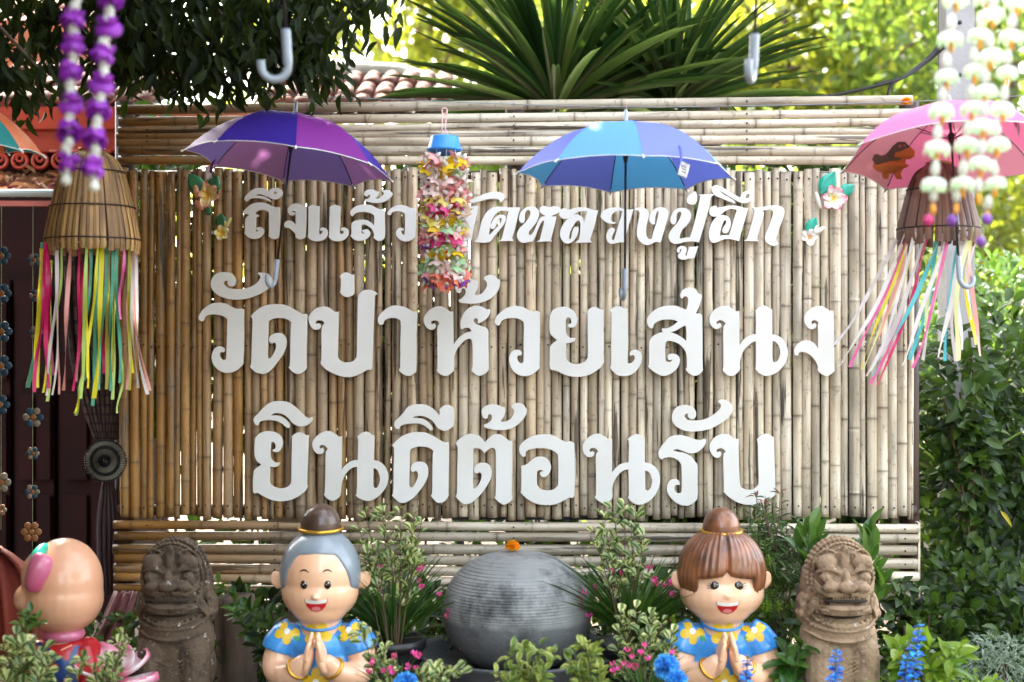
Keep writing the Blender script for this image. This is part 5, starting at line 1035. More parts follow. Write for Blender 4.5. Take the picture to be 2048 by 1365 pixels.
# ------------------------------------------------------------ cartoon statues with pressed palms
def decal(bv, poly, q_, off=.0012, rings=3, name='painted_mark', m=None, parent=None, ystart=-1.0, org=Vector((0, 0, 0))):
    "lays a painted patch on a surface: poly is in pixels, q_(x, y, z) maps to world, the patch is projected straight back"
    cx = sum(p[0] for p in poly)/len(poly); cy = sum(p[1] for p in poly)/len(poly); n = len(poly); vs = []; fs = []
    def cast(x, y):
        w_ = q_(x, y, -200); h = bv.ray_cast(w_, Vector((0, 1, 0)))
        return (h[0]+Vector((0, -off, 0))) if h[0] is not None else None
    c = cast(cx, cy)
    if c is None: return None
    vs.append(c)
    for r_ in range(1, rings+1):
        for x, y in poly:
            p_ = cast(cx+(x-cx)*r_/rings, cy+(y-cy)*r_/rings)
            vs.append(p_ if p_ is not None else vs[-n] if len(vs) > n else c)
    for i in range(n): fs.append((0, 1+i, 1+(i+1) % n))
    for r_ in range(rings-1):
        for i in range(n): a = 1+r_*n+i; b_ = 1+r_*n+(i+1) % n; fs.append((a, a+n, b_+n, b_))
    q = MB(); q.add(vs, fs); return q.build(name, m, parent)
def ellp(cx, cy, rx, ry, n=16, rot=0): return [(cx+rx*math.cos(a)*math.cos(rot)-ry*math.sin(a)*math.sin(rot), cy+rx*math.cos(a)*math.sin(rot)+ry*math.sin(a)*math.cos(rot)) for a in [6.2832*i/n for i in range(n)]]
def bvh_of(mes):
    vs, fs = [], []
    for me, off in mes:
        b0 = len(vs); vs += [v.co+off for v in me.vertices]; fs += [tuple(i+b0 for i in f.vertices) for f in me.polygons]
    return BVHTree.FromPolygons(vs, fs)
def cap_mesh(mb, c, r, bound, q_, n=72, m=26, groove=None, thick=4.0):
    "hair shell on an ellipsoid in pixel units around (c): bound(a) = lowest pixel y at angle a from the front"
    vs = []
    for j in range(n):
        a = 2*math.pi*j/n; af = (a+math.pi) % (2*math.pi)-math.pi
        zb = bound(af); ct = max(-.98, min(.98, (c[1]-zb)/r[2])); tmax = math.acos(ct)
        for i in range(m+1):
            t = tmax*i/m; k = 1.0+(groove(af, i/m, t) if groove else 0)
            if i == m: k -= thick/r[0]
            if i == m-1: k -= thick*.12/r[0]
            vs.append(q_(c[0]+r[0]*k*math.sin(t)*math.sin(a), c[1]-r[2]*k*math.cos(t), c[2]-r[1]*k*math.sin(t)*math.cos(a)))
    w_ = m+1
    mb.add(vs, [(j*w_+i, j*w_+i+1, ((j+1) % n)*w_+i+1, ((j+1) % n)*w_+i) for j in range(n) for i in range(m)])
def finger(mb, pts, r0, r1):
    k = catmull(pts, 4); mb.tube(k, [r0+(r1-r0)*i/(len(k)-1) for i in range(len(k))], 8)
    mb.ell(k[-1], r1*1.0, 8)
def wai_statue(kind, cx, lb):
    d = 4.9; s = S(d)
    def q_(x, y, z): return Vector(((cx+x-1024)*s, CAMY+d+z*s, CAMZ-(y-682.5)*s))
    base = q_(0, 0, 0); t = thing('statue', lb, 'statue', (base.x, base.y, 0), 'smiling cartoon statues pressing their palms together')
    E = lambda mb, x, y, z, rx, ry, rz, M_=None: mb.ell(q_(x, y, z), (rx*s, ry*s, rz*s), 26, M_)
    man = kind == 'man'
    # skin: head, neck, arms fused into one body
    b = MB()
    if man: E(b, 0, 1143, 0, 78, 74, 84); E(b, 0, 1182, -3, 77, 72, 60); E(b, 0, 1205, -10, 60, 56, 44)
    else: E(b, 0, 1140, 0, 78, 74, 80); E(b, 0, 1183, -3, 85, 76, 58); E(b, 0, 1205, -8, 64, 60, 44)
    E(b, 0, 1185, -72, 5, 5, 3) ; E(b, 0, 1182 if man else 1179, -77, 7, 6, 5)
    for sg in (-1, 1):
        E(b, sg*(86 if man else 88), 1162, 8, 11, 7, 19); E(b, sg*91, 1156, 8, 9, 6, 13)
        b.torus(q_(sg*91, 1158, 4), 9*s, 2.6*s, Matrix.Rotation(R(90), 3, 'X') @ Matrix.Rotation(0, 3, 'Z'), 18, 6, 1.5)
    b.tube([q_(0, 1215, 0), q_(0, 1275, 0)], 42*s, 16)
    E(b, 0, 1300, 4, 58, 46, 62)
    for sg in (-1, 1):
        arm = catmull([q_(sg*56, 1268, 0), q_(sg*78, 1296, -6), q_(sg*84, 1330, -16), q_(sg*66, 1342, -40), q_(sg*42, 1330, -66), q_(sg*24, 1308, -80)], 5)
        k = len(arm); rad = [ (29-2*math.sin(0)) if False else (27+3*math.sin(math.pi*min(1, i/(k*.62))) if i < k*.62 else 29-13*((i-k*.62)/(k*.38))) for i in range(k)]
        b.tube(arm, [r_*s for r_ in rad], 14); b.ell(arm[-1], rad[-1]*s, 12)
    for sg in (-1, 1): b.tube([q_(sg*30, 1440, 0), q_(sg*30, 1545, 0)], [27*s, 24*s], 12); E(b, sg*32, 1543, -16, 22, 38, 12)
    me = fuse(b, .0042, 16, M['skin'], t.location, 'body'); body = put('body', me, t)
    # hands
    h = MB()
    for sg in (-1, 1):
        E(h, sg*13, 1303, -84, 10, 19, 27, Matrix.Rotation(R(-sg*14), 3, 'Y')); E(h, sg*22, 1318, -80, 13, 15, 15)
        for k, (dz, top, w_) in enumerate(((-101, 1262, 5.4), (-92, 1249, 5.8), (-82, 1246, 5.8), (-72, 1254, 5.5))):
            finger(h, [q_(sg*15, 1300, dz+2), q_(sg*11.5, 1278, dz), q_(sg*(6.2+(k == 0)*2), top+6, dz+1)], w_*s*1.15, w_*s*.82)
        finger(h, [q_(sg*17, 1306, -66), q_(sg*13, 1288, -58), q_(sg*7, 1272, -56)], 7*s, 5.4*s)
    mh = fuse(h, .0019, 3, M['skin'], t.location, 'hands', .5); put('hands', mh, t)
    # shirt
    b = MB(); E(b, 0, 1345, 2, 72, 56, 86); E(b, 0, 1292, 2, 66, 50, 46); E(b, 0, 1400, 2, 80, 62, 90)
    E(b, 0, 1460, 2, 84, 64, 40)
    for sg in (-1, 1):
        E(b, sg*54, 1275, -1, 32, 36, 28, Matrix.Rotation(R(sg*30), 3, 'Y')); b.tube([q_(sg*50, 1262, 0), q_(sg*68, 1274, -3), q_(sg*79, 1288, -5), q_(sg*83, 1300, -6)], [31*s, 35*s, 36*s, 36*s], 20)
    ms = fuse(b, .0042, 12, M['shirt'], t.location, 'shirt'); sh = put('shirt', ms, t)
    q = MB(); q.torus(q_(0, 1243, -6), 41*s, 3*s, Matrix.Rotation(R(14), 3, 'X'), 36, 8, .95); q.build('collar', M['shirt'], sh)
    # hair
    q = MB()
    if man:
        def bound(a):
            a = abs(a)
            if a < .55: return 1098+6*a
            if a < 1.05: return 1101+72*((a-.55)/.5)**1.3
            if a < 1.4: return 1173+12*(a-1.05)/.35
            return 1185+20*min(1, (a-1.4))
        cap_mesh(q, (0, 1146, 0), (81, 77, 90), bound, q_); hr = q.build('hair', M['hairgrey'], t)
    else:
        def bound(a):
            a = abs(a)
            if a < .10: return 1132+90*a
            if a < .72: return 1141+8*math.sin((a-.1)/.62*1.5)
            if a < .80: return 1149+62*(a-.72)/.08
            if a < 1.30: return 1211-22*(a-.80)/.50
            return 1189+18*min(1, (a-1.30)/.5)
        def groove(a, u, tt):
            g_ = .016*abs(math.sin(a*17+2.2*math.sin(u*2.2)*(1 if a > 0 else -1)))**.7*min(1, u*2.5)
            g_ += .010*math.sin(a*41+5*u)*min(1, u*2)
            g_ += .050*math.sin(math.pi*min(1, max(0, (u-.25)/.75)))*max(0, 1-abs(a)/1.1)    # fringe stands proud
            return g_-.06*math.exp(-(a/.06)**2)*min(1, u*2)
        cap_mesh(q, (0, 1144, 0), (87, 83, 90), bound, q_, n=220, m=34, groove=groove, thick=6); hr = q.build('hair', M['brown'], t)
    yb = 1058 if man else 1063
    q = MB(); cyc = yb-6; rb = 40 if man else 37
    pr = [(rb*math.cos(a)*1.0, (44 if man else 42)*math.sin(a)) for a in np.linspace(-.25, 1.5, 16)]
    q.lathe(q_(0, cyc, 4), [(r_*s*(1+.012*math.sin(i*2.2)), z*s) for i, (r_, z) in enumerate(pr)], 36); q.build('hair_bun', M['bun'] if man else M['brown'], hr)
    q = MB(); q.torus(q_(0, yb-1, 4), (43 if man else 40)*s, 3.6*s, Matrix.Rotation(R(5), 3, 'X'), 44, 8); q.build('hair_band', M['gold'], hr)
    for sg in (-1, 1):
        q = MB(); q.torus(q_(sg*35, 1321, -72), 21.5*s, 3.6*s, Vector((-sg*18, -16, 20)).to_track_quat('Z', 'Y').to_matrix(), 36, 8); q.build('bracelet', M['gold'], t)
    bvb = bvh_of([(me, Vector(t.location))]); bvs = bvh_of([(ms, Vector(t.location)), (me, Vector(t.location))])
    dk = lambda poly, m, nm, off=.0012, par=body, bv=bvb: decal(bv, poly, q_, off, 3, nm, m, par)
    ey = 1158 if man else 1161; ex = 22.5
    for sg in (-1, 1):
        e = MB(); hh = bvb.ray_cast(q_(sg*ex, ey, -200), Vector((0, 1, 0)))[0]
        e.ell(hh+Vector((0, .0015, 0)), ((7.6 if man else 9.2)*s, 4*s, (9.2 if man else 10)*s), 18); eo = e.build('eye', M['blackp'], body)
        for (dx, dy, rr) in ((2.4, -3.5, 1.7), (-1.5, -.6, .9), (2, 3.5, .9)):
            h2 = MB(); h2.ell(hh+Vector((dx*s, -.0045+.0004*abs(dy), -dy*s)), (rr*s, .0014, rr*s), 10); h2.build('eye_glint', M['whitep'], eo)
        if man:
            e = MB(); pts = [q_(sg*ex+dx, 1131+dy, -200) for dx, dy in ((-9, 3), (-5, -.5), (0, -2), (5, -.5), (9, 3))]; pts = [bvb.ray_cast(p_, Vector((0, 1, 0)))[0]+Vector((0, -.0005, 0)) for p_ in pts]
            e.tube(catmull(pts, 4), [.0008+.0022*math.sin(math.pi*i/16) for i in range(17)], 6); e.build('eyebrow', M['browp'], body)
        else:
            for k in range(3):
                e = MB(); a_ = R(-28+26*k); p0 = hh+Vector((sg*8.5*s*math.cos(a_), -.003, -7.5*s*math.sin(a_))); e.tube([p0, p0+Vector((sg*8*s, .001, 1.5*s-5*s*math.sin(a_)))], [.0017, .0008], 5); e.build('eyelash', M['blackp'], eo)
    # open smiling mouth
    my = 1186 if man else 1190; off_x = 1
    lipline = [(-22, 0), (-16, 2), (0, 4), (16, 2), (22, 0), (21, 7), (17, 16), (10, 23), (0, 26), (-10, 23), (-17, 16), (-21, 7)]
    dk([(off_x+x*1.06, my-2+y*1.1) for x, y in lipline], M['lip'], 'lip', .0008)
    dk([(off_x+x, my+y*.98) for x, y in lipline], M['redp'], 'mouth', .0018)
    dk([(off_x-22, my-1), (off_x-11, my+1), (off_x, my+2), (off_x+11, my+1), (off_x+22, my-1), (off_x+20, my+7), (off_x+10, my+8.5), (off_x, my+9), (off_x-10, my+8.5), (off_x-20, my+7)], M['whitep'], 'teeth', .0028)
    dk(ellp(off_x, my+19, 9, 4.5), M['tongue'], 'tongue', .0026)
    # painted shirt flowers
    def flower(cx_, cy_, R0, parts=5, rot=0.0, leaf=None, centre=M['whitep']):
        for k in range(parts):
            a = rot+6.2832*k/parts; dk(ellp(cx_+math.cos(a)*R0*.62, cy_+math.sin(a)*R0*.62, R0*.46, R0*.36, 12, a), M['yellowp'], 'painted_petal', .0010+.0001*k, sh, bvs)
        dk(ellp(cx_, cy_, R0*.24, R0*.24, 12), centre, 'painted_centre', .0020, sh, bvs)
        if leaf: dk(ellp(cx_+leaf[0], cy_+leaf[1], R0*.34, R0*.20, 12, .5), M['greenp'], 'painted_leaf', .0010, sh, bvs)
    flower(-62, 1256, 24, 5, .3, (20, 14)); flower(60, 1254, 24, 5, .9, (-14, 17)); flower(0, 1262, 26, 5, .2, None, M['yellowp']); flower(-2, 1352, 27, 5, .95, (30, 10))
    return t
wai_statue('man', 641, 'statue of a grey haired boy in a blue flowered shirt pressing his palms together')
wai_statue('woman', 1443, 'statue of a girl with brown fringe and topknot in a blue flowered shirt')

# ------------------------------------------------------------ guardian lions
def lion(cx, d, lb, m, sc=1.0, ydrop=0, seed=1, ragged=0.0):
    s = S(d); rs = random.Random(seed)
    def q_(x, y, z): return Vector(((cx+x*sc-1024)*s, CAMY+d+z*s*sc, CAMZ-(ydrop+1150+(y-1150)*sc-682.5)*s))
    t = thing('stone_lion', lb, 'statue', (q_(0, 0, 0).x, CAMY+d, 0), 'carved stone guardian lions'); k_ = s*sc
    E = lambda mb, x, y, z, rx, ry, rz, M_=None, n=24: mb.ell(q_(x, y, z), (rx*k_, ry*k_, rz*k_), n, M_)
    b = MB()
    E(b, 0, 1148, 12, 65, 66, 73); E(b, 0, 1195, 8, 71, 66, 72); E(b, 0, 1170, -14, 60, 58, 62)
    E(b, 0, 1300, 6, 86, 60, 96); E(b, 0, 1270, -8, 74, 58, 50); E(b, 0, 1360, 14, 88, 64, 90)
    for sg in (-1, 1):
        E(b, sg*73, 1228, 16, 18, 28, 36); E(b, sg*66, 1180, 20, 13, 30, 46)
        E(b, sg*38, 1120, -54, 23, 14, 19, Matrix.Rotation(R(sg*8), 3, 'Y')); E(b, sg*40, 1150, -62, 15, 8, 11)
        E(b, sg*30, 1168, -72, 22, 13, 12, Matrix.Rotation(R(sg*12), 3, 'Y'))
        b.tube([q_(sg*46, 1320, -26), q_(sg*50, 1440, -34), q_(sg*50, 1560, -34)], [36*k_, 30*k_, 30*k_], 14); E(b, sg*50, 1556, -50, 32, 40, 18); E(b, sg*44, 1322, -22, 38, 40, 44)
        E(b, sg*68, 1480, 50, 42, 52, 66)
        # raised eyebrows, moustache and jaw lines
        for dd, w_ in ((0, 3.4), (7, 2.6), (13, 2.2)):
            b.tube(catmull([q_(sg*12, 1146+dd*.3-4, -66), q_(sg*24, 1133-dd*.5+2, -68), q_(sg*44, 1131-dd*.6+2, -64), q_(sg*60, 1142-dd*.2, -50)], 5), w_*k_, 7)
        for dd in range(4):
            b.tube(catmull([q_(sg*8, 1182+dd*2.5, -78+dd*2), q_(sg*32, 1181+dd*3, -74+dd), q_(sg*50, 1172+dd*4, -66), q_(sg*64, 1156+dd*6, -50)], 5), 2.3*k_, 6)
            b.tube(catmull([q_(sg*56, 1196+dd*4, -56), q_(sg*66, 1200+dd*8, -44), q_(sg*78, 1230+dd*6, -18)], 5), 2.6*k_, 6)
        b.torus(q_(sg*40, 1151, -69), 8*k_, 2*k_, Matrix.Rotation(R(90), 3, 'X'), 20, 6); E(b, sg*40, 1151, -70, 5, 5, 5)
        b.tube(catmull([q_(sg*14, 1100, -56), q_(sg*38, 1092, -50), q_(sg*58, 1108, -38), q_(sg*64, 1128, -34)], 5), 2.8*k_, 6)
    E(b, 0, 1167, -82, 20, 12, 13); E(b, 0, 1150, -74, 9, 8, 16); E(b, 0, 1112, -56, 11, 7, 32)
    E(b, 0, 1219, -52, 58, 30, 13); E(b, 0, 1211, -58, 54, 24, 6)
    for dd in range(3): b.tube(catmull([q_(-60, 1214+dd*6, -46), q_(-30, 1215+dd*6, -78+dd*3), q_(0, 1216+dd*6, -84+dd*4), q_(30, 1215+dd*6, -78+dd*3), q_(60, 1214+dd*6, -46)], 5), 2.6*k_, 7)
    # beaded mane rows over the dome and down the sides
    for row, (zz, rr, n_) in enumerate(((-34, 1.0, 30), (-14, 1.03, 30), (8, 1.04, 30), (30, 1.02, 26))):
        for i in range(n_):
            a = math.pi*(-.18+1.36*i/(n_-1)); rx, rz = 67*rr*math.sqrt(max(.05, 1-(zz/95)**2)), 74*rr*math.sqrt(max(.05, 1-(zz/95)**2))
            E(b, math.cos(a)*rx*(1+.10*max(0, -math.sin(a)+.5)), 1150-math.sin(a)*rz, zz, 5.2, 5.2, 5.2, None, 8)
    for row in range(3):
        for i in range(20):
            a = math.pi*(.12+.76*i/19); E(b, math.cos(a)*(63-row*8), 1146-math.sin(a)*(66-row*8), -40-row*8, 3, 3, 3, None, 6)
    for sg in (-1, 1):
        for i in range(5):
            for j in range(2): E(b, sg*(62+i*5+j*3), 1168+i*17, -10+j*16, 9, 9, 9.5, None, 8)
    # collar with beads and chest carving
    for rr, yy, th in ((66, 1236, 3.4), (74, 1246, 3.0), (80, 1268, 2.6)):
        b.tube(catmull([q_(-rr, yy, -22), q_(-rr*.6, yy+14, -56), q_(0, yy+20, -66), q_(rr*.6, yy+14, -56), q_(rr, yy, -22)], 6), th*k_, 7)
    for i in range(19):
        a = (i-9)/9; E(b, a*68, 1254+14*(1-a*a), -26-36*math.sqrt(1-a*a*.9), 4.4, 4.4, 4.4, None, 8)
    for i in range(11):
        a = (i-5)/5; b.torus(q_(a*54, 1240+14*(1-a*a), -32-34*math.sqrt(1-a*a*.85)), 6*k_, 1.9*k_, Matrix.Rotation(R(75), 3, 'X'), 14, 5)
    for sg in (-1, 1):
        for k in range(3): b.tube(catmull([q_(sg*76, 1290+k*10, -24), q_(sg*50, 1322+k*9, -50), q_(0, 1346+k*8, -62)], 6), 1.8*k_, 6)
    me = fuse(b, .0029, 3, m, t.location, 'body', .5); body = put('body', me, t)
    q = MB(); E(q, 0, 1199, -64, 48, 17, 7); E(q, 0, 1232, -50, 42, 14, 8); q.build('mouth_hollow', M['blackstone'], body)  # dark solids stand in for the shade in mouth and under chin
    q = MB()
    for i in range(12): E(q, -33+i*6, 1204, -76+abs(i-5.5)*.9, 2.6, 2.6, 2.6, None, 6); 
    for i in range(10): E(q, -27+i*6, 1193.5, -77+abs(i-4.5)*.9, 2.4, 2.4, 2.0, None, 6)
    q.build('teeth', m, body)
    q = MB(); c_ = q_(0, 1560, 20); q.box((c_.x, c_.y, .06), (.38, .40, .12)); autosmooth(q.build('plinth', M['cement'], t, smooth=False))
    return t
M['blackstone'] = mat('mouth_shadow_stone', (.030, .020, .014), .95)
lion(352, 4.85, 'dark weathered stone lion, open mouthed, at the left end of the sign', M['stone_d'], .90, -5, 1)
lion(1677, 4.85, 'tan stone guardian lion with a chipped lip, right of the girl statue', M['stone_l'], .92, -4, 2)

# ------------------------------------------------------------ pink eared figure seen from behind
d = 4.75; s = S(d)
def q_(x, y, z): return Vector(((x-1024)*s, CAMY+d+z*s, CAMZ-(y-682.5)*s))
t = thing('statue', 'statue with round peach head and pink ear turned away at the left edge', 'statue', (q_(125, 0, 0).x, CAMY+d, 0))
b = MB(); E = lambda mb, x, y, z, rx, ry, rz, M_=None: mb.ell(q_(x, y, z), (rx*s, ry*s, rz*s), 26, M_)
E(b, 128, 1166, 0, 77, 76, 90); E(b, 128, 1195, 0, 78, 78, 72); E(b, 70, 1196, -4, 40, 46, 34); E(b, 95, 1150, 0, 50, 60, 56)
for z in (0,): b.tube([q_(125, 1255, 0), q_(125, 1300, 0)], 34*s, 14)
me = fuse(b, .0045, 24, M['skinpig'], t.location, 'head'); hd = put('head', me, t)
b = MB(); b.tube(catmull([q_(113, 1098, -72), q_(106, 1120, -78), q_(96, 1150, -80), q_(90, 1168, -76)], 5), [r_*s for r_ in (13, 17, 20, 22, 22.5, 23, 23, 22, 21, 20, 19, 18, 17, 15.5, 13, 10)], 16)
me = fuse(b, .004, 5, M['pinkear'], t.location, 'ear'); put('ear', me, t)
b = MB(); E(b, 92, 1106, -36, 14, 40, 26, Matrix.Rotation(R(25), 3, 'Y')); b.build('hat_edge', M['plf_teal'], t)
b = MB(); b.torus(q_(126, 1268, 0), 32*s, 12*s, None, 30, 8); b.build('scarf', M['pinkear'], t)
b = MB(); E(b, 128, 1330, 0, 62, 52, 62); E(b, 126, 1420, 0, 68, 56, 80); E(b, 78, 1305, -6, 24, 26, 26); E(b, 176, 1300, 4, 24, 26, 26); b.tube([q_(172, 1295, -10), q_(196, 1345, -34), q_(176, 1385, -52)], [20*s, 18*s, 14*s], 12); b.tube([q_(80, 1300, -16), q_(56, 1345, -30), q_(60, 1390, -50)], [20*s, 18*s, 14*s], 12)
for sg in (-1, 1): b.tube([q_(126+sg*30, 1480, 0), q_(126+sg*30, 1608, 0)], 28*s, 12)
me = fuse(b, .005, 4, M['plaid'], t.location, 'shirt'); sh = put('shirt', me, t); bvp = bvh_of([(me, Vector(t.location))])
for poly in ([(78, 1283), (92, 1278), (160, 1318), (152, 1332)], [(158, 1285), (168, 1288), (158, 1335), (146, 1330)], [(100, 1330), (160, 1318), (178, 1400), (88, 1400)]):
    pp = []
    for i in range(len(poly)):
        a, c = poly[i], poly[(i+1) % len(poly)]
        for k in range(5): pp.append((a[0]+(c[0]-a[0])*k/5, a[1]+(c[1]-a[1])*k/5))
    decal(bvp, pp, q_, .003, 4, 'overall_strap', M['navy'], sh)
M['stripe'] = mat('painted_peach_line', (.75, .36, .22), .5)
for (x0, y0, x1, y1) in ((105, 1296, 104, 1345), (135, 1292, 153, 1284), (94, 1322, 130, 1326), (160, 1300, 180, 1320), (95, 1362, 130, 1366)):
    n_ = math.hypot(x1-x0, y1-y0); ux, uy = -(y1-y0)/n_*1.2, (x1-x0)/n_*1.2
    decal(bvp, [(x0+ux, y0+uy), ((x0+x1)/2+ux, (y0+y1)/2+uy), (x1+ux, y1+uy), (x1-ux, y1-uy), ((x0+x1)/2-ux, (y0+y1)/2-uy), (x0-ux, y0-uy)], q_, .002, 2, 'plaid_line', M['stripe'], sh)
# cloth bundle and drape around it
def drape(name, label, cat, ctrl, m, nu=24, nv=14, amp=.02, d=5.3):
    "ctrl: list of pixel rows (left x, right x, y, depth)"
    q = MB(); vs = []
    rows = [Vector((a, b_, y)) for a, b_, y, _ in ctrl]; deps = [c[3] for c in ctrl]
    R_ = catmull(rows, max(2, nv//(len(rows)-1)))
    for i, r_ in enumerate(R_):
        dd = deps[0]+(deps[-1]-deps[0])*i/(len(R_)-1)
        for j in range(nu+1):
            u = j/nu; p_ = P(r_.x+(r_.y-r_.x)*u, r_.z, dd); p_.y += amp*math.sin(u*19+i*.12)+amp*.5*math.sin(u*41+1); vs.append(p_)
    w_ = nu+1; q.add(vs, [(i*w_+j, i*w_+j+1, (i+1)*w_+j+1, (i+1)*w_+j) for i in range(len(R_)-1) for j in range(nu)])
    o = q.build(name, m, None, vs[-1]); md = o.modifiers.new('t', 'SOLIDIFY'); md.thickness = .004; return props(o, label, cat)
drape('cloth', 'orange red cloth heaped behind the peach headed statue at the left edge', 'cloth', [(-40, 8, 1096, 5.3), (-60, 50, 1125, 5.3), (-70, 78, 1170, 5.28), (-70, 90, 1230, 5.25), (-70, 100, 1300, 5.2), (-80, 120, 1420, 5.1)], M['orangecloth'], amp=.03)
drape('cloth', 'dark red cloth stretched slantwise between the dark lion and peach head', 'cloth', [(226, 276, 1184, 5.5), (206, 262, 1230, 5.45), (178, 245, 1290, 5.4), (150, 235, 1360, 5.3), (140, 230, 1450, 5.2)], M['redcloth'], amp=.012)

# ------------------------------------------------------------ big stone ball in its basin
d = 5.12; s = S(d); t = thing('stone_ball', 'large grey grooved cement ball standing between the two statues', 'fountain ball', (P(1034, 0, d).x, CAMY+d, .1))
prof = []; R0 = 149
for i in range(97):
    a = math.pi*i/96; x = abs(math.sin(a))**.80*R0; y = 1222-math.cos(a)*(math.copysign(1, math.cos(a))*0+118)
    prof.append([x, y])
pr2 = []
for i in range(len(prof)-1):
    (x0, y0), (x1, y1) = prof[i], prof[i+1]
    for k in range(3): u = k/3; pr2.append([x0+(x1-x0)*u, y0+(y1-y0)*u])
pr2.append(prof[-1]); out = []
for x, y in pr2:
    if y < 1228 and x > 14:
        ph = ((y-1104)/5.6) % 1; x = x*(1+(.0045 if ph < .28 else 0))-(.9 if .28 <= ph < .42 else 0)
    out.append((max(.4, x)*s, CAMZ-(y-682.5)*s))
q = MB(); c_ = wloc(t); q.lathe((c_.x, c_.y, 0), out[::-1], 64)
def ballmat():
    m, nt, b, N, L = newmat('stained_cement_ball'); tc = N.new('ShaderNodeTexCoord')
    def nz(st, sc_, lo, hi, d=5):
        mp = N.new('ShaderNodeMapping'); mp.inputs['Scale'].default_value = st; L.new(tc.outputs['Object'], mp.inputs[0]); n = N.new('ShaderNodeTexNoise'); n.inputs['Scale'].default_value = sc_; n.inputs['Detail'].default_value = d; n.inputs['Roughness'].default_value = .7; L.new(mp.outputs[0], n.inputs[0])
        r = N.new('ShaderNodeMapRange'); r.inputs[1].default_value = lo; r.inputs[2].default_value = hi; L.new(n.outputs[0], r.inputs[0]); return r.outputs[0]
    def mix(f, a, c, k=1.0):
        x = N.new('ShaderNodeMix'); x.data_type = 'RGBA'; 
        ml = N.new('ShaderNodeMath'); ml.operation = 'MULTIPLY'; ml.inputs[1].default_value = k; L.new(f, ml.inputs[0]); L.new(ml.outputs[0], x.inputs[0])
        for s_, v in ((6, a), (7, c)):
            if isinstance(v, tuple): x.inputs[s_].default_value = (*v, 1)
            else: L.new(v, x.inputs[s_])
        return x.outputs[2]
    sx = N.new('ShaderNodeSeparateXYZ'); L.new(tc.outputs['Object'], sx.inputs[0])
    # darker grey lower half below the waist line, paler grey above
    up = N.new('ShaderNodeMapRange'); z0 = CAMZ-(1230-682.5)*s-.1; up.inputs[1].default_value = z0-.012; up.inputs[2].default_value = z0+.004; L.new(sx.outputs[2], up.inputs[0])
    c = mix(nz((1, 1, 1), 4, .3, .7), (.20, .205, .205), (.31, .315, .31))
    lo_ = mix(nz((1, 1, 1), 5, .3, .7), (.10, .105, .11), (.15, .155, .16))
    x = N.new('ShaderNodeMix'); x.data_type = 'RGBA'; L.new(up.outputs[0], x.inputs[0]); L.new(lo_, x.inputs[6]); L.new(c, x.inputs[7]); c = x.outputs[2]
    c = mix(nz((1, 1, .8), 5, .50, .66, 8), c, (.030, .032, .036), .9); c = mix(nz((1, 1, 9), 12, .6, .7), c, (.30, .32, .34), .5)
    L.new(c, b.inputs['Base Color']); b.inputs['Roughness'].default_value = .5
    bp = N.new('ShaderNodeBump'); bp.inputs['Strength'].default_value = .4; bp.inputs['Distance'].default_value = .003; L.new(nz((1, 1, 1), 60, .3, .7), bp.inputs['Height']); L.new(bp.outputs[0], b.inputs['Normal']); return m
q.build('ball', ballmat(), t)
q = MB(); q.lathe((c_.x, c_.y, 0), [(.12, .10), (.10, .16), (.13, .30), (.16, CAMZ-(1330-682.5)*s)], 24); q.build('pedestal', M['cement'], t)
q = MB(); z = CAMZ-(1332-682.5)*4.85/F
q.lathe((c_.x, c_.y, 0), [(.22, .05), (.33, z-.14), (.36, z-.012), (.375, z), (.36, z+.004), (.34, z-.01), (.33, z-.05), (.05, z-.06)], 48); o = q.build('water_basin', M['cement'], None, (c_.x, c_.y, .1)); props(o, 'wide dark cement basin under the stone ball', 'basin')
def pot(label, px, py, d, r, h, m=M['black']):
    c_ = P(px, py, d); t = thing('plant_pot', label, 'pot', (c_.x, c_.y, c_.z-h), 'dark plastic plant pots'); q = MB()
    q.lathe((c_.x, c_.y, c_.z-h), [(r*.7, 0), (r*.93, h*.86), (r*.95, h*.88), (r*1.03, h*.89), (r*1.05, h), (r*.97, h), (r*.93, h*.9)], 30); q.build('pot_body', m, t)
    q = MB(); q.lathe((c_.x, c_.y, c_.z-h*.13), [(r*.94, 0), (r*.5, .01), (.01, .012)], 20); q.build('soil', M['soil'], t); return t
pot('dark round plant pot right of the grey haired statue', 785, 1276, 5.0, .115, .30)
pot('dark plant pot beside the girl statue, left of it', 1258, 1282, 5.0, .115, .30)
# stump, post
def simple(name, label, cat, mb, m, org, smooth=True): o = mb.build(name, m, None, org, smooth); return props(o, label, cat)
q = MB(); c_ = P(470, 1200, 5.42); pts = [(c_.x, c_.y, 0), (c_.x+.01, c_.y, .25), (c_.x, c_.y, CAMZ-(1192-682.5)*S(5.42))]; q.tube(catmull(pts, 5), [.10, .095, .09, .085, .085, .083, .08, .08, .08, .078, .075], 14); simple('tree_stump', 'thick dark tree stump behind the sign, right of the dark lion', 'stump', q, M['bark'], (c_.x, c_.y, 0))
q = MB(); c_ = P(575, 1200, 6.3); q.box((c_.x, c_.y, .6), (.13, .13, 1.2)); simple('concrete_post', 'cream concrete post behind the grey haired statue, under the sign', 'post', q, M['ridge'], (c_.x, c_.y, 0), False)
q = MB(); c_ = P(900, 1200, 6.6); q.box((c_.x, c_.y, .2), (.75, .05, .40), Matrix.Rotation(R(5), 3, 'Z')); simple('stone_slab', 'upright beige slab behind the sign, left of the stone ball', 'slab', q, M['ridge'], (c_.x, c_.y, 0), False)

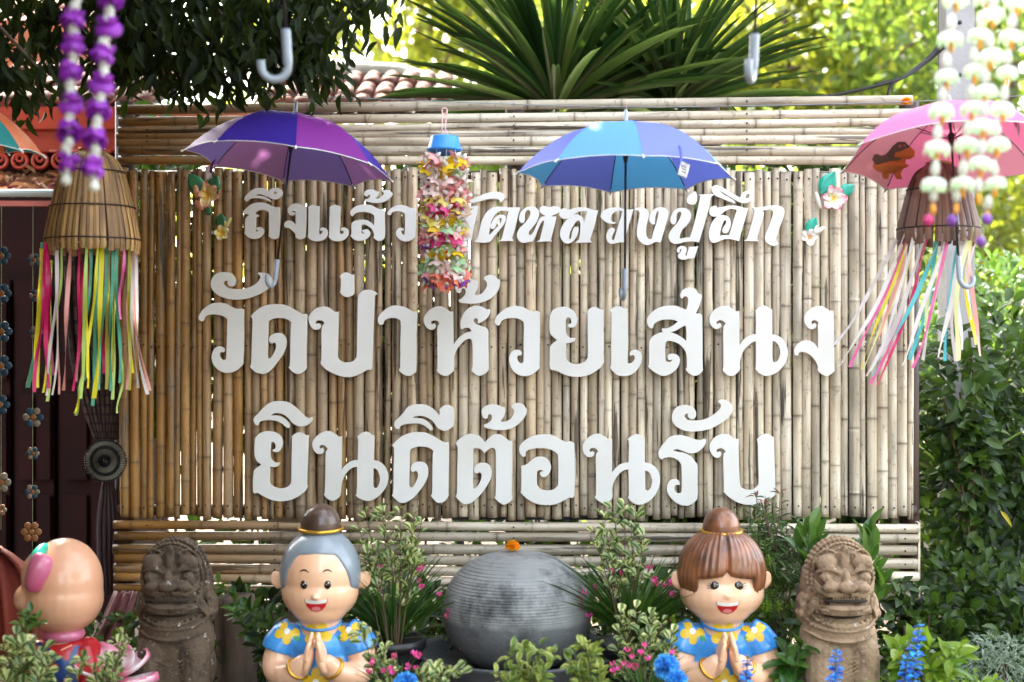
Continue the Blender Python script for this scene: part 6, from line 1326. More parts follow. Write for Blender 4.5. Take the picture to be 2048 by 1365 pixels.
# ------------------------------------------------------------ lotus petals of painted plaster
def lotus(label, px, py, d, petals):
    c_ = P(px, py, d); t = thing('lotus_flower', label, 'ornament', (c_.x, c_.y, c_.z-.1), 'painted plaster lotus flowers')
    for (dx, dy, dz, ang, tilt, L, W) in petals:
        me = bpy.data.meshes.new('petal'); vs, fs, uv = [], [], []; n = 10
        for i in range(n+1):
            u = i/n; w_ = W*math.sin(math.pi*(u*.86+.06))**.8*(1 if i < n else .05)
            for j in range(7):
                v = (j-3)/3; vs.append((v*w_, u*L, .5*W*(v*v)*.9-.25*L*math.sin(u*2.4)*.35)); uv.append((j/6, u))
        fs = [(i*7+j, i*7+j+1, i*7+j+8, i*7+j+7) for i in range(n) for j in range(6)]
        me.from_pydata(vs, [], fs); ul = me.uv_layers.new(name='UVMap')
        for l in me.loops: ul.data[l.index].uv = uv[l.vertex_index]
        me.materials.append(M['lotus_pet']); me.polygons.foreach_set('use_smooth', [True]*len(fs))
        o = put('petal', me, t, (dx*s, dz*s, dy*s+.1), (R(tilt), 0, R(ang))); md = o.modifiers.new('t', 'SOLIDIFY'); md.thickness = .006
    return t
M['lotus_pet'] = petal_mat('lotus_petal', (.62, .10, .20), (.80, .74, .74), (.75, .20, .32))
s = S(4.7)
lotus('pink and white plaster lotus at the foot of the dark lion', 228, 1372, 4.7, [(-6, 8, 0, 78, 24, .15, .055), (6, 14, 0, -58, 34, .13, .06), (-8, 16, 10, 40, 42, .13, .055), (-30, -6, -10, 100, 14, .11, .05), (20, 0, -16, -84, 16, .12, .055), (0, 16, 10, -8, 56, .11, .055), (10, 4, -12, -110, 10, .10, .05)])

# ------------------------------------------------------------ porch hangings
def charm_string(label, px, d, items, y0, y1):
    t = thing('flower_charm_string', label, 'hanging ornament', P(px, y0, d), 'strings of bottle-cap flowers in the dark porch'); s = S(d)
    q = MB(); q.tube([P(px, y0, d), P(px-1, y1, d)], .0014, 4); q.build('thread', M['stringg'], t)
    for (x, y, r, c1, c2) in items:
        for k in range(6):
            a = R(60*k); q = MB(); q.lathe(P(x+math.cos(a)*r*1.0, y+math.sin(a)*r, d), [(r*.50*s, 0), (r*.52*s, .004), (r*.4*s, .006)], 12, Matrix.Rotation(R(90), 3, 'X')); q.build('cap', M[c1] if (k % 2 or c1 == c2) else M[c2 if c2 != 'x' else c1], t)
        q = MB(); q.lathe(P(x, y, d-.004), [(r*.44*s, 0), (r*.44*s, .004), (r*.3*s, .006)], 12, Matrix.Rotation(R(90), 3, 'X')); q.build('cap_centre', M['cap_o'], t)
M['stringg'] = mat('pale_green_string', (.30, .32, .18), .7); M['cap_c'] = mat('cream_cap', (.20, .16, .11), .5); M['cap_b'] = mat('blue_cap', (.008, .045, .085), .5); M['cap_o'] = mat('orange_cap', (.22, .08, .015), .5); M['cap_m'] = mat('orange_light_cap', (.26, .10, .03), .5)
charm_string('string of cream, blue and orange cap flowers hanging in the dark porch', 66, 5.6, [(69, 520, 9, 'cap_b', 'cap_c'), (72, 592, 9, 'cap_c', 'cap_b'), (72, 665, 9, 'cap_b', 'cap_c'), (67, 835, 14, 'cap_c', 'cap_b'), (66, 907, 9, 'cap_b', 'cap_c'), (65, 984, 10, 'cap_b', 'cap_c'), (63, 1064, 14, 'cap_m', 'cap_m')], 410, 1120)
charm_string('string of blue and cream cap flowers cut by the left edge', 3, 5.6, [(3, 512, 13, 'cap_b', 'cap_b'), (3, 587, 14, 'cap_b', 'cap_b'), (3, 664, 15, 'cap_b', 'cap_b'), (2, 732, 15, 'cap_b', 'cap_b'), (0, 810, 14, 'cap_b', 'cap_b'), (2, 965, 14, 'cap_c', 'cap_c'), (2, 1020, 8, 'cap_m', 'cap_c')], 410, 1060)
# plaid curtain gathered into a rosette
def plaid_mat():
    m, nt, b, N, L = newmat('plaid_cloth'); uv = N.new('ShaderNodeUVMap'); col = None
    mp = N.new('ShaderNodeMapping'); mp.inputs['Scale'].default_value = (9, 16, 1); L.new(uv.outputs[0], mp.inputs[0]); ck = N.new('ShaderNodeTexBrick'); L.new(mp.outputs[0], ck.inputs[0]); ck.offset = 0
    ck.inputs['Color1'].default_value = (.085, .055, .04, 1); ck.inputs['Color2'].default_value = (.04, .010, .010, 1); ck.inputs['Mortar'].default_value = (.025, .012, .015, 1); ck.inputs['Scale'].default_value = 1; ck.inputs['Mortar Size'].default_value = .14; ck.inputs['Brick Width'].default_value = 1; ck.inputs['Row Height'].default_value = 1
    L.new(ck.outputs[0], b.inputs['Base Color']); b.inputs['Roughness'].default_value = .8; return m
M['plaidcloth'] = plaid_mat()
M['ros_w'] = mat('rosette_cream', (.20, .18, .135), .8, .2); M['ros_k'] = mat('rosette_black', (.015, .013, .014), .8); M['tail'] = mat('dark_stripe_cloth', (.03, .008, .012), .7, .6, 30, stretch=(5, 5, .1), col2=(.07, .045, .05))
cu = thing('curtain', 'plaid curtain gathered into a striped rosette beside the left end of the sign', 'curtain', P(205, 1180, 5.75))
def hang(rows, d, m, name, par, folds=9, amp=.018, nu=36):
    me = bpy.data.meshes.new(name); vs, uv = [], []; R_ = catmull([Vector(r_) for r_ in rows], 6); k = len(R_)
    for i, r_ in enumerate(R_):
        for j in range(nu+1):
            u = j/nu; p_ = P(r_.x+(r_.y-r_.x)*u, r_.z, d); p_.y += amp*math.sin(u*folds*6.28+i*.05)*(r_.y-r_.x)/100; vs.append(p_-wloc(par)); uv.append((u, i/k))
    w_ = nu+1; fs = [(i*w_+j, i*w_+j+1, (i+1)*w_+j+1, (i+1)*w_+j) for i in range(k-1) for j in range(nu)]
    me.from_pydata(vs, [], fs); ul = me.uv_layers.new(name='UVMap')
    for l in me.loops: ul.data[l.index].uv = uv[l.vertex_index]
    me.materials.append(m); me.polygons.foreach_set('use_smooth', [True]*len(fs)); o = put(name, me, par); md = o.modifiers.new('t', 'SOLIDIFY'); md.thickness = .003
hang([(120, 262, 500), (128, 262, 640), (142, 258, 740), (165, 245, 820), (190, 230, 880)], 5.85, M['plaidcloth'], 'cloth_panel', cu)
hang([(205, 226, 960), (192, 240, 1040), (194, 240, 1120), (200, 242, 1190)], 5.85, M['tail'], 'tail', cu, 5)
s = S(5.75); c0 = P(211, 922, 5.75)
for ring, (r0, r1, mm) in enumerate(((4, 13, 'ros_k'), (12, 24, 'ros_w'), (23, 31, 'ros_k'), (30, 39, 'ros_w'), (38, 43, 'ros_k'))):
    q = MB(); n_ = 52
    for k in range(n_):
        a0, a1 = 6.2832*k/n_, 6.2832*(k+.5)/n_; z0, z1 = (-.004 if k % 2 else .004), .006
        for (aa, ab, za, zb) in ((a0, a1, -.006, .006), (a1, a0+6.2832/n_, .006, -.006)):
            q.add([c0+Vector((math.cos(aa)*r0*s, za-.012+.003*ring, math.sin(aa)*r0*s)), c0+Vector((math.cos(aa)*r1*s, za-.010+.003*ring, math.sin(aa)*r1*s)), c0+Vector((math.cos(ab)*r1*s, zb-.010+.003*ring, math.sin(ab)*r1*s)), c0+Vector((math.cos(ab)*r0*s, zb-.012+.003*ring, math.sin(ab)*r0*s))], [(0, 1, 2, 3)])
    o = q.build('rosette_pleats', M[mm], cu)
# ------------------------------------------------------------ plants
TP = dict(mango=leaf_tpl(5, .18, .45, .35, .35, .85), oval=leaf_tpl(4, .26, .5, .30, .18, .8), heart=leaf_tpl(4, .36, .66, .28, .10, .6), lance=leaf_tpl(5, .11, .4, .4, .3, .8), grass=leaf_tpl(6, .016, .4, .5, .45, .5), sword=leaf_tpl(7, .021, .40, .9, .16, .55), broad=leaf_tpl(6, .24, .48, .25, .22, .75), small=leaf_tpl(3, .24, .5, .3, .1))
_lm = {}
def leafmeshes(tp, mm):
    if (tp, mm) not in _lm:
        _lm[(tp, mm)] = [leaves_mesh('leaf', [(0, 0, 0)], [(0, 1, 0)], [(0, 0, 1)], 1.0, TP[tp], M[mm], [v]) for v in (.05, .3, .55, .75, .95)]
    return _lm[(tp, mm)]
def place_leaves(parent, pos, dirs, ups, sizes, tp, mm, maxparts=300, name='leaf', key=None):
    "nearest / largest leaves become parts, anything past the limit one stuff part"
    pl = np.array(wloc(parent)); pos = np.asarray(pos, float); n = len(pos)
    sizes = np.broadcast_to(np.asarray(sizes, float), (n,)); dirs = np.asarray(dirs, float); ups = np.asarray(ups, float)
    order = np.argsort(key if key is not None else pos[:, 1]-sizes)
    ms = leafmeshes(tp, mm)
    for i in order[:maxparts]:
        Mx = basis(dirs[i], ups[i]).to_4x4(); o = put(name, ms[random.randrange(5)], parent)
        o.matrix_local = Matrix.Translation(Vector(pos[i]-pl)) @ Mx @ Matrix.Scale(float(sizes[i]), 4)
    if n > maxparts:
        r_ = order[maxparts:]; me = leaves_mesh('foliage', pos[r_]-pl, dirs[r_], ups[r_], sizes[r_], TP[tp], M[mm]); o = put('foliage', me, parent, (0, 0, 0)); o['kind'] = 'stuff'
def shrub(name, label, cat, base, tips, d, per, lpx, tp, mm, stem='woodystem', group=None, spread=10, up=.6, start=.35, sr=.0022, dj=.05, whorl=0, outw=.8, maxparts=300, sub=2):
    "stems run from the base pixel to each tip pixel; leaves sit along the outer part of each stem"
    s = S(d); b0 = P(base[0], base[1], d); t = thing(name, label, cat, (b0.x, b0.y, max(0, b0.z)), group)
    pos, dirs, ups, sz = [], [], [], []
    for (tx, ty) in tips:
        e = P(tx, ty, d+random.uniform(-dj, dj)); mid = b0.lerp(e, .5)+Vector((random.uniform(-.02, .02), random.uniform(-.03, .03), .02))
        c = catmull([b0, mid, e], 8); q = MB(); k = len(c); q.tube(c, [sr*(1.3-.9*i/(k-1)) for i in range(k)], 5); st = q.build('stem', M[stem], t)
        twigs = [c]
        for _ in range(sub):
            i0 = random.randint(int(k*start), k-3); dv = Vector((random.uniform(-1, 1), random.uniform(-.8, .8), random.uniform(.1, 1))).normalized()*spread*s*random.uniform(2, 3.4)
            tw = [c[i0], c[i0]+dv*.5+Vector((0, 0, -.003)), c[i0]+dv]; q = MB(); q.tube(tw, [sr*.6, sr*.45, sr*.3], 4); q.build('twig', M[stem], t); twigs.append(tw)
        for ti, tw in enumerate(twigs):
            n_ = per if ti == 0 else max(3, per//2)
            for j in range(n_):
                u = start+(1-start)*(j+.5)/n_ if ti == 0 else .3+.7*(j+.5)/n_; x = u*(len(tw)-1); i = min(int(x), len(tw)-2); p_ = Vector(tw[i]).lerp(Vector(tw[i+1]), x-i); ax = (Vector(tw[i+1])-Vector(tw[i])).normalized()
                a = j*2.4+random.uniform(-.4, .4); side = (ax.orthogonal().normalized()); side = Matrix.Rotation(a, 3, ax) @ side
                dr = (side*outw+ax*up+Vector((0, -.15, random.uniform(-.15, .25)))).normalized()
                pos.append(p_+side*sr); dirs.append(dr); ups.append(Vector((random.uniform(-.4, .4), random.uniform(-.9, -.1), 1))); sz.append(lpx*s*random.uniform(.7, 1.25))
    place_leaves(t, pos, dirs, ups, sz, tp, mm, maxparts); return t

# spiky sword-leaved plants behind the sign
def sword(label, px, py, d, n, Lpx, seed):
    rs = np.random.default_rng(seed); c = P(px, py, d); s = S(d); t = thing('spiky_plant', label, 'plant', (c.x, c.y, 0), 'spiky sword leaved plants behind the sign')
    q = MB(); q.tube([(c.x, c.y, 0), (c.x+.02, c.y, c.z*.5), (c.x, c.y, c.z)], [.06, .055, .05], 10); q.build('trunk', M['bark'], t)
    for i in range(n):
        el = math.asin(min(1, max(-.12, rs.random()**.58*1.10-.10))); az = i*2.39996
        dr = Vector((math.cos(az)*math.cos(el), math.sin(az)*math.cos(el)*.85, math.sin(el))); L = Lpx*s*rs.uniform(.78, 1.08)*(1-.10*math.sin(el))
        o = put('leaf', leafmeshes('sword', 'lf_swordlight' if rs.random() < .28 else 'lf_sword')[rs.integers(0, 5)], t)
        st = c+dr*.045+Vector((0, 0, (el)*.05)); up_ = Vector((-dr.x, -dr.y, 1.2-dr.z)) if el < 1.3 else Vector((math.cos(az), math.sin(az), .2))
        o.matrix_local = Matrix.Translation(st-wloc(t)) @ basis(dr, up_).to_4x4() @ Matrix.Diagonal((L*rs.uniform(.95, 1.25), L, L*rs.uniform(.5, 1.3), 1))
sword('left one of the two spiky sword leaved plants rising behind the sign top', 1112, 240, 6.5, 165, 375, 3)
sword('right one of the two spiky sword leaved plants, leaning over the sign top', 1345, 228, 6.7, 140, 318, 8)
sword('low sword leaved plant at the right edge of the sign, beside the hedge', 1900, 985, 6.3, 46, 230, 5)

# big leafy tree overhanging the upper left
mt = thing('mango_tree', 'dark leafy tree branches hanging over the upper left of the sign', 'tree', (-3.6, -1.0, 0))
q = MB(); tr = catmull([(-3.6, -1.0, 0), (-3.55, -1.0, 1.4), (-3.3, -.9, 2.8), (-2.9, -.7, 3.9)], 6); q.tube(tr, [.20-.006*i for i in range(len(tr))], 12); q.build('trunk', M['bark'], mt)
brs = []
def branch(pts, r):
    c = catmull([Vector(p_) for p_ in pts], 7); q = MB(); q.tube(c, [r*(1-.8*i/(len(c)-1)) for i in range(len(c))], 6); q.build('branch', M['bark'], mt); brs.append(c); return c
A0 = Vector((-3.2, -.85, 3.1))
targets = [(20, 60), (90, 150), (240, 40), (330, 60), (400, 120), (470, 60), (520, 120), (560, 40), (620, 90), (660, 20), (700, 5), (300, 130), (360, 170), (450, 175), (600, 130), (30, 170), (120, 60), (640, 150), (740, 20), (200, 120)]
for (tx, ty) in targets:
    e = P(tx, ty, random.uniform(4.75, 5.25)); m1 = Vector((e.x-.35, e.y+random.uniform(-.2, .2), max(e.z+.35, 2.75))); branch([A0, A0.lerp(m1, .5)+Vector((0, 0, .35)), m1, e], .022)
pos, dirs, ups, sz = [], [], [], []
rs = np.random.default_rng(11)
def addleaf(p_, k):
    for _ in range(k):
        o_ = rs.normal(size=3)*np.array([.055, .07, .045]); dr = np.array([rs.normal()*.5, rs.normal()*.4, -.85+rs.normal()*.35]); pos.append(np.array(p_)+o_); dirs.append(dr); ups.append(np.array([rs.normal(), -1.0+rs.normal()*.6, .5])); sz.append(rs.uniform(.05, .088))
for c in brs:
    for p_ in c[-13:]: addleaf(p_, 7)
    addleaf(c[-1], 16); addleaf(c[-2], 12)
for _ in range(1300):    # the dense mass between the branches
    px_ = rs.uniform(225, 660); py_ = rs.uniform(-70, 140)*(1-.12*abs(px_-430)/430)-10*np.sin(px_*.02); d_ = rs.uniform(4.7, 5.5)
    if rs.random() < .8: addleaf(P(px_, py_, d_), 1)
for _ in range(170):
    px_ = rs.uniform(-40, 240); py_ = rs.uniform(-60, 60) if rs.random() < .6 else rs.uniform(110, 205)
    addleaf(P(px_, py_, rs.uniform(4.8, 5.3)), 1)
nvis = len(pos)
for _ in range(17000):    # unseen crown beyond the frame, widened to block sky on the left
    v = rs.normal(size=3); v /= np.linalg.norm(v); v *= rs.random()**.33
    p_ = np.array([-2.75, -1.7, 4.1])+v*np.array([2.7, 2.5, 1.15]) if rs.random() < .7 else np.array([-3.1, -4.3, 3.2])+v*np.array([1.7, 2.0, 1.5])
    if p_[2] < CAMZ+.262*(p_[1]-CAMY)+.05 and p_[0] > -.42*(p_[1]-CAMY): continue
    pos.append(p_); dirs.append(np.array([rs.normal()*.6, rs.normal()*.6, -.8])); ups.append(rs.normal(size=3)+np.array([0, 0, .6])); sz.append(rs.uniform(.11, .17))
key = np.array([p_[1] for p_ in pos]); key[nvis:] += 100
place_leaves(mt, pos, dirs, ups, sz, 'mango', 'lf_dark', 300, key=key)

# added tree whose unseen crown keeps the sun off the sign
st_ = thing('shade_tree', 'tall tree behind the sign whose crown spreads above the frame', 'tree', (.75, 3.6, 0))
q = MB(); tr = catmull([(.75, 3.6, 0), (.8, 3.6, 1.8), (.7, 3.5, 3.4), (.3, 3.2, 4.8)], 6); q.tube(tr, [.13-.003*i for i in range(len(tr))], 10); q.build('trunk', M['bark'], st_)
for a in range(9):
    e = Vector((-.3+2.6*math.cos(a*.7), 2.0+1.7*math.sin(a*.7), 4.9+.2*math.sin(a*3))); q = MB(); b0 = Vector((.6, 3.45, 3.7)); q.tube(catmull([b0, b0.lerp(e, .5)+Vector((0, 0, .3)), e], 5), [.05-.004*i for i in range(11)], 6); q.build('limb', M['bark'], st_)
nl = 15000; v = rng.normal(size=(nl, 3)); v /= np.linalg.norm(v, axis=1, keepdims=True); v *= rng.random((nl, 1))**.4; p_ = np.array([-.2, 1.7, 5.0])+v*np.array([3.4, 2.6, .8])
p_ = p_[p_[:, 2] > CAMZ+.255*(p_[:, 1]-CAMY)]; nl = len(p_)
me = leaves_mesh('crown', p_-np.array([.75, 3.6, 0]), rdir(nl, (0, 0, -.6)), rdir(nl, (0, 0, .8)), rng.uniform(.13, .2, nl), TP['oval'], M['lf_tree2']); o = put('crown', me, st_, (0, 0, 0)); o['kind'] = 'stuff'
# added unseen trees that narrow the sky light reaching the sign
for (lb, x_, y_, r_, zc_, nl_) in (('broad garden tree on the right of the path, on the viewer side', 5.2, -6.6, 2.6, 3.6, 5200), ('broad garden tree left of the path, behind the viewer', -4.6, -12.5, 3.2, 3.6, 5200), ('leafy garden tree close behind the viewer on the left', -2.6, -8.6, 1.7, 2.3, 4200), ('garden tree right of the path, behind the viewer', 3.6, -13.5, 2.8, 3.2, 4200)):
    tree(lb, x_, y_, 4.2, r_, zc_, nl_, M['lf_tree2'], M['bark'], .26, 'trees on the viewer side', .16, .75, 40)
# hedge and bushes at the right
def bush(name, label, cat, vols, n, ls, tp, mm, group=None, updir=(0, -.7, .7), stems=3, maxparts=300):
    c0 = vols[0][0]; t = thing(name, label, cat, (c0[0], c0[1], 0), group); pos, dirs, ups, sz = [], [], [], []
    for (c, r) in vols:
        k = int(n*r[0]*r[2]/sum(v[1][0]*v[1][2] for v in vols)); v = rng.normal(size=(k, 3)); v /= np.linalg.norm(v, axis=1, keepdims=True); rad = rng.random(k)**.30
        bump = 1+.13*np.sin(v[:, 0]*7+c[0]*3)*np.cos(v[:, 2]*6+c[1])
        p_ = np.array(c)+v*np.array(r)*(rad*bump)[:, None]; p_[:, 2] = np.maximum(p_[:, 2], .03)
        pos.append(p_); dirs.append(v*.8+rdir(k, (0, -.25, -.1))*.8); ups.append(rdir(k)*.45+np.array(updir)); sz.append(rng.uniform(.65, 1.25, k)*ls)
        for _ in range(stems):
            a = rng.normal(size=3)*np.array(r)*.4; e = Vector(np.array(c)+a); b_ = Vector((c[0]+random.uniform(-.1, .1), c[1], 0)); q = MB(); q.tube(catmull([b_, b_.lerp(e, .5)+Vector((.03, 0, .03)), e], 4), .006, 5); q.build('stem', M['woodystem'], t)
    place_leaves(t, np.concatenate(pos), np.concatenate(dirs), np.concatenate(ups), np.concatenate(sz), tp, mm, maxparts); return t
V = lambda px, py, d, rx, ry, rz: (tuple(P(px, py, d)), (rx, ry, rz))
bush('hedge_bush', 'dense dark green bush filling the right edge beside the sign', 'bush', [V(1925, 790, 5.95, .10, .12, .34), V(1935, 970, 5.95, .13, .12, .36), V(1990, 860, 6.5, .36, .45, .55), V(2080, 1040, 6.3, .42, .5, .65), V(1930, 1120, 6.6, .30, .4, .40)], 5200, .075, 'oval', 'lf_hedge')
bush('hedge_bush', 'glossy dark bush low at the right behind the blue flower spikes', 'bush', [V(1930, 1230, 5.8, .30, .35, .26), V(2060, 1260, 5.6, .28, .3, .25)], 1900, .06, 'oval', 'lf_hedge')
bush('bush', 'lighter green leafy bush at the right edge, above the dark hedge', 'bush', [V(2010, 640, 7.6, .45, .5, .35), V(1880, 720, 7.9, .40, .5, .34)], 2200, .07, 'small', 'lf_mid')
bush('bush', 'silvery fine leaved bush in the lower right corner', 'bush', [V(1990, 1345, 5.0, .17, .16, .13)], 1300, .030, 'lance', 'lf_silver', updir=(0, -.3, 1))
bush('bush', 'low bright green ground bush in the bottom right corner', 'bush', [V(1890, 1400, 4.7, .30, .2, .09)], 900, .025, 'small', 'lf_bright')
bush('hedge_bush', 'dark dense bush pressed against the back of the sign, left of its middle', 'bush', [V(700, 560, 6.12, .42, .13, .62), V(780, 800, 6.1, .36, .12, .5), V(1080, 700, 6.4, .35, .13, .7)], 3000, .09, 'oval', 'lf_hedge')
bush('hedge_bush', 'dark dense bush pressed against the back of the right part of the sign', 'bush', [V(1360, 600, 6.1, .36, .12, .66), V(1400, 860, 6.1, .36, .12, .45), V(1660, 620, 6.05, .36, .12, .70), V(1690, 880, 6.05, .32, .12, .42)], 4200, .09, 'oval', 'lf_hedge')
for (lb, vv, n_, ls_, tp_, mm_) in (
    ('dark low bush behind the bottom rails, left of the middle', [V(560, 1130, 6.4, .5, .2, .32), V(860, 1150, 6.4, .5, .2, .30)], 700, .09, 'oval', 'lf_hedge'),
    ('dark low bush behind the bottom rails, right of the middle', [V(1180, 1140, 6.4, .5, .2, .30), V(1520, 1130, 6.4, .5, .2, .32)], 800, .09, 'oval', 'lf_hedge'),
    ('dark bush behind the left third of the sign', [V(330, 560, 6.15, .20, .12, .75), V(500, 640, 6.2, .28, .12, .6)], 1300, .09, 'oval', 'lf_hedge'),
    ('dark leafy undergrowth between the dark lion and the grey haired statue', [V(490, 1300, 5.6, .22, .2, .24)], 420, .06, 'oval', 'lf_hedge'),
    ('dark undergrowth left of the stone ball', [V(815, 1280, 5.5, .30, .25, .22)], 620, .05, 'oval', 'lf_hedge'),
    ('dark undergrowth right of the stone ball', [V(1270, 1270, 5.5, .32, .25, .26)], 700, .05, 'oval', 'lf_hedge'),
    ('leafy undergrowth between the girl statue and the tan lion', [V(1575, 1235, 5.4, .26, .25, .32)], 800, .06, 'broad', 'lf_hedge'),
    ('leafy undergrowth behind the tan lion at the right end of the sign', [V(1790, 1290, 5.5, .28, .25, .24)], 700, .06, 'oval', 'lf_hedge'),
    ('dark undergrowth at the left edge behind the peach head', [V(230, 1330, 5.3, .26, .2, .18)], 400, .045, 'oval', 'lf_hedge')):
    bush('undergrowth_bush', lb, 'bush', vv, n_, ls_, tp_, mm_, maxparts=160)

# variegated shrubs
G1 = 'cream edged variegated shrubs'
shrub('variegated_shrub', 'tall cream edged variegated shrub right of the grey haired statue', 'shrub', (790, 1380), [(730, 1020), (765, 1010), (800, 1012), (830, 1022), (715, 1045), (770, 1050), (845, 1035), (735, 1085), (790, 1075), (830, 1090), (760, 1120), (805, 1125)], 4.95, 8, 22, 'heart', 'lf_var', group=G1, spread=9, start=.58)
shrub('variegated_shrub', 'tall thin variegated shrub left of the girl statue, over the third text row', 'shrub', (1255, 1380), [(1200, 1020), (1225, 1012), (1250, 1004), (1272, 1020), (1185, 1060), (1215, 1065), (1262, 1050), (1290, 1070), (1212, 1110), (1240, 1100), (1196, 1135)], 4.95, 7, 22, 'heart', 'lf_var', group=G1, spread=9, start=.6)
shrub('variegated_shrub', 'bushy variegated shrub in the bottom left corner', 'shrub', (60, 1450), [(5, 1285), (30, 1270), (60, 1290), (88, 1300), (110, 1320), (20, 1330), (55, 1335), (95, 1350), (-10, 1310), (5, 1350), (75, 1310), (40, 1300)], 4.35, 9, 25, 'heart', 'lf_var', group=G1, spread=10, start=.35)
shrub('variegated_shrub', 'small variegated shrub before the pink lotus at the lower left', 'shrub', (205, 1440), [(160, 1320), (185, 1330), (215, 1325), (235, 1318), (248, 1265), (262, 1275), (225, 1345), (150, 1345), (240, 1295)], 4.4, 5, 20, 'heart', 'lf_var', group=G1, spread=9, start=.4)
shrub('variegated_shrub', 'variegated shrub at the elbow of the grey haired statue', 'shrub', (770, 1440), [(735, 1245), (755, 1270), (770, 1300), (745, 1320), (765, 1345), (790, 1330), (725, 1260)], 4.6, 5, 23, 'heart', 'lf_var', group=G1, spread=8, start=.4)
shrub('variegated_shrub', 'bushy variegated shrub between the stone ball and girl statue', 'shrub', (1290, 1440), [(1240, 1225), (1270, 1215), (1300, 1228), (1325, 1240), (1345, 1265), (1255, 1260), (1290, 1270), (1320, 1290), (1270, 1310), (1235, 1290), (1345, 1300), (1300, 1320)], 4.75, 9, 23, 'heart', 'lf_var', group=G1, spread=10, start=.45)
shrub('variegated_shrub', 'low variegated shrub before the basin, left of the stone ball', 'shrub', (880, 1450), [(840, 1345), (870, 1335), (900, 1350), (925, 1345), (860, 1360), (905, 1335)], 4.35, 6, 25, 'heart', 'lf_var', group=G1, spread=9, start=.3)
shrub('broadleaf_plant', 'yellow green leafy plant in front of the stone ball basin', 'plant', (1070, 1460), [(1020, 1300), (1045, 1290), (1075, 1285), (1100, 1300), (1055, 1330), (1010, 1340), (1090, 1340)], 4.35, 9, 30, 'oval', 'lf_bright2' if False else 'lf_varb', stem='stem', spread=8, start=.4) if False else None
M['lf_varb'] = leafmat('yellow_green_leaf', (.14, .22, .035), (.4, .5, .06), .4, .4, .35, edge=(.42, .45, .14), ew=.62)
shrub('broadleaf_plant', 'yellow green leafy plant in front of the stone ball basin', 'plant', (1070, 1460), [(1022, 1300), (1045, 1290), (1078, 1290), (1100, 1302), (1055, 1330), (1010, 1340), (1090, 1340), (990, 1345)], 4.35, 9, 27, 'oval', 'lf_varb', stem='stem', spread=8, start=.4)
shrub('broadleaf_plant', 'yellow green leafy plant right of the stone ball basin', 'plant', (1190, 1460), [(1150, 1300), (1170, 1285), (1195, 1290), (1160, 1340), (1200, 1330), (1140, 1330), (1180, 1310)], 4.4, 8, 25, 'oval', 'lf_varb', stem='stem', spread=8, start=.4)
shrub('leafy_sprout', 'dark green sprout before the chin of the peach headed statue', 'plant', (55, 1330), [(52, 1232), (75, 1235), (45, 1250), (62, 1222)], 4.4, 5, 26, 'oval', 'lf_mid', stem='stem', spread=4, start=.6, sub=0)
shrub('leafy_sprout', 'green climbing sprout with pointed leaves right of the dark lion', 'plant', (520, 1300), [(432, 1165), (455, 1175), (490, 1215), (510, 1240), (500, 1265), (470, 1230)], 5.15, 5, 30, 'oval', 'lf_mid', stem='stem', spread=6, start=.35, sub=1)
shrub('leafy_sprout', 'dark leafed plant at the shoulder of the grey haired statue', 'plant', (560, 1380), [(505, 1215), (530, 1230), (545, 1245), (520, 1265), (500, 1280), (548, 1275)], 5.05, 6, 30, 'broad', 'lf_hedge', stem='stem', spread=6, start=.4)
shrub('leafy_shrub', 'shrub with red tipped leaves rising over the end of the third text row', 'shrub', (1545, 1380), [(1505, 990), (1525, 985), (1548, 1000), (1510, 1010), (1560, 985), (1530, 1020), (1568, 1045), (1540, 1060), (1590, 1040), (1570, 1080)], 5.2, 9, 25, 'lance', 'lf_mid2' if False else 'lf_hedge2', spread=8, start=.6) if False else None
M['lf_shrub'] = leafmat('soft_green_leaf', (.055, .10, .035), (.2, .32, .06), .35, .45, .35)
M['lf_redtip'] = leafmat('red_young_leaf', (.22, .03, .025), (.5, .1, .05), .35, .4, .3)
shrub('leafy_shrub', 'soft green shrub rising over the end of the third text row', 'shrub', (1550, 1380), [(1512, 985), (1530, 992), (1552, 1002), (1515, 1015), (1562, 985), (1535, 1030), (1572, 1045), (1545, 1065), (1595, 1035), (1612, 1055), (1580, 1085), (1640, 1045), (1560, 1120)], 5.25, 10, 27, 'lance', 'lf_shrub', spread=8, start=.62, outw=1.0)
shrub('red_tip_twig', 'twig with dark red young leaves before the third text row', 'plant', (1548, 1100), [(1508, 988), (1560, 984), (1528, 1000)], 5.2, 3, 18, 'lance', 'lf_redtip', spread=4, start=.85, sub=0)
shrub('upright_plant', 'dark glossy plant with upright leaves behind the left of the tan lion', 'plant', (1620, 1300), [(1618, 1060), (1605, 1090), (1630, 1085), (1612, 1120)], 5.15, 6, 52, 'broad', 'lf_mid', stem='stem', spread=4, start=.72, sub=0, outw=.35, up=1.0)
shrub('upright_plant', 'dark glossy plant with upright leaves behind the right of the tan lion', 'plant', (1730, 1350), [(1728, 1070), (1742, 1060), (1720, 1095), (1752, 1140), (1762, 1165)], 5.15, 6, 46, 'broad', 'lf_mid', stem='stem', spread=4, start=.70, sub=0, outw=.4, up=1.0)
shrub('broadleaf_plant', 'bright yellow green broad leaves right of the tan lion', 'plant', (1850, 1440), [(1795, 1290), (1815, 1285), (1850, 1290), (1885, 1295), (1920, 1310), (1800, 1330), (1870, 1330), (1905, 1335), (1925, 1290)], 4.75, 6, 42, 'broad', 'lf_bright', stem='stem', spread=6, start=.5, outw=.9)
shrub('leafy_plant', 'broad green leaves beside the elbow of the girl statue', 'plant', (1590, 1430), [(1560, 1290), (1585, 1310), (1570, 1340), (1600, 1290)], 4.8, 5, 42, 'broad', 'lf_mid', stem='stem', spread=6, start=.45)
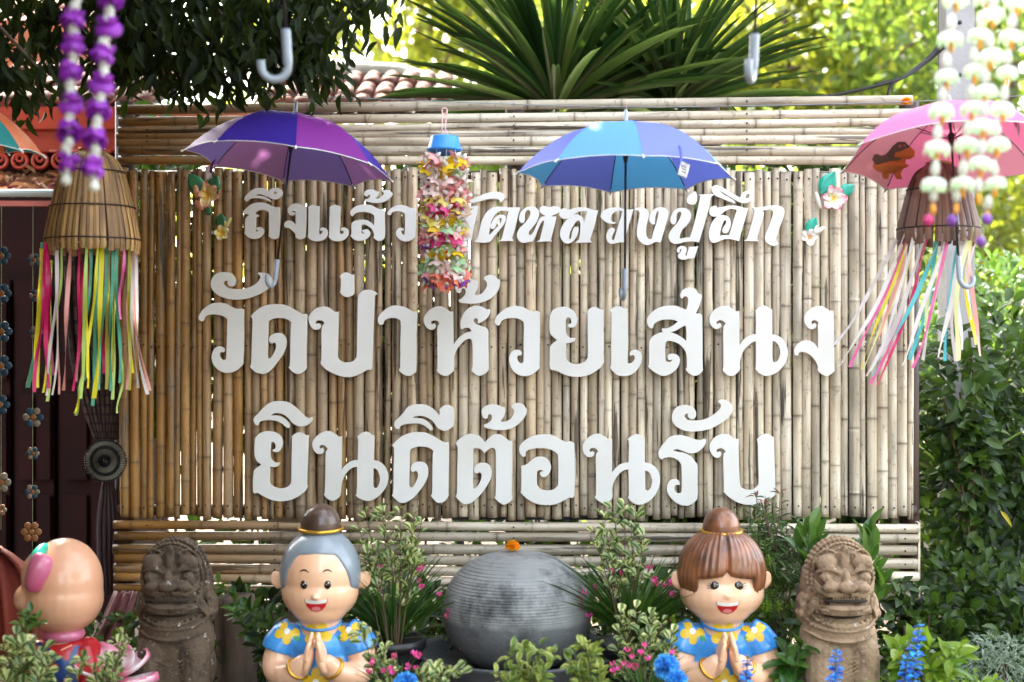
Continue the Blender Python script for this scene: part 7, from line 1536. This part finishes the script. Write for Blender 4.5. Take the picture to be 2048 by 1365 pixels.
for i, (px_, py_, lb) in enumerate(((2000, 1022, 'long yellow leaf hanging in the hedge at the right'),)):
    t = thing('yellow_leaf', lb, 'leaf', P(px_, py_, 5.75), 'yellow leaves caught in the hedge'); o = put('blade', leafmeshes('lance' if i == 0 else 'oval', 'lf_yellow')[i], t); o.matrix_local = basis((.5, -.2, -1 if i else -.6), (0, -1, .4)).to_4x4() @ Matrix.Scale(.08, 4)
# grassy clumps with pink flowers
fp = MB()
def pinkflower(t, p_, r, dr):
    ms = leafmeshes('heart', 'fl_pink'); 
    for k in range(4):
        a = k*1.57+random.uniform(-.3, .3); ax = Vector(dr).normalized(); sd_ = Matrix.Rotation(a, 3, ax) @ ax.orthogonal().normalized()
        o = put('petal', ms[random.randrange(5)], t); o.matrix_local = Matrix.Translation(p_-wloc(t)) @ basis(ax*.8+sd_*.55, sd_).to_4x4() @ Matrix.Scale(r, 4)
def grassclump(label, px, py, d, n, Lpx, fl, spreadx=1.0):
    c = P(px, py, d); s = S(d); t = thing('flowering_grass', label, 'plant', (c.x, c.y, max(0, c.z)), 'grassy clumps with small pink flowers'); pos, dirs, ups, sz = [], [], [], []
    for i in range(n):
        a = random.uniform(0, 6.28); sp = random.uniform(.05, .78)*spreadx; dr = Vector((math.cos(a)*sp, math.sin(a)*sp*.7, 1)); pos.append(c+Vector((math.cos(a)*.03, math.sin(a)*.03, 0))); dirs.append(dr); ups.append(Vector((-math.cos(a), -math.sin(a), .8))); sz.append(Lpx*s*random.uniform(.6, 1.1))
    place_leaves(t, pos, dirs, ups, sz, 'grass', 'lf_grass', 300, name='blade')
    for (x, y) in fl:
        e = P(x, y, d+random.uniform(-.08, .02)); b_ = c+Vector((random.uniform(-.02, .02), 0, 0)); q = MB(); q.tube(catmull([b_, b_.lerp(e, .6)+Vector((0, 0, .03)), e], 5), .0012, 4); q.build('flower_stalk', M['stem'], t)
        dr = (random.uniform(-.6, .6), random.uniform(-.8, 0), random.uniform(.1, .9)); pinkflower(t, e, random.uniform(9.5, 14)*s, dr)
grassclump('grassy clump with pink flowers right of the grey haired statue', 785, 1280, 5.04, 110, 175, [(765, 1133), (762, 1138), (830, 1145), (845, 1140), (751, 1180), (838, 1165), (845, 1178), (878, 1193), (718, 1187), (895, 1235), (905, 1225), (925, 1262), (933, 1257), (925, 1297), (800, 1160)])
grassclump('grassy clump with pink flowers left of the girl statue', 1262, 1285, 5.02, 120, 190, [(1235, 1130), (1240, 1150), (1222, 1145), (1297, 1140), (1312, 1160), (1315, 1170), (1325, 1175), (1335, 1167), (1185, 1177), (1165, 1188), (1160, 1205), (1156, 1218), (1128, 1222), (1182, 1235), (1250, 1165), (1232, 1182), (1347, 1190)])
grassclump('low grassy clump with pink flowers at the right foot of the stone ball', 1290, 1400, 4.6, 55, 105, [(1255, 1305), (1262, 1313), (1282, 1308), (1285, 1290), (1250, 1330), (1228, 1345), (1240, 1338), (1262, 1335), (1275, 1335), (1300, 1320), (1348, 1308), (1226, 1330)])
grassclump('low grassy clump with pink flowers below the grey haired statue', 800, 1410, 4.55, 55, 100, [(750, 1325), (735, 1348), (770, 1345), (785, 1350), (792, 1315), (828, 1312), (838, 1315), (820, 1335), (833, 1340), (860, 1330), (785, 1340)])
# feathery fern
shrub('feathery_fern', 'feathery light green fern right of the girl topknot', 'fern', (1520, 1330), [(1478, 1020), (1495, 1050), (1510, 1040), (1485, 1090), (1530, 1080), (1500, 1120), (1545, 1110), (1520, 1150), (1560, 1145), (1540, 1180)], 5.2, 40, 13, 'lance', 'lf_fern' if False else 'lf_bright', stem='stem', spread=7, start=.35, outw=1.1, sub=3)
# artificial blue flowers
def spike(label, px, ytop, ybot, d, lean=0):
    s = S(d); t = thing('blue_flower_spike', label, 'artificial flower', P(px, ybot, d), 'blue artificial flower spikes'); q = MB(); a, c = P(px-lean, ybot+60, d), P(px+lean*.2, ytop, d); q.tube([a, a.lerp(c, .5), c], .002, 5); q.build('stem', M['stem'], t)
    n = int((ybot-ytop)/6.5)
    for i in range(n):
        u = i/n; p_ = c.lerp(a, u*.86+.04); r = (12+8*min(1, u*2.2))
        for k in range(5):
            an = i*1.1+k*1.257; an += random.uniform(-.4, .4); dr = Vector((math.cos(an), math.sin(an)-.2, random.uniform(-.2, .6))); ms = leafmeshes('heart', 'blue1' if (i+k) % 3 else 'blue2'); o = put('petal', ms[random.randrange(5)], t); o.matrix_local = Matrix.Translation(p_-wloc(t)) @ basis(dr, (0, 0, 1)).to_4x4() @ Matrix.Scale(r*s*random.uniform(.8, 1.2), 4)
    for k in range(8):
        an = k*.8; o = put('tip_leaf', leafmeshes('lance', 'lf_silver')[k % 5], t); o.matrix_local = Matrix.Translation(c-wloc(t)) @ basis((math.cos(an)*.6, math.sin(an)*.6, 1), (0, -1, 0)).to_4x4() @ Matrix.Scale(9*s, 4)
spike('blue artificial flower spike in front of the tan lion', 1672, 1300, 1380, 4.25, 4)
spike('tallest blue artificial flower spike, right of the tan lion', 1836, 1248, 1330, 4.4, 14)
spike('blue artificial flower spike low between the lion and the tall spike', 1812, 1312, 1390, 4.35, 6)
spike('blue artificial flower spike by the elbow of the girl statue', 1494, 1318, 1390, 4.3, 4)
def pompon(label, px, py, d, rpx):
    c = P(px, py, d); s = S(d); t = thing('blue_pompom_flower', label, 'artificial flower', c, 'light blue artificial pompom flowers'); n = 230; dr = rdir(n, (0, -.15, .25)); dr /= np.linalg.norm(dr, axis=1, keepdims=True)
    me = leaves_mesh('petals', dr*rpx*s*.35, dr, rdir(n, (0, 0, .4)), rpx*s*.68*rng.uniform(.85, 1.1, n), TP['oval'], M['blue2']); o = put('petals', me, t, (0, 0, 0)); o['kind'] = 'stuff'
    q = MB(); q.tube([c, c+Vector((0, .01, -.25))], .002, 5); q.build('stem', M['stem'], t); q = MB(); q.ell(c, rpx*s*.4, 12); q.build('flower_head', M['blue2'], t)
pompon('blue pompom flower left of the girl statue, upper of the pair', 1333, 1335, 4.35, 27); pompon('blue pompom flower left of the girl statue, lower of the pair', 1352, 1362, 4.3, 24); pompon('blue pompom flower below the right elbow of the grey haired statue', 812, 1370, 4.3, 26)
